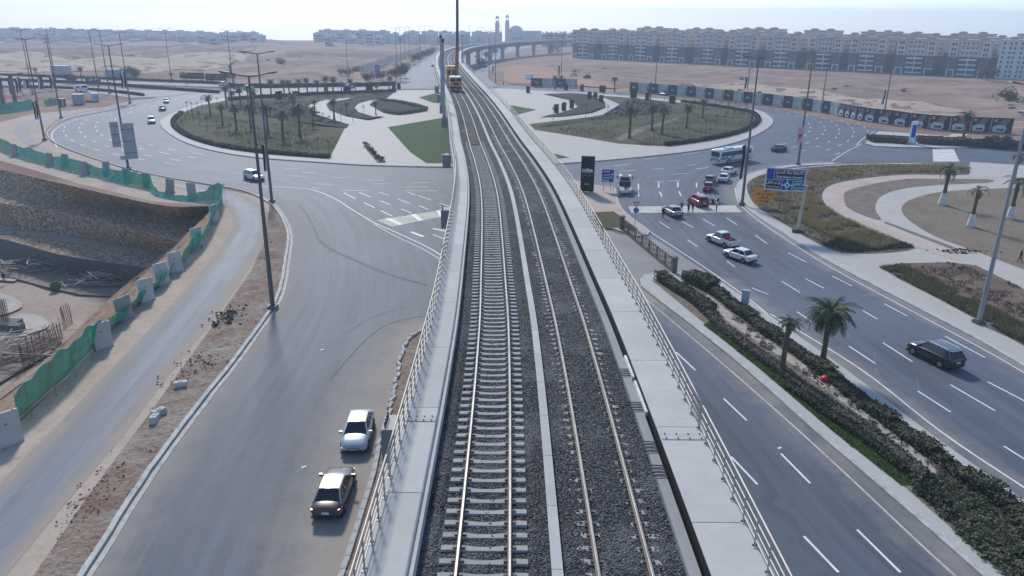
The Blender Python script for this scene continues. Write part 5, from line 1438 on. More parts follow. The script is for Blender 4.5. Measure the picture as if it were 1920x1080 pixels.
KINDS = {
 # stations: x, half width, z low, z shoulder, z top ; cabin: rear base x, rear roof x, front roof x, front base x, base z rear, base z front, roof z, base halfwidth, roof halfwidth
 'sedan': (4.65, [(-2.32, .70, .42, .66, .74), (-2.27, .80, .33, .84, .96), (-2.05, .86, .24, .92, 1.03), (-1.35, .90, .20, .93, 1.02), (0, .905, .20, .92, .99), (.95, .90, .20, .89, .97), (1.6, .88, .22, .82, .90), (2.05, .82, .26, .72, .79), (2.25, .72, .34, .62, .68), (2.33, .58, .42, .52, .56)],
            (-1.85, -1.05, .25, 1.12, 1.0, .95, 1.45, .80, .58), (-1.35, 1.38), .325),
 'old': (4.35, [(-2.17, .72, .42, .66, .80), (-2.12, .78, .33, .84, .93), (-1.9, .82, .24, .88, .96), (-1.2, .84, .20, .89, .97), (0, .845, .20, .89, .96), (.9, .84, .20, .87, .94), (1.6, .82, .22, .82, .88), (2.0, .79, .28, .76, .81), (2.14, .74, .36, .66, .70), (2.18, .70, .42, .58, .6)],
         (-1.55, -.98, .30, .98, .96, .93, 1.40, .74, .56), (-1.25, 1.28), .30),
 'suv': (4.65, [(-2.32, .76, .42, .80, .95), (-2.27, .84, .34, 1.0, 1.08), (-2.0, .90, .26, 1.05, 1.12), (-1.3, .925, .23, 1.06, 1.12), (0, .93, .23, 1.04, 1.10), (.95, .925, .23, 1.0, 1.08), (1.6, .90, .25, .93, 1.02), (2.05, .85, .28, .84, .92), (2.25, .76, .36, .72, .8), (2.33, .62, .44, .6, .66)],
         (-2.22, -1.75, .30, 1.12, 1.08, 1.06, 1.68, .83, .64), (-1.38, 1.40), .355),
 'pickup': (5.0, [(-2.5, .78, .45, .66, .72), (-2.46, .84, .38, .70, .74), (-1.9, .86, .36, .72, .75), (-.8, .87, .34, .74, .77), (-.6, .88, .28, .98, 1.04), (.8, .88, .26, .98, 1.06), (1.5, .87, .28, .93, 1.0), (2.1, .84, .32, .84, .92), (2.4, .78, .40, .72, .8), (2.5, .66, .46, .6, .64)],
            (-.62, -.50, .42, 1.02, 1.06, 1.04, 1.70, .78, .62), (-1.55, 1.55), .36)}
def car(name, label, cat, kind, col, group=None, roof_glare_col=None, extras=(), plate=True):
    L, st, cab, ax, wr = KINDS[kind]
    root = thing(name, label, cat, group=group)
    pm = paint(name + "_paint", col); rm = paint(name + "_roof_paint", roof_glare_col) if roof_glare_col else pm  # lighter roof colour paints in the glare on the car's top
    rows = []
    for x, w, zl, zs, zt in st:
        half = [(0, zl), (w * .80, zl), (w * .96, zl + .10), (w, zl + (zs - zl) * .55), (w * .975, zs - .02), (w * .90, zs + (zt - zs) * .55), (w * .72, zt - .005), (w * .35, zt + .015), (0, zt + .02)]
        full = half + [(-y, z) for y, z in half[1:-1]][::-1]
        rows.append([Vector((x, y, z)) for y, z in full])
    mb = MB(); mb.grid(rows, 0, True); k = len(rows[0])
    mb.add(rows[0], [tuple(range(k))[::-1]]); mb.add(rows[-1], [tuple(range(k))])
    body = mb.build("body", pm, root, smooth=True, sharp=38)
    # dark sill and bumper trim
    mb = MB(); mb.box((0, 0, .24), (L * .93, st[4][1] * 1.96, .12)); mb.box((-L / 2 + .03, 0, .42), (.10, st[0][1] * 1.9, .14)); mb.box((L / 2 - .02, 0, .42), (.08, st[-1][1] * 1.9, .14)); mb.build("bumper_trim", M_trim, root)
    for x in ax:
        for s in (-1, 1):
            mb = MB(); yw = s * (st[4][1] - .015); mb.lathe([(wr * 1.18, yw - .02), (wr * 1.18, yw + .02)], (x, 0, wr * 1.05), 16, axis='y'); mb.build("wheel_arch", M_trim, root)
            wheel(root, x, s * (st[4][1] - .085), wr)
    xb, xr, xf, xg, zb0, zb1, zr_, wb, wr_ = cab
    B = [Vector((xb, -wb, zb0 - .04)), Vector((xg, -wb, zb1 - .04)), Vector((xg, wb, zb1 - .04)), Vector((xb, wb, zb0 - .04))]
    T = [Vector((xr, -wr_, zr_)), Vector((xf, -wr_, zr_ - .015)), Vector((xf, wr_, zr_ - .015)), Vector((xr, wr_, zr_))]
    # roof with pillars
    mb = MB(); rr = []
    for i in range(7):
        f = i / 6; x = xr - .06 + (xf - xr + .12) * f; z = zr_ + .045 * math.sin(math.pi * (.15 + .7 * f)); w = wr_ + .02
        rr.append([Vector((x, -w - .03, z - .07)), Vector((x, -w, z - .02)), Vector((x, -w * .6, z + .012)), Vector((x, 0, z + .02)), Vector((x, w * .6, z + .012)), Vector((x, w, z - .02)), Vector((x, w + .03, z - .07))])
    mb.grid(rr); mb.add(rr[0], [tuple(range(7))[::-1]]); mb.add(rr[-1], [tuple(range(7))])
    for a, b in zip(B, T): mb.bar(a, b + Vector((0, 0, -.03)), .07, .09)
    xm = (xb + xg) / 2 - .1
    for s in (-1, 1):
        mb.bar((xm, s * (wb + .0), zb0 - .02), (xm - .05, s * (wr_ + .015), zr_ - .05), .05, .07)
        if kind in ('suv', 'sedan'): mb.bar((xb + .62, s * (wb - .0), zb0 - .02), (xr + .28, s * (wr_ + .012), zr_ - .05), .05, .08)
    mb.build("roof", rm, root, smooth=True, sharp=45)
    def pane(nm, q, off):
        c = sum(q, Vector()) / 4; q = [c + (p - c) * .955 + off for p in q]; mb = MB(); mb.add(q, [(0, 1, 2, 3)]); mb.build(nm, M_glass, root)
    pane("windscreen", [B[1], B[2], T[2], T[1]], Vector((.02, 0, .01)))
    pane("rear_window", [B[3], B[0], T[0], T[3]], Vector((-.02, 0, .01)))
    pane("side_window", [B[0], B[1], T[1], T[0]], Vector((0, -.01, 0)))
    pane("side_window", [B[2], B[3], T[3], T[2]], Vector((0, .01, 0)))
    mb = MB(); mb.add([p * 1.0 for p in B] + [p - Vector((0, 0, .05)) for p in T], [(0, 1, 5, 4), (1, 2, 6, 5), (2, 3, 7, 6), (3, 0, 4, 7), (4, 5, 6, 7)])
    for i, v in enumerate(mb.v): mb.v[i] = (v[0] * .97 + .0, v[1] * .95, v[2])
    mb.build("cabin_interior", M_trim, root)
    for s in (-1, 1):
        w = st[-2][1]
        mb = MB(); mb.box((L / 2 - .17, s * (w - .06), st[-3][3] - .15), (.20, .26, .10), rz=-s * .45, top=(.7, .9)); mb.build("headlight", M_head, root)
        mb = MB(); mb.box((-L / 2 + .07, s * (st[1][1] - .14), st[1][3] - .04), (.16, .32, .15), rz=s * .2, top=(.8, .95)); mb.build("taillight", M_tail, root)
        mb = MB(); mb.box((xg - .22, s * (wb + .18), zb1 + .08), (.14, .24, .15), top=(.8, .9)); mb.bar((xg - .2, s * wb * .98, zb1 + .02), (xg - .2, s * (wb + .12), zb1 + .04), .05); mb.build("mirror", pm, root)
        for xx in (xm - .62, xm + .32): mb = MB(); mb.box((xx, s * (st[4][1] * .985), st[4][3] - .13), (.17, .03, .03)); mb.build("door_handle", M_trim, root)
        mb = MB(); mb.box((xm, s * st[4][1] * .99, (st[4][2] + st[4][3]) / 2 + .02), (.015, .012, .55)); mb.build("door_gap", M_trim, root)
    mb = MB(); mb.box((-L / 2 - .005, 0, st[1][3] - .22), (.03, .42, .16)); mb.build("number_plate", M_plate, root)
    mb = MB(); mb.box((L / 2 + .0, 0, .46), (.03, .42, .13)); mb.build("number_plate", M_plate, root)
    mb = MB(); mb.box((L / 2 - .05, 0, .56), (.10, .8, .12)); mb.build("grille", M_trim, root)
    if 'sunroof' in extras: mb = MB(); mb.box((xf - .32, 0, zr_ + .055), (.5, .78, .02)); mb.build("sunroof", M_glass, root)
    if 'rails' in extras:
        for s in (-1, 1): mb = MB(); mb.tube([(xr + .1, s * wr_ * .92, zr_ + .07), (xf - .1, s * wr_ * .92, zr_ + .08)], .025, 5); mb.build("roof_rail", M_rimm, root)
    if kind == 'suv': mb = MB(); mb.box((xr - .12, 0, zr_ - .01), (.35, wr_ * 1.9, .05)); mb.build("spoiler", rm, root)
    if kind == 'pickup':
        mb = MB()
        for s in (-1, 1): mb.box((-1.55, s * .83, .92), (1.88, .07, .42))
        mb.box((-.66, 0, .92), (.07, 1.66, .42)); mb.build("bed_walls", pm, root)
        mb = MB(); mb.box((-2.47, 0, .90), (.07, 1.6, .42)); mb.build("tailgate", pm, root)
        mb = MB(); mb.box((-1.55, 0, .80), (1.8, 1.6, .02)); mb.build("bed_floor", M_trim, root)
    return root
def put(o, rear, front, dz=.04):
    a, b = G(*rear), G(*front); c = (a + b) / 2; d = b - a
    o.location = (c.x, c.y, dz); o.rotation_euler = (0, 0, math.atan2(d.y, d.x)); return o
WHITE = (.78, .79, .80)
put(car("parked_sedan", "silver blue sedan parked facing the camera beside the mast plinth", "car", 'sedan', (.34, .40, .47), "cars left of the viaduct", (.62, .68, .74)), (678, 800), (666, 846))
put(car("parked_sedan", "dark brown sedan with shining roof and sunroof, parked seen from behind", "car", 'sedan', (.075, .062, .058), "cars left of the viaduct", (.42, .42, .43), ('sunroof',)), (617, 966), (639, 906))
put(car("estate_car", "dark green estate car with roof rails driving away on the right road", "car", 'suv', (.010, .022, .026), None, (.10, .13, .15), ('rails',)), (1779, 690), (1722, 662))
ws = put(car("white_sedan", "white saloon right behind the white pickup on the right road", "car", 'old', WHITE, "cars on the right road"), (1404, 493), (1369, 481))
put(car("silver_sedan", "silver saloon stopped on the crossing with people around it", "car", 'old', (.30, .31, .32), "cars at the crossing"), (1272, 410), (1248, 397))
put(car("red_crossover", "red crossover standing on the crossing, seen from behind", "car", 'suv', (.30, .014, .028), "cars at the crossing", (.42, .05, .07)), (1320, 391), (1297, 378))
put(car("red_sedan", "red saloon queueing behind the motorcycles, nose to the dark car", "car", 'old', (.26, .01, .02), "cars at the crossing"), (1326, 365), (1329, 349))
put(car("black_sedan", "black saloon alone on the ring road beyond the park lamp", "car", 'sedan', (.012, .012, .018), "cars on the ring road"), (1448, 286), (1473, 281))
dk = put(car("dark_sedan", "dark navy saloon just ahead of the red saloon", "car", 'old', (.022, .024, .034), "cars at the crossing"), (1327, 350), (1334, 338))
suv = put(car("white_crossover", "white crossover by the leftmost lamps on the ring road junction", "car", 'suv', WHITE, "cars on the ring road"), (464, 334), (490, 341))
def again(o, rear, front, label, group=None):
    c = dup(o, (0, 0, 0), 0, label, group); put(c, rear, front); return c
again(ws, (1353, 331), (1378, 323), "white saloon at the kerb bend just behind the bus", "cars at the crossing")
again(ws, (1352, 346), (1361, 334), "white saloon close to the kerb beside the dark navy one", "cars at the crossing")
again(ws, (312, 189), (312, 197), "white car farthest up the ring road of three in a row", "cars on the ring road")
again(dk, (311, 203), (299, 212), "silver dark car in the middle of three in a row", "cars on the ring road")
again(suv, (284, 226), (285, 236), "white car nearest of three in a row on the ring road", "cars on the ring road")
for a, b, o, lab in [((650, 166), (662, 165), suv, "white car on the far side of the ring road, below the pale lamp"), ((507, 184), (523, 182), dk, "dark car behind the palms on the far ring road"), ((548, 178), (560, 177), dk, "dark car half hidden by the palm row"),
                     ((462, 168), (472, 167), suv, "white car glinting behind the left palms"), ((448, 173), (440, 174), ws, "white car left of the glinting one behind the palms"), ((416, 161), (424, 160), suv, "white car on the approach near the purple billboards"), ((1252, 180), (1237, 178), dk, "blue dark car on the far ring road beyond the right island"),
                     ((811, 128), (812, 123), dk, "tiny dark car on the avenue left of the viaduct"), ((1879, 200), (1888, 199), ws, "white car parked on the desert, leftmost of a small group"), ((1889, 196), (1898, 194), ws, "white car parked highest in the small desert group"),
                     ((1890, 204), (1900, 203), dk, "dark car parked in the middle of the small desert group"), ((1894, 209), (1903, 208), dk, "dark car parked lowest in the small desert group"), ((1905, 222), (1922, 214), suv, "white vehicle parked at the right border of the desert")]:
    again(o, a, b, lab, "distant cars")
# pickup with a load
pk = put(car("white_pickup", "white pickup with red bundles in its open bed", "pickup", 'pickup', WHITE, "cars on the right road"), (1371, 466), (1336, 452))
for i, (x, y, s) in enumerate(((-1.0, .2, .5), (-1.3, -.35, .45), (-1.8, .15, .5), (-1.15, -.1, .35))):
    mb = MB(); mb.lathe([(.1, 0), (s * .5, .06), (s * .55, .25), (s * .35, .42), (.08, .46)], (x, y, .81), 9); o = mb.build("load_bundle", plain("red_bundle_cloth", (.35, .06, .09), .8) if i % 2 == 0 else M_flagred, pk)
# bus
bs = thing("city_bus", "white city bus with teal stripes crossing the ring road", "bus")
M_bus = paint("bus_white_paint", (.70, .73, .74)); M_teal = paint("bus_teal_paint", (.02, .24, .34))
mb = MB(); rows = []
for x, sc in ((-5.4, .97), (-5.3, 1), (5.2, 1), (5.4, .96)):
    half = [(0, .35), (1.15, .35), (1.23, .5), (1.25, 1.5), (1.22, 2.6), (1.1, 2.88), (.8, 2.97), (0, 3.0)]
    rows.append([Vector((x, y * sc, .35 + (z - .35) * sc)) for y, z in half + [(-y, z) for y, z in half[1:-1]][::-1]])
mb.grid(rows, 0, True); k = len(rows[0]); mb.add(rows[0], [tuple(range(k))[::-1]]); mb.add(rows[-1], [tuple(range(k))]); mb.build("body", M_bus, bs, smooth=True, sharp=35)
mb = MB(); mb.box((0, 0, 3.0), (10.3, 2.1, .06)); mb.box((-1.5, 0, 3.1), (1.6, 1.3, .2)); mb.build("roof", paint("bus_roof_cream", (.55, .58, .52)), bs)
for s in (-1, 1):
    for i in range(8): mb = MB(); mb.box((-4.5 + i * 1.22, s * 1.235, 2.12), (1.16, .05, .9)); mb.build("side_window", M_glass, bs)
    mb = MB(); mb.box((.6, s * 1.25, .62), (8.2, .03, .24)); mb.bar((-1.0, s * 1.252, 1.6), (-2.6, s * 1.252, .7), .03, .5); mb.box((-4.0, s * 1.25, 1.35), (2.4, .03, .45)); mb.build("stripe", M_teal, bs)
    for x in (-2.6, 3.2):
        mb = MB(); mb.lathe([(.6, s * 1.2 - .06), (.6, s * 1.2 + .06)], (x, 0, .55), 16, axis='y'); mb.build("wheel_arch", M_trim, bs); wheel(bs, x, s * 1.14, .5, .28)
    mb = MB(); mb.box((-5.42, s * .95, .85), (.04, .25, .5)); mb.build("taillight", M_tail, bs); mb = MB(); mb.box((5.42, s * .9, .8), (.04, .3, .2)); mb.build("headlight", M_head, bs)
mb = MB(); mb.box((-5.41, 0, 2.1), (.05, 2.0, .95)); mb.build("rear_window", M_glass, bs); mb = MB(); mb.box((5.41, 0, 1.9), (.05, 2.2, 1.3)); mb.build("windscreen", M_glass, bs)
mb = MB(); mb.box((-5.42, 0, 1.15), (.04, 1.5, .5)); mb.build("engine_cover", M_signback, bs); mb = MB(); mb.box((-5.43, 0, .6), (.03, .5, .16)); mb.build("number_plate", M_plate, bs)
put(bs, (1337, 309.5), (1404, 299))
# tow truck
tt = thing("tow_truck", "white tow truck with a dark crane arm, stopped by the paved corner", "truck")
M_tw = paint("truck_white_paint", (.74, .75, .76))
mb = MB(); mb.box((1.6, 0, 1.55), (1.7, 2.1, 1.9), top=(.88, .92)); mb.build("cab", M_tw, tt)
mb = MB(); mb.box((-.9, 0, .78), (4.4, 2.05, .18)); mb.box((-3.05, 0, .62), (.16, 2.05, .3)); mb.build("flat_bed", M_tw, tt)
mb = MB(); mb.box((0, 0, .58), (5.8, .8, .22)); mb.build("chassis", M_trim, tt)
mb = MB(); mb.box((.55, 0, 1.2), (.4, 1.9, .75)); mb.bar((.3, 0, 1.0), (-2.2, 0, 2.0), .3, .35); mb.bar((-2.2, 0, 2.0), (-3.2, 0, 1.0), .22, .24); mb.build("crane_arm", M_trim, tt)
mb = MB(); mb.box((.735, 0, 2.0), (.04, 1.5, .6)); mb.build("rear_window", M_glass, tt); mb = MB(); mb.box((2.42, 0, 1.95), (.06, 1.8, .7), rot=Matrix.Rotation(-.06, 3, 'Y')); mb.build("windscreen", M_glass, tt)
for s in (-1, 1):
    mb = MB(); mb.box((1.7, s * 1.03, 1.95), (.9, .03, .55)); mb.build("side_window", M_glass, tt); mb = MB(); mb.box((2.3, s * 1.28, 1.95), (.12, .22, .4)); mb.build("mirror", M_trim, tt)
    for x in (1.7, -1.6): wheel(tt, x, s * .9, .42, .3)
    mb = MB(); mb.box((-3.15, s * .8, .62), (.04, .3, .16)); mb.build("taillight", M_tail, tt); mb = MB(); mb.box((-.9, s * .98, .98), (4.2, .08, .22)); mb.build("side_rail", M_tw, tt)
mb = MB(); mb.box((1.5, 0, 2.56), (.25, 1.1, .12)); mb.build("beacon_bar", M_tail, tt)
put(tt, (1172, 371), (1170, 349))
# white truck far left
tk = thing("box_truck", "white truck with dark load on the left approach road", "truck")
mb = MB(); mb.box((2.2, 0, 1.5), (1.8, 2.2, 2.0), top=(.9, .95)); mb.build("cab", M_tw, tk); mb = MB(); mb.box((-1.0, 0, 1.1), (4.6, 2.3, .5)); mb.build("flat_bed", M_tw, tk)
mb = MB(); mb.box((3.1, 0, 1.9), (.06, 1.9, .7)); mb.build("windscreen", M_glass, tk)
for i in range(4): mb = MB(); mb.box((-2.4 + i * 1.0, random.uniform(-.3, .3), 1.7), (.9, 1.7, .8), top=(.9, .85)); mb.build("load_bale", M_trim if i % 2 else M_bus, tk)
for s in (-1, 1):
    for x in (2.2, -1.8): wheel(tk, x, s * .98, .45, .3)
put(tk, (140, 170), (165, 173))
# far truck
again(dk, (891, 110), (893, 105), "tiny dark van far along the boulevard", "distant cars")
# police motorcycles
def motorcycle(label):
    r = thing("police_motorcycle", label, "motorcycle", group="white motorcycles at the crossing")
    for x in (-.75, .75):
        mb = MB(); mb.lathe([(.2, -.06), (.31, -.06), (.33, 0), (.31, .06), (.2, .06)], (x, 0, .33), 14, axis='y'); w = mb.build("wheel", M_tyrem, r); mb = MB(); mb.lathe([(.2, -.03), (.2, .03)], (x, 0, .33), 10, axis='y'); mb.build("rim", M_rimm, w)
    mb = MB(); mb.lathe([(.05, -.6), (.2, -.4), (.24, 0), (.2, .35), (.05, .5)], (0, 0, .62), 8); 
    mb.v = [(v[2] - .62, v[1], .62 + v[0] * .9) for v in mb.v]; mb.build("body", M_tw, r)
    mb = MB(); mb.box((-.25, 0, .88), (.75, .3, .12), top=(.9, .8)); mb.build("seat", M_trim, r)
    mb = MB(); mb.box((.62, 0, 1.0), (.35, .55, .5), top=(.4, .6)); mb.build("fairing", M_tw, r); mb = MB(); mb.box((.66, 0, 1.32), (.05, .42, .3), rot=Matrix.Rotation(-.5, 3, 'Y')); mb.build("windshield", M_glass, r)
    for s in (-1, 1): mb = MB(); mb.box((-.62, s * .32, .72), (.5, .22, .36), top=(.9, .9)); mb.build("pannier", M_tw, r)
    mb = MB(); mb.tube([(.45, -.4, 1.08), (.55, 0, 1.1), (.45, .4, 1.08)], .025, 5); mb.tube([(.6, 0, 1.0), (.75, 0, .33)], .04, 5); mb.build("handlebar", M_trim, r)
    mb = MB(); mb.tube([(-.8, .1, .8), (-.85, .1, 2.0)], .015, 4); mb.box((-.82, 0, 1.0), (.3, .3, .25)); mb.build("rear_box", M_tw, r)
    return r
put(motorcycle("white motorcycle nearest the red crossover at the crossing"), (1326, 381), (1336, 377)); put(motorcycle("white motorcycle with antenna behind the policeman"), (1336, 382), (1346, 379))

# ------------------------------------------------------------------ railcar and crane on the viaduct
M_yel = paint("railcar_yellow_paint", (.60, .32, .02), .5); M_yel2 = paint("faded_yellow_paint", (.36, .22, .06), .6)
def on_track(s, off=-2.08):
    p = V(s, off, 0); _, t, r = frame(s); return p, math.atan2(t.y, t.x)
s = s_at(184); p, rz = on_track(s)
rc = thing("yellow_railcar", "yellow track railcar with white roof edge standing on the left track", "railcar", p, rz)
mb = MB(); mb.box((0, 0, .75), (7.5, 2.5, .4)); mb.build("underframe", M_trim, rc)
mb = MB(); mb.box((-1.6, 0, 2.0), (3.6, 2.7, 2.1)); mb.build("body", M_yel, rc)
mb = MB(); mb.box((-1.6, 0, 3.15), (3.8, 2.75, .22), top=(.95, .85)); mb.build("roof", M_swhite, rc)
for y in (-.68, .68): mb = MB(); mb.box((-3.42, y, 2.55), (.06, 1.1, .75)); mb.build("front_window", M_glass, rc)
mb = MB(); mb.box((-3.45, 0, 1.65), (.12, 1.2, .5)); mb.box((-3.42, 0, .75), (.3, 2.6, .5)); mb.build("buffer_beam", M_trim, rc)
for s_ in (-1, 1):
    mb = MB(); mb.box((-3.44, s_ * 1.0, 1.3), (.08, .3, .22)); mb.build("headlight", M_head, rc); mb = MB(); mb.lathe([(.22, -.1), (.22, .1)], (0, 0, 0), 10, axis='y'); mb.v = [(-3.75 + v[1], s_ * .85 + v[0], .75 + v[2]) for v in mb.v]; mb.build("buffer", M_trim, rc)
    for x in (-2.3, 0, 2.3): mb = MB(); mb.lathe([(.42, -.06), (.42, .06)], (x, s_ * .75, .42), 14, axis='y'); mb.build("wheel", M_rail, rc)
    mb = MB(); mb.box((-1.6, s_ * 1.36, 2.5), (2.8, .04, .7)); mb.build("side_window", M_glass, rc)
mb = MB(); mb.box((2.0, .2, 1.5), (2.8, 2.0, 1.1)); mb.box((1.2, -.6, 2.3), (.5, .5, .9)); mb.box((2.6, .6, 2.2), (.8, .7, .6)); mb.build("engine_hood", M_red, rc)
s = s_at(197); p, rz = on_track(s)
cr = thing("rail_crane", "rail crane with a tall dark telescopic boom raised above the railcar", "crane", p, rz)
mb = MB(); mb.box((0, 0, .8), (9, 2.6, .5)); mb.build("underframe", M_trim, cr)
mb = MB(); mb.box((2.4, .3, 2.9), (3.0, 2.5, 3.2), top=(.94, .9)); mb.build("cab", M_yel, cr); mb = MB(); mb.box((2.4, .3, 4.58), (3.1, 2.5, .2)); mb.build("roof", M_yel2, cr)
for y in (-.4, .9): mb = MB(); mb.box((.88, y, 3.2), (.06, .8, 1.1)); mb.build("window", M_glass, cr)
mb = MB(); mb.lathe([(1.2, 0), (1.2, .4), (1.0, .6)], (-1.2, 0, 1.05), 14); mb.build("turntable", M_trim, cr)
mb = MB(); mb.box((-1.2, .3, 2.0), (2.4, 1.8, .9)); mb.build("housing", M_yel2, cr)
b0 = Vector((-1.0, -.9, 2.2)); b1 = b0 + Vector((.4, -.35, 7.6)); b2 = b1 + Vector((.3, -.15, 11.5)); b3 = b2 + Vector((.1, -.05, 4.2))
for nm, a, b, w, m in (("lower_boom", b0, b1, .62, plain("boom_orange_brown", (.28, .12, .05), .6)), ("middle_boom", b1, b2, .5, plain("boom_black", (.02, .024, .03), .5)), ("upper_boom", b2, b3, .36, M_trim)):
    mb = MB(); mb.bar(a, b, w, w); mb.build(nm, m, cr)
mb = MB(); mb.box(b3 + Vector((0, 0, .1)), (.5, .6, .6)); mb.build("boom_head", M_trim, cr); mb = MB(); mb.tube([b3 + Vector((-.4, -.2, 0)), b3 + Vector((-.4, -.2, -9))], .03, 4); mb.build("hoist_rope", M_trim, cr)
for x in (-3.4, 3.4):
    for y in (-.75, .75): mb = MB(); mb.lathe([(.42, -.06), (.42, .06)], (x, y, .42), 14, axis='y'); mb.build("wheel", M_rail, cr)

# ------------------------------------------------------------------ people
M_skin = plain("skin", (.30, .17, .11), .6); M_hair = plain("dark_hair", (.012, .010, .009), .7)
M_black = plain("black_clothes", (.012, .012, .015), .85, .1, var=.3); M_hivis = plain("hi_vis_vest", (.42, .62, .06), .7); M_kh = plain("pale_trousers", (.36, .36, .33), .85); M_jean = plain("navy_trousers", (.02, .025, .045), .85)
def person(px, rz, label, top, legs, pose='stand', vest=None):
    a = {'stand': (.0, .0, .16, .16), 'hips': (.0, .0, .42, .42), 'walk': (.28, -.28, .2, .2), 'lean': (.0, .05, .3, .18)}[pose]
    J = []; E = []; R = []
    def j(p, r, par=None):
        J.append(Vector(p)); R.append(r)
        if par is not None: E.append((par, len(J) - 1))
        return len(J) - 1
    pel = j((0, 0, .95), .13); wa = j((0, 0, 1.12), .125, pel); ch = j((0, .0, 1.32), .15, wa); nk = j((0, 0, 1.47), .06, ch); hd = j((0, .01, 1.60), .085, nk); j((0, 0, 1.72), .075, hd)
    for i, s in enumerate((-1, 1)):
        sw = a[i]
        hp = j((s * .10, 0, .88), .10, pel); kn = j((s * .11, sw * .5 + .02, .49), .068, hp); an = j((s * .115, sw - .01, .09), .042, kn); j((s * .12, sw + .14, .04), .04, an)
        sh = j((s * .20, 0, 1.40), .062, ch); el = j((s * (.22 + a[2 + i] * .35), -.04, 1.13), .046, sh)
        wr = j((s * (.24 if pose != 'hips' else .15), .06 if pose != 'hips' else .02, .90 if pose != 'hips' else 1.0), .032, el)
        for k in range(4): j((s * .245 + (k - 1.5) * .004, .05 + (k - 1.5) * .022, (.80 + abs(k - 1.4) * .012) if pose != 'hips' else .91), .009, wr)
        j((s * .235, .12, .85 if pose != 'hips' else .97), .010, wr)
    me = bpy.data.meshes.new("person"); me.from_pydata([tuple(p) for p in J], E, [])
    o = bpy.data.objects.new("person", me); COL.objects.link(o)
    m = o.modifiers.new("skin", 'SKIN'); m.use_smooth_shade = True
    for v, r in zip(me.skin_vertices[0].data, R): v.radius = (r, r * .82)
    me.skin_vertices[0].data[0].use_root = True
    sb = o.modifiers.new("sub", 'SUBSURF'); sb.levels = 1; sb.render_levels = 1
    bpy.context.view_layer.update()
    m2 = bpy.data.meshes.new_from_object(o.evaluated_get(bpy.context.evaluated_depsgraph_get()))
    bpy.data.objects.remove(o); bpy.data.meshes.remove(me)
    o = link(bpy.data.objects.new("person", m2)); m2.materials.clear()
    for mt in (M_skin, M_hair, top, legs, M_black): m2.materials.append(mt)
    for p in m2.polygons:
        c = p.center
        if c.z > 1.64 or (c.z > 1.56 and c.y < -.01): k = 1
        elif c.z > 1.475: k = 0
        elif abs(c.x) > .17 and c.z < (.93 if pose != 'hips' else .0): k = 0
        elif c.z > .93 or abs(c.x) > .2: k = 2
        elif c.z > .10: k = 3
        else: k = 4
        p.material_index = k
    g = G(*px, z_pit) if pose == 'pit' else G(*px); o.location = (g.x, g.y, .05); o.rotation_euler = (0, 0, rz)
    tag(o, label, "person")
    mb = MB(); mb.box((0, .10, 1.62), (.03, .035, .05), top=(.6, .5)); mb.box((0, .092, 1.565), (.06, .01, .015), m=1)
    for s in (-1, 1): mb.box((s * .033, .086, 1.645), (.022, .012, .012), m=1); mb.box((s * .088, .0, 1.62), (.02, .05, .07))
    mb.build("face", [M_skin, M_hair], o)
    if vest:
        mb = MB(); mb.lathe([(.21, 1.02), (.22, 1.2), (.225, 1.36), (.12, 1.46)], n=12); mb.v = [(v[0] * 1.05, v[1] * .78, v[2]) for v in mb.v]; mb.build("vest", vest, o)
    return o
person((1243, 410), .3, "person in black standing at the left door of the silver saloon", M_black, M_black)
person((1277, 399), 3.0, "person in a dark coat standing just beyond the silver saloon", M_black, M_jean, 'hips')
person((1290, 401), -1.2, "person in black standing left of the red crossover, leaning towards it", M_black, M_black, 'lean')
person((1298, 400), -1.0, "person in pale trousers standing against the side of the red crossover", M_black, M_kh)
person((1343, 397), 1.0, "policeman in a yellow green vest standing by the motorcycles", M_hivis, M_black, 'hips', M_hivis)
person((1911, 493), 1.2, "person in black walking on the broken park path at far right", M_black, M_jean, 'walk')
pp = person((9, 531), .8, "person in black walking on the sandy floor of the excavation", M_black, M_black, 'walk'); q = G(9, 531, -12.3); pp.location = (q.x, q.y, -12.25)
person((944, 160), 2.5, "tiny person in dark clothes at the desert edge by the boulevard lamps", M_black, M_black)
# ------------------------------------------------------------------ vegetation
def leafmat(name, a, b, trans=.15):
    t = NT(name, .7, .25)
    oi = t.n.new("ShaderNodeNewGeometry"); 
    t.col(t.mix(oi.outputs['Random Per Island'], a, b))
    return t.mat
M_palm = leafmat("palm_frond", (.036, .062, .026), (.085, .11, .052)); M_palmdry = leafmat("dry_palm_frond", (.13, .10, .06), (.22, .17, .10))
M_trunk = ground_mix("palm_trunk_bark", (.12, .09, .065), (.17, .13, .095), (.06, .045, .035), 2.0, 9.0, bump=1.0, bd=.1)
M_whitetrunk = plain("whitewashed_trunk", (.60, .58, .54), .9, .1, var=.15)
M_leafd = leafmat("dark_leaf", (.018, .028, .014), (.045, .055, .028)); M_leafg = leafmat("grey_green_leaf", (.060, .060, .045), (.165, .155, .12))
M_leafo = leafmat("olive_leaf", (.050, .060, .030), (.13, .135, .075)); M_leafb = leafmat("hedge_leaf", (.034, .042, .022), (.115, .112, .066)); M_brownleaf = leafmat("brownish_leaf", (.06, .045, .034), (.13, .105, .08))
M_gold = leafmat("golden_grass", (.36, .275, .12), (.50, .40, .20)); M_olgrass = leafmat("olive_grass", (.15, .14, .06), (.27, .235, .115)); M_hedgecore = plain("hedge_shade", (.032, .03, .02), .95, .05)

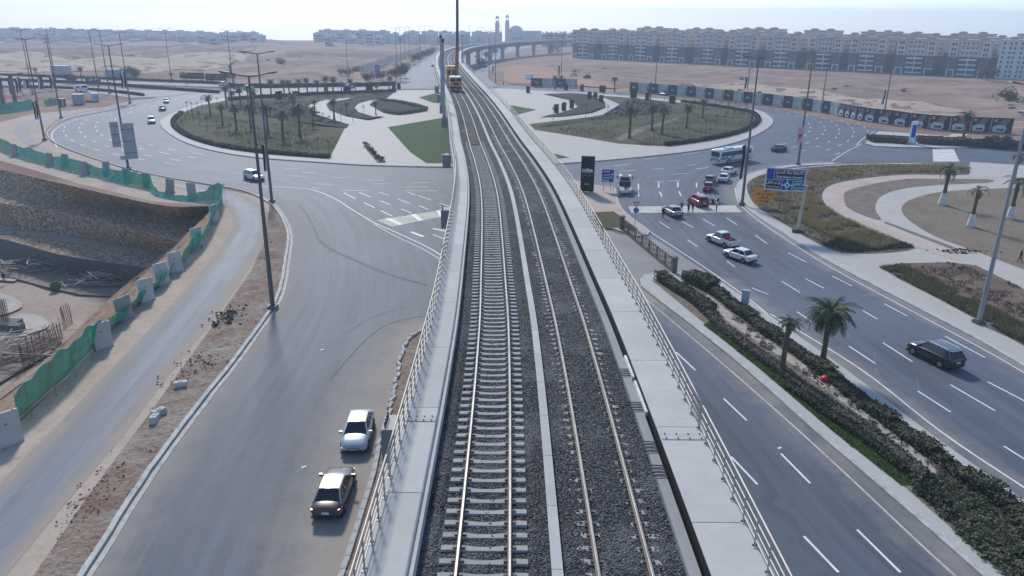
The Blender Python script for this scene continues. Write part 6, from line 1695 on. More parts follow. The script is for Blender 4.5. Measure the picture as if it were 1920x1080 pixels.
def palm_meshes(h, r, nf, fl, nl, seed, white=False, dry=4, droop=1.0, up=.9):
    rnd = random.Random(seed)
    mb = MB(); P = []; R = []; bend = rnd.uniform(-.05, .05) * h
    for i in range(15):
        f = i / 14; P.append((bend * f * f, bend * .5 * f * f, h * f)); R.append(r * (1.25 - .3 * min(1, f * 3)) * (1 + .09 * (i % 2)) if not white else r * (1.9 - 1.2 * min(1, f * 2.2)))
    mb.tube(P, R, 9)
    if white:
        mb.m = [1 if sum(mb.v[i][2] for i in f) / len(f) < h * .33 else 0 for f in mb.f]
    o = mb.build("trunk", [M_trunk, M_whitetrunk], smooth=True); tm = o.data; bpy.data.objects.remove(o)
    top = Vector(P[-1]); vs = []; fs = []; mi = []
    for k in range(nf):
        az = k * 2.39996 + rnd.uniform(-.2, .2); fr = k / nf
        el = up * (1.25 - 1.75 * fr) + rnd.uniform(-.12, .12); L = fl * rnd.uniform(.82, 1.08); isdry = k >= nf - dry
        d = Vector((math.cos(az), math.sin(az), 0)); side = Vector((-d.y, d.x, 0)); pts = []; ang = el; p = top.copy()
        for i in range(9):
            pts.append(p.copy()); p = p + (d * math.cos(ang) + Vector((0, 0, 1)) * math.sin(ang)) * (L / 8); ang -= (.19 + .05 * fr) * droop
        for i in range(8):
            b = len(vs); w = .035 * (1 - i / 9); vs += [pts[i] - side * w, pts[i] + side * w, pts[i + 1] + side * w * .9, pts[i + 1] - side * w * .9]; fs.append((b, b + 1, b + 2, b + 3)); mi.append(1 if isdry else 0)
        for j in range(nl):
            f = .12 + .88 * j / nl; x = f * 8; i = min(7, int(x)); q = pts[i].lerp(pts[i + 1], x - i); t = (pts[i + 1] - pts[i]).normalized(); nrm = side.cross(t)
            ll = fl * .24 * math.sin(math.pi * min(.97, .22 + .72 * f)) * rnd.uniform(.85, 1.1); lw = fl * .95 / nl * .42
            for s in (-1, 1):
                e = q + (side * s * .82 + t * .62 + nrm * rnd.uniform(-.05, .35) - Vector((0, 0, .18))).normalized() * ll
                b = len(vs); vs += [q - t * lw, q + t * lw, e + t * lw * .3, e - t * lw * .3]; fs.append((b, b + 1, b + 2, b + 3)); mi.append(1 if isdry else 0)
    me = bpy.data.meshes.new("crown"); me.from_pydata([tuple(v) for v in vs], [], fs); me.materials.append(M_palm); me.materials.append(M_palmdry); me.polygons.foreach_set("material_index", mi); me.update()
    return tm, me
def palm(label, px, meshes, sc=1.0, group=None, z=.1):
    c = G(*px); c.z = z; t = thing("palm_tree", label, "palm", c, random.uniform(0, 6.28), group=group)
    t.scale = (sc, sc, sc)
    link(bpy.data.objects.new("trunk", meshes[0]), t); link(bpy.data.objects.new("crown", meshes[1]), t); return t
PB1 = palm_meshes(4.9, .22, 46, 2.6, 30, 3, dry=9); PB2 = palm_meshes(4.7, .21, 26, 1.25, 18, 8, dry=8, up=.8)
palm("big palm with a wide feathery crown in the right median", (1540, 690), PB1)
palm("smaller palm with a short tuft crown left of the big palm in the median", (1464, 706), PB2)
PW = [palm_meshes(4.6, .30, 9, 2.2, 20, 21, True, 2, 1.35), palm_meshes(4.8, .28, 8, 1.9, 20, 33, True, 3, 1.5), palm_meshes(4.6, .30, 10, 2.4, 20, 40, True, 2, 1.2)]
for px, k, sc, lab in (((1766, 386), 0, 1.25, "royal palm with whitewashed base at the top edge of the brown park lawn"), ((1819, 427), 1, 1.12, "royal palm with drooping dry fronds in the middle of the brown park lawn"), ((1893, 412), 2, 1.2, "royal palm with whitewashed base behind the big leaning lamp"), ((1898, 345), 0, 1.1, "royal palm at the right end of the park exit path")):
    palm(lab, px, PW[k], sc, "royal palms in the park")
PR = [palm_meshes(5.2, .24, 24, 2.1, 12, s, dry=5) for s in (51, 52, 53)]
RP = [((395, 217), 1.0, "palm nearest the left tip of the left island"), ((418, 236), .95, "palm at the left of the near palm group on the left island"), ((444, 246), 1.15, "palm standing second from left in the near palm group of the left island"), ((471, 243), 1.1, "palm just left of the nearest lamp post on the left island"),
      ((425, 200), 1.1, "palm on the far left rim of the left island, right of the tip palm"), ((437, 206), 1.0, "palm in the dense cluster at the far left of the left island"), ((452, 202), 1.1, "palm in the middle of the dense cluster on the left island"), ((466, 196), 1.0, "palm at the right of the dense cluster on the left island"), ((478, 208), 1.1, "palm before the dense cluster on the left island"),
      ((503, 252), 1.25, "palm between the two lamp posts on the near left island lawn"), ((531, 265), 1.2, "palm nearest the camera on the left island"), ((563, 259), 1.35, "bushy palm right of the nearest palm on the left island lawn"), ((551, 216), 1.0, "palm in front of the dark bed, left of the curved white path"),
      ((588, 240), .9, "thin palm at the edge of the dark bed, lawn side"), ((591, 216), .75, "short leaning palm on the white path of the left island"), ((627, 226), 1.05, "palm in the dark planting bed of the left island"), ((650, 216), .6, "small palm in the dark bed, right of the taller one"), ((705, 217), .7, "slim palm at the foot of the inner dark bed"),
      ((509, 182), 1.05, "first palm of the row on the far rim of the left island"), ((534, 185), 1.1, "second palm of the far rim row"), ((543, 181), 1.0, "third palm of the far rim row"), ((561, 181), 1.05, "fourth palm of the far rim row"), ((577, 178), 1.05, "fifth palm of the far rim row"), ((596, 181), 1.0, "sixth palm of the far rim row"),
      ((612, 178), 1.15, "seventh palm of the far rim row"), ((625, 179), 1.15, "eighth palm of the far rim row"), ((641, 178), .8, "ninth palm of the far rim row"), ((657, 176), .95, "palm under the pale lamp on the far rim"), ((667, 176), .65, "short palm right of the pale lamp on the far rim"), ((697, 174), .7, "short palm near the clipped shrubs on the far rim"), ((706, 178), .6, "smallest palm near the clipped shrubs on the far rim"), ((730, 172), 1.0, "lone palm at the right end of the far rim"),
      ((1180, 261), 1.4, "tallest palm at the near side of the right island"), ((1222, 247), 1.25, "palm left of a close pair on the right island"), ((1241, 252), 1.15, "palm right of a close pair on the right island"), ((1287, 242), 1.1, "palm alone in the middle of the right island lawn"), ((1317, 224), 1.0, "palm at the far right of the right island"), ((1041, 170), 1.0, "left palm of two before the first hoarding boards"), ((1052, 166), .9, "right palm of two before the first hoarding boards"), ((1152, 174), 1.05, "palm on the ring verge before the gap in the hoarding"),
      ((1804, 268), 1.25, "palm in the hedged traffic island before the car hoarding"), ((1921, 268), 1.3, "palm cut by the right border above the traffic island"), ((154, 152), 1.0, "palm beyond the left approach road beside the grey board"), ((70, 148), .8, "palm behind the flags on the far left"), ((352, 158), .7, "small palm beside the purple billboards"), ((323, 155), .7, "small palm left of the purple billboards"), ((425, 160), .9, "palm right of the purple billboards"), ((440, 163), .9, "palm beside the distant flag lamp")]
for i, (px, sc, lab) in enumerate(RP): palm(lab, px, PR[i % 3], sc * .98, "palms round the roundabout", .22)

def leaf_cloud(P, N, size, rnd, flat=.3):
    """Quads at points P facing about N."""
    n = len(P); nrm = N + rnd.normal(0, .55, (n, 3)); nrm /= np.linalg.norm(nrm, axis=1)[:, None]
    a = np.cross(nrm, rnd.normal(0, 1, (n, 3))); a /= np.linalg.norm(a, axis=1)[:, None]; b = np.cross(nrm, a)
    s = (size * rnd.uniform(.6, 1.4, n))[:, None]
    V = np.stack([P - a * s, P + b * s * .5, P + a * s, P - b * s * .5], 1).reshape(-1, 3)
    return V, np.arange(4 * n).reshape(n, 4)
def bush_tree(label, px, h, w, mat, name="bush_tree", cat="tree", group=None, n=900, trunk=True, size=.28, z=.05, seed=None):
    c = G(*px); c.z = z; t = thing(name, label, cat, c, random.uniform(0, 6), group=group)
    rnd = np.random.default_rng(abs(hash(label)) % 1000 if seed is None else seed)
    hb = h * .22 if trunk else 0
    cl = [(rnd.normal(0, w * .22, 2), rnd.uniform(hb + .15 * h, h * .85), rnd.uniform(.22, .4) * w) for _ in range(7)]
    Ps = []; Ns = []
    for (xy, z_, r) in cl:
        k = n // 7; d = rnd.normal(0, 1, (k, 3)); d /= np.linalg.norm(d, axis=1)[:, None]; rr = r * rnd.uniform(.55, 1.08, k)[:, None]
        p = d * rr * np.array([1, 1, .8]) + np.array([xy[0], xy[1], z_]); p[:, 2] = np.maximum(p[:, 2], .05); Ps.append(p); Ns.append(d)
    V_, F_ = leaf_cloud(np.concatenate(Ps), np.concatenate(Ns), size, rnd)
    mesh_np("crown", V_, F_, mat, t)
    mb = MB(); mb.tube([(0, 0, 0), (.05, .03, h * .35), (0, .1, h * .6)], [.04 * h * .5, .03 * h * .5, .012 * h * .5], 6)
    for a in range(4): mb.tube([(0, 0, h * .3), (w * .2 * math.cos(a * 1.6), w * .2 * math.sin(a * 1.6), h * .6)], [.02 * h * .5, .006 * h], 5)
    mb.build("trunk", M_trunk, t); return t
TREES = [((742, 155), 6.5, 6, "dark tree nearest the ring road left of the avenue"), ((752, 152), 7.5, 6.5, "biggest dark tree at the start of the avenue"), ((760, 147), 7, 6, "dark tree behind the biggest one at the avenue start"), ((777, 122), 6.5, 6, "dark tree first in the avenue row"), ((787, 117), 6.5, 6, "dark tree second in the avenue row"), ((793, 113), 6.5, 6, "dark tree third in the avenue row"), ((800, 110), 6, 6, "dark tree fourth in the avenue row"), ((806, 106), 6, 6, "dark tree fifth in the avenue row"), ((812, 103), 6, 6, "dark tree last in the avenue row"),
         ((903, 126), 5, 5, "dark tree in the planted tip between the boulevard lanes"), ((902, 132), 3, 4, "low dark bush at the planted tip between the boulevard lanes"), ((912, 112), 6, 8, "dark trees farther along the boulevard median, first clump"), ((925, 104), 6, 8, "dark trees farther along the boulevard median, second clump"), ((942, 97), 6, 9, "dark trees farther along the boulevard median, third clump"), ((1035, 104), 9, 9, "dark tree left of the first apartment block"), ((1046, 103), 9, 9, "dark tree against the left gable of the first apartment block"),
         ((1842, 150), 6, 9, "green bush before the white building at right"), ((1853, 152), 7, 7, "green bush right of the one before the white building"), ((1888, 192), 5, 7, "dark bush beside the cars parked on the desert"), ((1896, 196), 4, 5, "low bush right beside the cars parked on the desert"), ((345, 151), 4, 5, "grey green bush beyond the approach road"), ((240, 143), 4, 7, "grey green bush at the edge of the left desert"), ((255, 145), 3, 6, "low bush beside the lamp at the left desert edge"), ((135, 158), 4, 5, "round bush before the hedge on the left approach"),
         ((1866, 278), 2.6, 3.4, "round bare bush at the edge of the traffic island"), ((650, 142), 3, 5, "brown scrub on the left desert, left of the pale lamp"), ((668, 137), 3, 6, "brown scrub on the left desert, right of the pale lamp"), ((527, 122), 4, 7, "dark dry scrub alone on the left desert"), ((1101, 150), 2.5, 3, "small dry bush on the right desert before the palms"), ((422, 150), 4, 5, "green bush between the billboards and the palms"), ((712, 150), 4, 7, "thin tree beside the blue board on white legs"), ((690, 156), 4, 6, "thin tree before the desert fence")]
for px, h, w, lab in TREES: bush_tree(lab, px, h, w, M_leafd if h > 4.5 else M_brownleaf if 'dry' in lab or 'brown' in lab or 'bare' in lab else M_leafb, n=700, size=.32, group="trees and bushes in the distance")
# clipped dark shrubs round the islands
def clipped(px, h, label):
    c = G(*px); c.z = .2; t = thing("clipped_shrub", label, "shrub", c, group="clipped dark shrubs round the islands"); n = 220; rnd = np.random.default_rng(int(px[0]))
    a = rnd.uniform(0, 6.28, n); z = rnd.uniform(.1, h, n); r = .75 * rnd.uniform(.8, 1.05, n); P = np.stack([r * np.cos(a), r * np.sin(a), z], 1); N = np.stack([np.cos(a), np.sin(a), np.zeros(n) + .2], 1)
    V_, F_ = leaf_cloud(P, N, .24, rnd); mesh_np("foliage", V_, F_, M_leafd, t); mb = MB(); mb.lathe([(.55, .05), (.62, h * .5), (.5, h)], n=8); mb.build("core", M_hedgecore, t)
for i, (px, lab) in enumerate([((739, 171), "left of two clipped shrubs at the far plaza edge"), ((748, 169), "right of two clipped shrubs at the far plaza edge"), ((690, 174), "clipped shrub left of a pair on the far left rim"), ((696, 173), "clipped shrub right of a pair on the far left rim"), ((612, 177), "clipped shrub under the seventh far rim palm"), ((648, 176), "clipped shrub right of the far rim palms"), ((521, 187), "clipped shrub left of a pair by the dark cars"), ((526, 186), "clipped shrub right of a pair by the dark cars"), ((653, 176), "clipped shrub left of the pale lamp"),
                               ((1061, 170), "clipped shrub beside the two palms before the hoarding"), ((1091, 172), "clipped shrub before the first hoarding gap"), ((1127, 174), "left clipped shrub of a pair at the ring verge"), ((1132, 174), "right clipped shrub of a pair at the ring verge"), ((1185, 184), "left clipped shrub of a pair at the right island rim"), ((1190, 184), "right clipped shrub of a pair at the right island rim"), ((1213, 189), "lone clipped shrub on the right island rim"), ((1258, 195), "left clipped shrub of a pair by the thin pole"), ((1262, 195), "right clipped shrub of a pair by the thin pole"),
                               ((1105, 187), "clipped shrub at the left of the right dark bed"), ((1116, 188), "clipped shrub in the middle of the right dark bed"), ((1127, 194), "clipped shrub at the right tip of the right dark bed"), ((1043, 213), "left clipped shrub along the right white path"), ((1057, 209), "middle clipped shrub along the right white path"), ((1072, 204), "right clipped shrub along the right white path"), ((990, 175), "clipped shrub at the far right plaza edge")]): clipped(px, 2.6, lab)
# staked saplings
SM = MB(); SM.tube([(0, 0, 0), (0, 0, 3.4)], [.07, .04], 5); _o = SM.build("stem", M_trunk); SMd = _o.data; bpy.data.objects.remove(_o)
_r = np.random.default_rng(4); _d = _r.normal(0, 1, (60, 3)); _d /= np.linalg.norm(_d, axis=1)[:, None]; _V, _F = leaf_cloud(_d * np.array([.45, .45, .6]) + np.array([0, 0, 3.2]), _d, .12, _r); _o = mesh_np("tuft", _V, _F, M_leafb); TFd = _o.data; bpy.data.objects.remove(_o)
SAPL = [(352, 212), (361, 214), (371, 210), (363, 228), (375, 238), (389, 247), (409, 253), (431, 259), (464, 264), (455, 262), (487, 268), (543, 272), (575, 280), (597, 283), (380, 205), (408, 200), (617, 290), (640, 232), (682, 222), (662, 230), (1225, 268), (1262, 262), (1291, 263), (1322, 250), (1342, 243), (1360, 235), (1375, 226), (1385, 221), (1391, 233), (1365, 212), (1378, 214), (1352, 207), (1340, 204), (1302, 196), (1280, 192), (1245, 190), (1098, 222), (1037, 228), (1139, 222), (1398, 214), (1403, 238), (1330, 262)]
for px in SAPL:
    c = G(*px); c.z = .2; isl = "left" if px[0] < 860 else "right"
    t = thing("sapling", "thin staked young tree with a tiny crown on the %s roundabout island" % isl, "sapling", c, random.uniform(0, 6), group="saplings on the %s island" % isl); t.scale = (1, 1, random.uniform(.75, 1.15))
    link(bpy.data.objects.new("stem", SMd), t); link(bpy.data.objects.new("tuft", TFd), t)
# hedges
def hedge(label, line, w, h, mat, density, size, z=.15, world=False, mats=None, taper=0.0, name="hedge", kind=None, irregular=.25):
    ln = resample(smooth_line(line if world else GL(line), 5), 1.0); rnd = np.random.default_rng(abs(hash(label)) % 997)
    base = ln[0].copy(); t = thing(name, label, "hedge", (base.x, base.y, z)); rows = []; Ps = []; Ns = []; n = len(ln); core = []
    for i, p in enumerate(ln):
        tg = (ln[min(i + 1, n - 1)] - ln[max(i - 1, 0)]).normalized(); r = Vector((tg.y, -tg.x, 0)); q = Vector((p.x - base.x, p.y - base.y, 0))
        hh = h * (1 + irregular * mnoise.noise((p.x * .35, p.y * .35, 1))); ww = w * (1 + irregular * .6 * mnoise.noise((p.x * .3, p.y * .3, 7)))
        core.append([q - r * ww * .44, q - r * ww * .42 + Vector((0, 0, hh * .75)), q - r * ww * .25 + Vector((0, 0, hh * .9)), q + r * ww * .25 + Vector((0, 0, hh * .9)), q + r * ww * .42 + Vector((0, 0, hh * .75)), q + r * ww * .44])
        k = int(density * (ww + 2 * hh)); u = rnd.uniform(0, 1, k); a = u * math.pi
        y = np.clip(np.cos(a) * 1.25, -1, 1) * ww / 2; zz = np.clip(np.sin(a) * 1.5, 0, 1) * hh; sc = rnd.uniform(.86, 1.06, k); al = rnd.uniform(-.5, .5, k)
        P = np.stack([q.x + r.x * y * sc + tg.x * al, q.y + r.y * y * sc + tg.y * al, zz * sc], 1); N = np.stack([r.x * np.cos(a), r.y * np.cos(a), np.sin(a) + .25], 1); Ps.append(P); Ns.append(N)
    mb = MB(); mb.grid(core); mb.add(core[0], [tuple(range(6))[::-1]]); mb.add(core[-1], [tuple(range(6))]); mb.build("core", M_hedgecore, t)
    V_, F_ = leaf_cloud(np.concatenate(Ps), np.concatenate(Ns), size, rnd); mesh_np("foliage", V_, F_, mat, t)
    if kind: t["kind"] = kind
    return t
hedge("long rounded grey green hedge along the left side of the right median", [(1318, 580), (1346, 612), (1400, 656), (1458, 697), (1544, 763), (1630, 820), (1695, 872), (1728, 902)], .95, .6, M_leafg, 130, .10)
hedge("bushy dark hedge along the carriageway side of the right median", [(1346, 556), (1412, 607), (1469, 648), (1540, 699), (1619, 762), (1702, 824), (1792, 890), (1880, 953), (1988, 1036), (2118, 1130)], 1.3, .7, M_leafb, 130, .11, irregular=.7)
hedge("low dark hedge at the tip of the right median beside the grille fence", [(1240, 527), (1268, 545), (1305, 570), (1330, 590)], 1.5, .8, M_leafb, 110, .11, irregular=.5)
hedge("spiky mixed shrub row at the tip of the median, road side", [(1294, 527), (1312, 536), (1332, 546)], 1.7, 1.1, M_leafo, 110, .16, irregular=.5)
hedge("dark hedge band at the foot of the grey green hedge", [(1480, 730), (1560, 786), (1640, 840), (1690, 880)], .9, .45, M_leafd, 110, .10)
hedge("clipped dark hedge in two steps left of the stone totem", [(1632, 266), (1665, 267), (1700, 270)], 4.0, 1.4, M_leafb, 70, .2, irregular=.1)
hedge("long clipped reddish hedge right of the stone totem", [(1722, 269), (1800, 273), (1880, 277), (1960, 283), (2080, 291)], 4.2, 1.5, M_brownleaf, 70, .2, irregular=.15)
hedge("dark hedge between the carriageways of the left approach, nearer one", [(40, 164), (130, 167), (200, 172), (268, 180)], 1.0, .7, M_leafd, 30, .35, irregular=.15)
hedge("dark hedge in the middle of the left approach road", [(-30, 151), (80, 154), (180, 158), (270, 165), (350, 171), (410, 175)], 1.3, .8, M_leafd, 26, .4, irregular=.15)
hedge("thin dark hedge along the far edge of the left approach road", [(-30, 140), (130, 146), (280, 152), (400, 157), (430, 159)], 1.2, .7, M_leafd, 22, .4, irregular=.15)
hedge("dark low hedge along the far ring road left of the palms", [(430, 164), (520, 164.5), (600, 163), (680, 162), (740, 160)], 1.5, 1.2, M_leafd, 24, .4, irregular=.2)
hedge("dark hedge rim along the near left edge of the left island", [(340, 214), (326, 229), (332, 244), (361, 261), (411, 276), (480, 287), (560, 294), (615, 298)], 1.2, .7, M_leafd, 55, .16, .2, irregular=.3)
hedge("dark hedge rim along the near right edge of the right island", [(1250, 275), (1310, 267), (1370, 255), (1402, 244), (1420, 230), (1419, 221), (1400, 211), (1340, 201), (1280, 193)], 1.2, .8, M_leafd, 55, .18, .2, irregular=.3)
hedge("dark clipped edge along the far rim of the left island", [(430, 189), (500, 184), (600, 179), (700, 175), (740, 173)], 1.4, 1.0, M_leafd, 40, .25, .2, irregular=.2)
hedge("brown hedge edging the inner dark bed by the plaza", [(797, 209), (760, 215), (745, 216), (722, 212)], 1.4, .9, M_olgrass, 60, .2, .2, irregular=.2)
hedge("olive hedge edging the top of the inner dark bed", [(712, 190), (745, 194), (775, 200), (798, 206)], 1.4, .9, M_olgrass, 60, .2, .2, irregular=.2)
hedge("dark hedge at the foot of the apartment blocks on the right", [(1735, 141), (1780, 142), (1830, 144), (1858, 146)], 4, 2.4, M_leafd, 22, .5, .0, irregular=.3)
for i, px in enumerate(((686, 277), (695, 284), (702, 291), (708, 299), (713, 305))):
    bush_tree("small dark shrub number %s from the top in the plaza planting strip" % ("one", "two", "three", "four", "five")[i], px, 1.0, 1.5, M_leafd, "shrub", "shrub", "shrubs in the plaza strip", 160, False, .16, .22)
# leafy shrubs, grasses
def scatter(poly, n, rnd, clump=None, thr=0.0, sc=.25):
    xs = [p[0] for p in poly]; ys = [p[1] for p in poly]; P = np.stack([rnd.uniform(min(xs), max(xs), n), rnd.uniform(min(ys), max(ys), n)], 1); P = P[inside(P, poly)]
    if clump: P = P[np.array([mnoise.fractal((x * sc, y * sc, clump), 1, 2, 3) > thr for x, y in P], bool)]
    return P
def tufts(name, label, cat, polys, n, h, mat, blades=5, w=.03, spread=.35, z=.15, clump=None, thr=0.0, seed=1, sc=.25):
    rnd = np.random.default_rng(seed); Vs = []
    for poly in polys:
        P = scatter(poly, n, rnd, clump, thr, sc); m = len(P)
        if not m: continue
        P = np.repeat(P, blades, 0); k = len(P); a = rnd.uniform(0, 6.28, k); hh = h * rnd.uniform(.5, 1.15, k); sp = spread * h * rnd.uniform(.2, 1.3, k); jit = rnd.normal(0, .05 + h * .08, (k, 2))
        bx = P[:, 0] + jit[:, 0]; by = P[:, 1] + jit[:, 1]; wx, wy = -np.sin(a) * w, np.cos(a) * w
        tip = np.stack([bx + np.cos(a) * sp, by + np.sin(a) * sp, z + hh], 1)
        Vs.append(np.stack([np.stack([bx - wx, by - wy, np.full(k, z - .02)], 1), np.stack([bx + wx, by + wy, np.full(k, z - .02)], 1), tip], 1).reshape(-1, 3))
    V_ = np.concatenate(Vs); o = mesh_np(name, V_, np.arange(len(V_)).reshape(-1, 3), mat); o["kind"] = 'stuff'; tag(o, label, cat); return o
def shrubs(label, poly, n, h, mat, leaves=26, size=.10, z=.15, seed=3, r=.35):
    rnd = np.random.default_rng(seed); P = scatter(poly, n, rnd); m = len(P); Ps = []; Ns = []
    for x, y in P:
        hh = h * rnd.uniform(.6, 1.2); d = rnd.normal(0, 1, (leaves, 3)); d[:, 2] = np.abs(d[:, 2]); d /= np.linalg.norm(d, axis=1)[:, None]
        Ps.append(d * np.array([r, r, hh]) * rnd.uniform(.5, 1, (leaves, 1)) + np.array([x, y, z])); Ns.append(d + np.array([0, 0, .5]))
    V_, F_ = leaf_cloud(np.concatenate(Ps), np.concatenate(Ns), size, rnd); o = mesh_np("shrubbery", V_, F_, mat); o["kind"] = 'stuff'; tag(o, label, "shrubbery"); return o
shrubs("pale green leafy shrubs filling the near end of the right median", GL([(1725, 905), (1765, 896), (1815, 925), (1900, 985), (2060, 1100), (2130, 1160), (2060, 1235), (1905, 1110), (1825, 1032), (1760, 968)]), 1050, .5, M_leafo, 30, .09)
shrubs("dark brownish shrubs between the pebbles and the median hedges", GL([(1345, 575), (1420, 620), (1560, 715), (1700, 825), (1800, 905), (1770, 905), (1690, 838), (1550, 735), (1410, 640)]), 420, .5, M_brownleaf, 24, .10, seed=9)
shrubs("dark shrubs on the lawn edge of the median", GL([(1700, 880), (1765, 935), (1800, 985), (1775, 975), (1715, 925)]), 160, .6, M_leafd, 30, .10, seed=12)
tufts("grass", "short fresh green grass in the right median", "grass", [band(GR_A, GR_B)], 9000, .12, M_leafb, 4, .02, .5, .17, seed=5)
PV = smooth_line(GL([(1404, 345), (1450, 326), (1560, 313), (1700, 310), (1812, 314), (1812, 328), (1700, 327), (1620, 334), (1560, 346), (1541, 367), (1553, 391), (1580, 408), (1640, 437), (1712, 467), (1600, 477), (1540, 462), (1470, 422), (1425, 393), (1405, 370)]), 4, True)
tufts("grass", "golden dry ornamental grass in curved bands in the park verge", "grass", [GL([(1432, 352), (1470, 334), (1560, 319), (1700, 315), (1812, 317), (1812, 325), (1700, 325), (1600, 331), (1530, 344), (1515, 365)]), GL([(1440, 366), (1520, 352), (1535, 385), (1580, 412), (1650, 445), (1690, 462), (1640, 472), (1560, 448), (1480, 410)])], 9000, .75, M_gold, 7, .03, .45, .17, clump=3.3, thr=-.02)
tufts("grass", "olive green rough grass over the park verge", "grass", [PV], 11000, .38, M_olgrass, 5, .03, .6, .17, clump=8.1, thr=-.25, seed=2)
tufts("grass", "dark green weeds at the lower tip of the park verge", "grass", [GL([(1540, 462), (1600, 476), (1640, 472), (1712, 466), (1640, 440), (1590, 445)])], 2500, .5, M_leafb, 6, .04, .7, .17, seed=6)
LB = GL([(1648, 503), (1690, 497), (1780, 495), (1830, 501), (1870, 521), (1920, 546), (2080, 612), (2080, 740), (1920, 648), (1838, 603), (1740, 552), (1690, 527)])
tufts("grass", "olive grass growing thickly along the kerb side of the lower park bed", "grass", [GL([(1650, 504), (1690, 500), (1745, 524), (1800, 552), (1880, 590), (1970, 640), (2080, 700), (2080, 740), (1920, 648), (1838, 603), (1740, 552), (1690, 527)])], 9000, .42, M_olgrass, 5, .03, .6, .17, clump=5.0, thr=-.28, seed=8)
tufts("grass", "sparse brownish weeds over the stony lower park bed", "grass", [LB], 5000, .3, M_brownleaf, 4, .03, .7, .17, clump=2.0, thr=-.02, seed=18)
tufts("grass", "thin dry grass on the left roundabout island", "grass", [smooth_line(GL([(618, 297), (560, 293), (480, 286), (410, 274), (360, 259), (335, 243), (330, 231), (345, 214), (420, 194), (520, 205), (560, 232), (645, 243)]), 1, True)], 16000, .3, M_olgrass, 3, .05, .8, .21, clump=6.0, thr=-.1, seed=14, sc=.08)
tufts("grass", "thin dry grass on the right roundabout island", "grass", [GL([(1010, 242), (1160, 215), (1200, 196), (1300, 200), (1400, 214), (1418, 228), (1370, 254), (1240, 274), (1085, 256)])], 14000, .3, M_olgrass, 3, .05, .8, .21, clump=6.0, thr=-.1, seed=15, sc=.08)
shrubs("dark low plants in the beds of the left island", GL([(440, 198), (560, 192), (580, 205), (650, 236), (600, 236), (520, 212)]), 800, .7, M_leafd, 16, .22, .25, seed=21, r=.6)
shrubs("dark low plants in the beds of the right island", GL([(1150, 207), (1180, 190), (1230, 192), (1258, 203), (1220, 214), (1170, 219), (1110, 227), (1130, 220)]), 700, .7, M_leafd, 16, .22, .25, seed=22, r=.6)
tufts("grass", "dry weeds on the dirt verge beside the lamp post", "grass", [VERGE], 700, .25, M_brownleaf, 5, .02, .8, .12, clump=4, thr=.1, seed=31, sc=.6)
# ------------------------------------------------------------------ apartment blocks on the right
M_cream = concrete("cream_render", (.68, .60, .53), .15); M_tan = concrete("tan_render", (.55, .46, .38), .2); M_brown = concrete("dark_base_stone", (.16, .15, .15), .25); M_gable = concrete("dark_gable_render", (.075, .082, .10), .2)
M_wtrim = plain("white_trim", (.66, .65, .63), .7, var=.06); M_win = plain("window_glass_dark", (.075, .08, .09), .15, .5, var=.2); M_roofb = concrete("hip_roof_tile", (.26, .19, .15), .25); M_whitewall = concrete("white_render", (.66, .67, .68), .15)
WM = {}
def box_mesh(name, size, mat):
    key = (name, size, mat.name)
    if key not in WM:
        mb = MB(); mb.box((0, 0, 0), size); o = mb.build(name, mat); WM[key] = o.data; bpy.data.objects.remove(o)
    return WM[key]
def put_box(name, size, mat, c, parent):
    o = link(bpy.data.objects.new(name, box_mesh(name, size, mat)), parent); o.location = c; return o
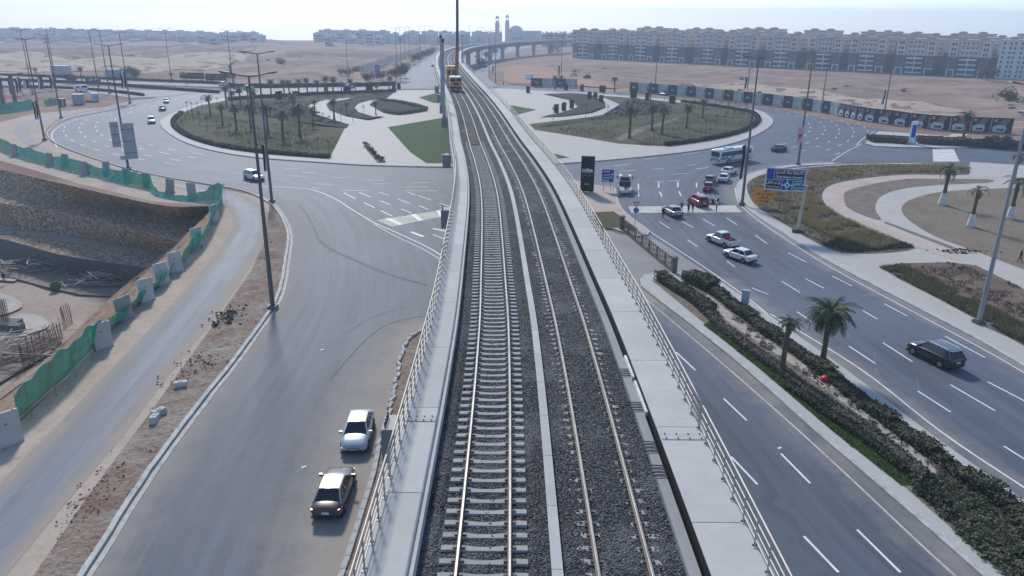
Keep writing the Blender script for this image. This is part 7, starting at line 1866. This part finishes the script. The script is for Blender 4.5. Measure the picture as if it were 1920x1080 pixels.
def apartment(label, P, rz, W, D, H, white=False, group="apartment blocks in the front row", full=True, back=False):
    """Local frame: facade towards -Y, width along X."""
    t = thing("apartment_block", label, "apartment block", P, rz, group)
    fl = H / 7.3; base = fl * 4
    wall = M_whitewall if white else M_cream
    if white:
        mb = MB(); mb.box((0, D / 2, H / 2), (W, D, H)); mb.build("wall", wall, t)
    else:
        mb = MB(); mb.box((0, D / 2, base / 2), (W, D, base)); mb.build("lower_wall", M_gable, t)
        mb = MB(); mb.box((0, D / 2, (H + base) / 2), (W, D, H - base)); mb.build("upper_wall", wall, t)
    mb = MB(); mb.box((0, D / 2, H + .25), (W + .9, D + .9, .5)); mb.box((0, D / 2, base), (W + .12, D + .12, .35)) if not white else None; mb.build("cornice", M_tan if not white else M_wtrim, t)
    # roof tower
    for x in (-W * .3, W * .22):
        mb = MB(); mb.box((x, D * .5, H + .8), (W * .17, D * .32, .8)); r = mb.build("roof_tower", M_tan, t)
        mb = MB(); mb.box((x, D * .5, H + 1.5), (W * .22, D * .42, .7), top=(.3, .3)); mb.build("tower_roof", M_roofb, r)
    if back: return t
    wins = []
    if white:
        for f in range(8):
            for i in range(8): wins.append((-W / 2 + (i + .75) * W / 8.5 + (.25 if i % 2 else -.25), -.05, (f + .45) * H / 8.3 + .4))
        for w in wins: put_box("window", (1.0, .3, 1.35), M_win, w, t)
        return t
    bw = W * .27
    for x in (-W * .37, W * .37):       # projecting entrance bays
        mb = MB(); mb.box((x, -.35, base / 2), (bw * .8, .7, base)); mb.build("bay_base", M_brown, t)
        mb = MB(); mb.box((x, -.45, (H + base) / 2), (bw * .8, .9, H - base - .3)); mb.build("bay", M_cream, t)
        mb = MB()
        for dx in (-bw * .3, bw * .3): mb.box((x + dx, -.85, 1.7), (.55, .4, 3.4))
        mb.box((x, -.85, 3.55), (bw * .72, .45, .5)); mb.build("entrance_frame", M_wtrim, t)
        mb = MB(); mb.box((x, -.72, 1.5), (bw * .42, .1, 2.9)); mb.build("entrance_door", M_win, t)
        for f in range(7):
            for dx in (-.72, .72):
                if f == 0: continue
                wins.append((x + dx, -.80 if f < 4 else -.92, f * fl + fl * .55))
    for i in range(2):                   # recessed balcony stacks between white frames
        x = (-.5 + i) * W * .21
        for f in range(7):
            mb = MB(); mb.box((x, -.55, f * fl + fl * .18 + .35), (W * .20, 1.1, .16)); mb.box((x, -1.05, f * fl + fl * .18 + .78), (W * .20, .08, .75 if f % 2 else .5)); mb.build("balcony", M_wtrim, t)
            for dx in (-W * .05, W * .05): wins.append((x + dx, -.04, f * fl + fl * .62))
    for x in (-W * .225, 0, W * .225): mb = MB(); mb.box((x, -.6, H * .5 + (base * .5 if x else 0)), (.4, 1.2, H - (base if x else 0) - .4)); mb.build("white_pier", M_wtrim, t)
    for w in wins: put_box("window", (1.05, .12, 1.5), M_win, w, t)
    # gable windows of the upper floors
    for f in range(4, 7):
        for k in range(4): put_box("gable_window", (.14, 1.0, 1.2), M_win, (W / 2 + .03, D * (.2 + k * .2), f * fl + fl * .5), t)
    for gy in (.06, .94): mb = MB(); mb.box((W / 2 + .08, D * gy, (H + base) / 2), (.2, .5, H - base)); mb.build("gable_trim", M_wtrim, t)
    return t
A0, A1 = G(1070, 108), G(1862, 147); ad = (A1 - A0); AL = ad.length; ad.normalize(); arz = math.atan2(ad.y, ad.x)
words_ = ["first", "second", "third", "fourth", "fifth", "sixth", "seventh", "eighth", "ninth", "tenth", "eleventh", "twelfth"]
NB = 11; pit = AL / NB
an = Vector((ad.y, -ad.x, 0))
for i in range(NB):
    c = A0 + ad * (pit * (i + .46)) - an * (2.5 if i % 3 == 1 else 0)
    H = 20.2 - .10 * i + (.0 if i % 4 else .4)
    apartment("%s cream and dark apartment block from the left in the front row" % words_[i], c, arz, pit * .80, 15, H)
apartment("white apartment block with rows of small windows at far right", A1 + ad * 11 - an * 2, arz, 22, 15, 20.0, True)
apartment("cream apartment block cut by the right border beside the white one", A1 + ad * 38 - an * 2, arz, 22, 15, 20)
rb_ = np.random.default_rng(2)
for i in range(13):
    c = A0 + ad * (AL * (i + .4) / 12) - an * (42 + 6 * (i % 2)); 
    apartment("tan roofed apartment block showing behind the front row, counted %s from the left" % (words_ + ["thirteenth"])[i], c, arz, 20, 16, 20.6 + rb_.uniform(-.6, .9), group="apartment blocks in the back row", back=True)
for i in range(9):
    c = A0 + ad * (AL * (i + .2) / 8.4) - an * (100 + 25 * (i % 3))
    apartment("hazy apartment block far behind the rows, counted %s from the left" % words_[i], c, arz, 24, 18, 21.6 + rb_.uniform(-.8, 1.2), group="hazy apartment blocks farthest back", back=True)
# ------------------------------------------------------------------ domed cathedral with twin towers
cb = Vector((0, 1040, 0))
def atx(px, Y=1040.0): return (px - 960) / FPX * (Y * math.cos(PITCH) + HC * math.sin(PITCH)) 
def zpx(y, Y, x=0): return z_for(Vector((x, Y, 0)), y)
ct = thing("cathedral", "hazy domed cathedral with twin bell towers on the horizon", "cathedral", cb); M_cath = concrete("cathedral_stone", (.62, .55, .48), .15)
for px, ytop in ((927.5, 31), (946, 29)):
    x = atx(px); zt = zpx(ytop, 1040, x); w = 5.6
    mb = MB(); mb.box((x, 0, zt * .36), (w, w, zt * .72)); mb.box((x, 0, zt * .735), (w + .8, w + .8, .9)); tw = mb.build("tower", M_cath, ct)
    mb = MB(); mb.box((x, 0, zt * .79), (w * .78, w * .78, zt * .1))
    mb.build("belfry_base", M_cath, tw)
    for a in range(4): mb = MB(); mb.box((x + (w * .3 if a % 2 else -w * .3), (w * .3 if a < 2 else -w * .3), zt * .88), (.7, .7, zt * .09)); mb.build("belfry_column", M_cath, tw)
    mb = MB(); mb.lathe([(w * .42, 0), (w * .44, .6), (w * .36, 2.0), (w * .18, 3.2), (.1, 3.9)], (x, 0, zt * .92), 12); mb.build("cupola", M_cath, tw)
x = atx(962); zd = zpx(47.5, 1040, x); zb = zpx(60, 1040, x)
mb = MB(); mb.lathe([(9.8, zb - 2)] + [(9.8 * math.cos(a), zb + (zd - zb) * math.sin(a)) for a in np.linspace(0, 1.5, 8)], (x, 6, 0), 20); mb.build("dome", M_cath, ct, smooth=True, sharp=50)
mb = MB(); mb.tube([(x, 6, zd), (x, 6, zd + 3.2)], .15, 5); mb.bar((x - .8, 6, zd + 2.3), (x + .8, 6, zd + 2.3), .2); mb.build("cross", M_cath, ct)
mb = MB(); mb.box((x, 0, zb / 2 - 4), (26, 30, zb + 8)); mb.build("nave", M_cath, ct)
mb = MB(); mb.lathe([(6.8, 0), (6.8, .6)], (0, 0, 0), 20, axis='y'); mb.v = [(v[0] + atx(967), v[1] - 15.5, v[2] + zb - 5.5) for v in mb.v]; mb.build("arch_front", M_cath, ct)
x1, x2 = atx(972), atx(1010); z2 = zpx(57.5, 1040, x1); mb = MB(); mb.box(((x1 + x2) / 2, 4, z2 / 2 - 4), (x2 - x1, 22, z2 + 8)); mb.build("side_hall", M_cath, ct)
x1, x2 = atx(912), atx(936); z2 = zpx(60.5, 1040, x1); mb = MB(); mb.box(((x1 + x2) / 2, 8, z2 / 2 - 4), (x2 - x1, 20, z2 + 8)); mb.build("west_hall", M_cath, ct)
for i in range(7): put_box("window", (1.2, .4, 3.5), M_win, (atx(958 + i * 3), -15.3, zb - 8), ct)
# ------------------------------------------------------------------ low hazy city along the horizon
M_city = [concrete("hazy_wall_a", (.56, .53, .52), .2), concrete("hazy_wall_b", (.48, .46, .47), .2), concrete("hazy_wall_c", (.64, .61, .59), .2)]
def city(label, x0, x1, ytop, Y, mat, win=1, group="low blocks along the hazy horizon"):
    Yd = Y; xa, xb = atx(x0, Yd), atx(x1, Yd); xm = (xa + xb) / 2; gz = -max(0, math.hypot(xm, Yd) - 1090) * .06; zt = zpx(ytop, Yd, xm)
    t = thing("city_block", label, "building", (xm, Yd, gz - .5), 0, group); h = zt - gz + .5; W = xb - xa
    mb = MB(); mb.box((0, 8, h / 2), (W, 16, h)); mb.build("wall", mat, t); mb = MB(); mb.box((0, 8, h + .3), (W + .5, 16.5, .6)); mb.build("parapet", mat, t)
    k = max(1, int(W / 16))
    for i in range(k): mb = MB(); mb.box((-W / 2 + W * (i + .5 + rb_.uniform(-.2, .2)) / k, 8, h + 1.1), (W / k * .35, 5, 1.6)); mb.build("roof_house", mat, t)
    if not win: return
    nf = min(5, max(2, int((h - 4) / 3.4))); n = min(18, max(3, int(W / 5)))
    for f in range(nf):
        for i in range(n): put_box("window", (1.8, .2, 1.6), M_win, (-W / 2 + W * (i + .5) / n, -.02, h - 2.6 - f * 3.4), t)
cl = 0
SKY = [(-60, -5, 54), (0, 42, 54), (46, 74, 55.5), (78, 104, 55), (106, 134, 55.5), (138, 156, 57), (158, 188, 56.5), (186, 214, 58), (214, 250, 57.5), (252, 284, 58.5), (286, 310, 59), (312, 345, 59), (350, 388, 60.5), (408, 428, 61.5), (430, 452, 61), (456, 474, 61.5), (594, 624, 57), (626, 652, 57.5), (654, 690, 58), (692, 724, 59), (756, 780, 59.5), (786, 815, 59.5), (818, 842, 60), (846, 876, 60.5), (880, 910, 60.5)]
names = ["%s in the skyline of pale blocks from the left border" % w for w in ("first", "second", "third", "fourth", "fifth", "sixth", "seventh", "eighth", "ninth", "tenth", "eleventh", "twelfth", "thirteenth", "fourteenth", "fifteenth", "sixteenth", "seventeenth", "eighteenth", "nineteenth", "twentieth", "twenty first", "twenty second", "twenty third", "twenty fourth", "twenty fifth")]
for i, (a, b, y) in enumerate(SKY): city("hazy block, " + names[i], a, b, y, 985 + 25 * (i % 3), M_city[i % 3])
for i in range(58):
    x = -60 + i * 9.4 + rb_.uniform(-2, 2); w_ = ["left", "middle", "right"][i * 3 // 58]
    city("low bluish block in the %s stretch of the hazy plain at far left" % w_, x, x + rb_.uniform(6, 12), 64.5 + .008 * x + rb_.uniform(-3.5, 4), 955 + rb_.uniform(-60, 20), M_city[i % 3], 0, "low bluish blocks of the %s plain" % w_)
for i in range(40):
    x = 590 + i * 8 + rb_.uniform(-2, 2); w_ = "left" if i < 20 else "right"
    city("low bluish block in the %s half of the hazy plain left of the cathedral" % w_, x, x + rb_.uniform(6, 10), 66 + rb_.uniform(-3, 4), 955 + rb_.uniform(-50, 20), M_city[i % 3], 0, "low bluish blocks, %s half, left of the cathedral" % w_)
for i in range(34):
    x = -40 + i * 19.5 + rb_.uniform(-5, 5); x = x if x < 480 else x + 100
    y = 70 + rb_.uniform(-3, 9) - .012 * x; city("small pale house scattered in the hazy plain before the far skyline", x, x + rb_.uniform(8, 16), y, 860 + rb_.uniform(-60, 90), M_city[i % 3], group="small houses before the far skyline")
for i in range(10):
    x = 1010 + i * 8; city("hazy block between the cathedral and the apartments, counted %s from the left" % words_[i], x, x + 7.5, 62 + rb_.uniform(-.5, 2.5), 900 + 10 * (i % 3), M_city[i % 3], group="hazy blocks beside the cathedral")
# fence of the left desert
f0, f1 = G(676, 142), G(790, 98); d = f1 - f0; L = d.length
ft = thing("mesh_fence", "long pale mesh fence running along the edge of the left desert to the avenue", "fence", f0, math.atan2(d.y, d.x)); M_fence = NT("fence_mesh", .7, .2, 0, (.36, .40, .44)); M_fence.b.inputs['Alpha'].default_value = .4; M_fence = M_fence.mat
for i in range(28): mb = MB(); mb.tube([(L * i / 27, 0, 0), (L * i / 27, 0, 5.2)], .12, 5); mb.build("post", M_galv, ft)
for i in range(27): mb = MB(); mb.box((L * (i + .5) / 27, .05, 2.6), (L / 27 - .3, .06, 4.6)); mb.build("mesh_panel", M_fence, ft)
# ------------------------------------------------------------------ hoardings
M_hdark = plain("dark_teal_hoarding", (.022, .036, .040), .6, var=.3, scale=.3); M_hblue = plain("pale_blue_hoarding", (.34, .45, .45), .6, var=.3, scale=.5); M_hgreen = plain("pale_green_hoarding", (.46, .50, .36), .6, var=.35, scale=.5); M_hblack = plain("black_car_hoarding", (.014, .018, .024), .5, var=.3, scale=.4)
M_carart = plain("silver_car_print", (.50, .52, .55), .55, var=.35, scale=1.2); M_carpale = plain('pale_print', (.13, .15, .17), .55, var=.4, scale=1.0); M_pinkart = plain("pink_print", (.45, .22, .22), .6)
HL = smooth_line(GL([(995, 163), (1050, 164), (1082, 165)]), 4); HR = smooth_line(GL([(1180, 173), (1260, 179), (1340, 187), (1420, 196), (1500, 206), (1560, 216), (1620, 228), (1700, 239), (1780, 246), (1896, 251)]), 8)
def hoard_run(line, kinds, h):
    tot = sum((b - a).length for a, b in zip(line[:-1], line[1:])); sw = sum(k[1] for k in kinds); pts = even(line, 400); pos = 0.0
    for (kind, w, lab) in kinds:
        i0 = int(399 * pos / sw); i1 = min(399, int(399 * (pos + w) / sw)); a, b = pts[i0], pts[i1]; d = b - a; L = d.length * .97; pos += w
        if not lab: continue
        t = thing("hoarding_panel", lab, "hoarding", (a + b) / 2, math.atan2(d.y, d.x), "hoarding panels round the right desert")
        m = {'d': M_hdark, 'b': M_hblue, 'g': M_hgreen, 'c': M_hblack, 's': M_signback}[kind]
        mb = MB(); mb.box((0, 0, h / 2 + .15), (L, .18, h)); mb.build("board", m, t)
        for x in (-L * .4, L * .4): mb = MB(); mb.bar((x, .1, h * .9), (x, 1.5, 0), .12); mb.build("strut", M_lamp, t)
        if kind == 'd': mb = MB(); mb.box((0, -.11, h * .5), (L * .32, .03, .22)); mb.box((-L * .05, -.11, h * .62), (L * .2, .03, .12)); mb.build("writing", M_swhite, t)
        if kind == 'b': mb = MB(); mb.lathe([(L * .12, -.12), (L * .12, -.1)], (L * .1, 0, h * .6), 10, axis='y'); mb.build("print", M_hgreen, t)
        if kind == 'g': mb = MB(); mb.box((L * .3, -.11, h * .55), (L * .25, .03, h * .6), top=(.5, 1)); mb.build("print", M_leafb, t)
        if kind == 'c':
            def art(pts, y, m, nm):
                mb = MB(); mb.add([(x * L, y, .15 + z * h) for x, z in pts], [tuple(range(len(pts)))]); mb.build(nm, m, t)
            art([(-.40, .06), (.16, .04), (.24, .30), (.16, .50), (-.02, .56), (-.24, .54), (-.44, .36)], -.115, M_carart, "car_print")
            art([(-.20, .49), (.0, .51), (.17, .47), (.34, .90), (.12, .96), (-.06, .84)], -.116, M_carpale, "windscreen_print")
            art([(-.22, .16), (.10, .14), (.12, .27), (-.24, .29)], -.125, M_hblack, "grille_print")
            mb = MB(); mb.box((-L * .33, -.115, h * .85), (L * .16, .03, h * .2)); mb.build("pink_tag", M_pinkart, t)
hoard_run(HL, [('d', 2.2, "first dark hoarding panel, left of the two palms"), ('b', 1.1, "pale blue hoarding panel right of the first dark one"), ('g', 1.0, "pale green panel left of the palms"), ('d', 2.1, "second dark hoarding panel, behind the palms"), ('b', 1.0, "pale blue panel right of the palms"), ('g', 1.0, "last pale panel before the gap in the hoarding")], 3.6)
ks = []
for i in range(11):
    w = words_[i] if i < 12 else str(i)
    ks += [('d', 2.1, "dark hoarding panel, %s after the gap" % w), ('b', 1.05, "pale blue hoarding panel right of the %s dark one after the gap" % w), ('g', 1.0, "pale green hoarding panel before the %s dark one after the gap ends" % w)]
for i in range(12):
    w = words_[i]; ks += [('c', 2.35 if i > 3 else 1.5, "black hoarding panel printed with a silver car, %s from the left" % w)]
hoard_run(HR, ks, 3.9)
c = G(1219, 188); t = thing("thin_pole", "thin dark pole on the rim of the right island beside clipped shrubs", "pole", c); mb = MB(); mb.tube([(0, 0, 0), (0, 0, z_for(c, 152))], [.22, .18], 7); mb.build("pole", M_lamp, t); mb = MB(); mb.box((0, 0, .2), (.8, .8, .4)); mb.build("base", M_kerb, t)

# scrub on the open desert
for i in range(26):
    x = rb_.uniform(120, 640) if i < 14 else rb_.uniform(1000, 1860); y = rb_.uniform(88, 135) if i < 14 else 118 + (x - 1000) * .075 + rb_.uniform(0, 32)
    bush_tree("low grey brown scrub bush scattered on the open desert, %s of the viaduct" % ("left" if i < 14 else "right"), (x, y), 1.3, rb_.uniform(2, 4.5), M_brownleaf, "scrub_bush", "bush", "desert scrub %s of the viaduct" % ("left" if i < 14 else "right"), 160, False, .3, .1, i)
# ------------------------------------------------------------------ air
hz = bpy.data.materials.new("haze_air"); hz.use_nodes = True
for n_ in list(hz.node_tree.nodes):
    if n_.type == 'BSDF_PRINCIPLED': hz.node_tree.nodes.remove(n_)
pv = hz.node_tree.nodes.new("ShaderNodeVolumePrincipled")
pv.inputs['Color'].default_value = (.66, .81, 1.0, 1); pv.inputs['Density'].default_value = .0004
pv.inputs['Anisotropy'].default_value = .3
hz.node_tree.links.new(pv.outputs[0], hz.node_tree.nodes["Material Output"].inputs['Volume'])
mb = MB(); mb.box((0, 0, -130), (7800, 7800, 440)); 
hb = mb.build("haze", hz); hb["kind"] = 'stuff'
tag(hb, "pale blue haze hanging over the desert and the far city", "haze")
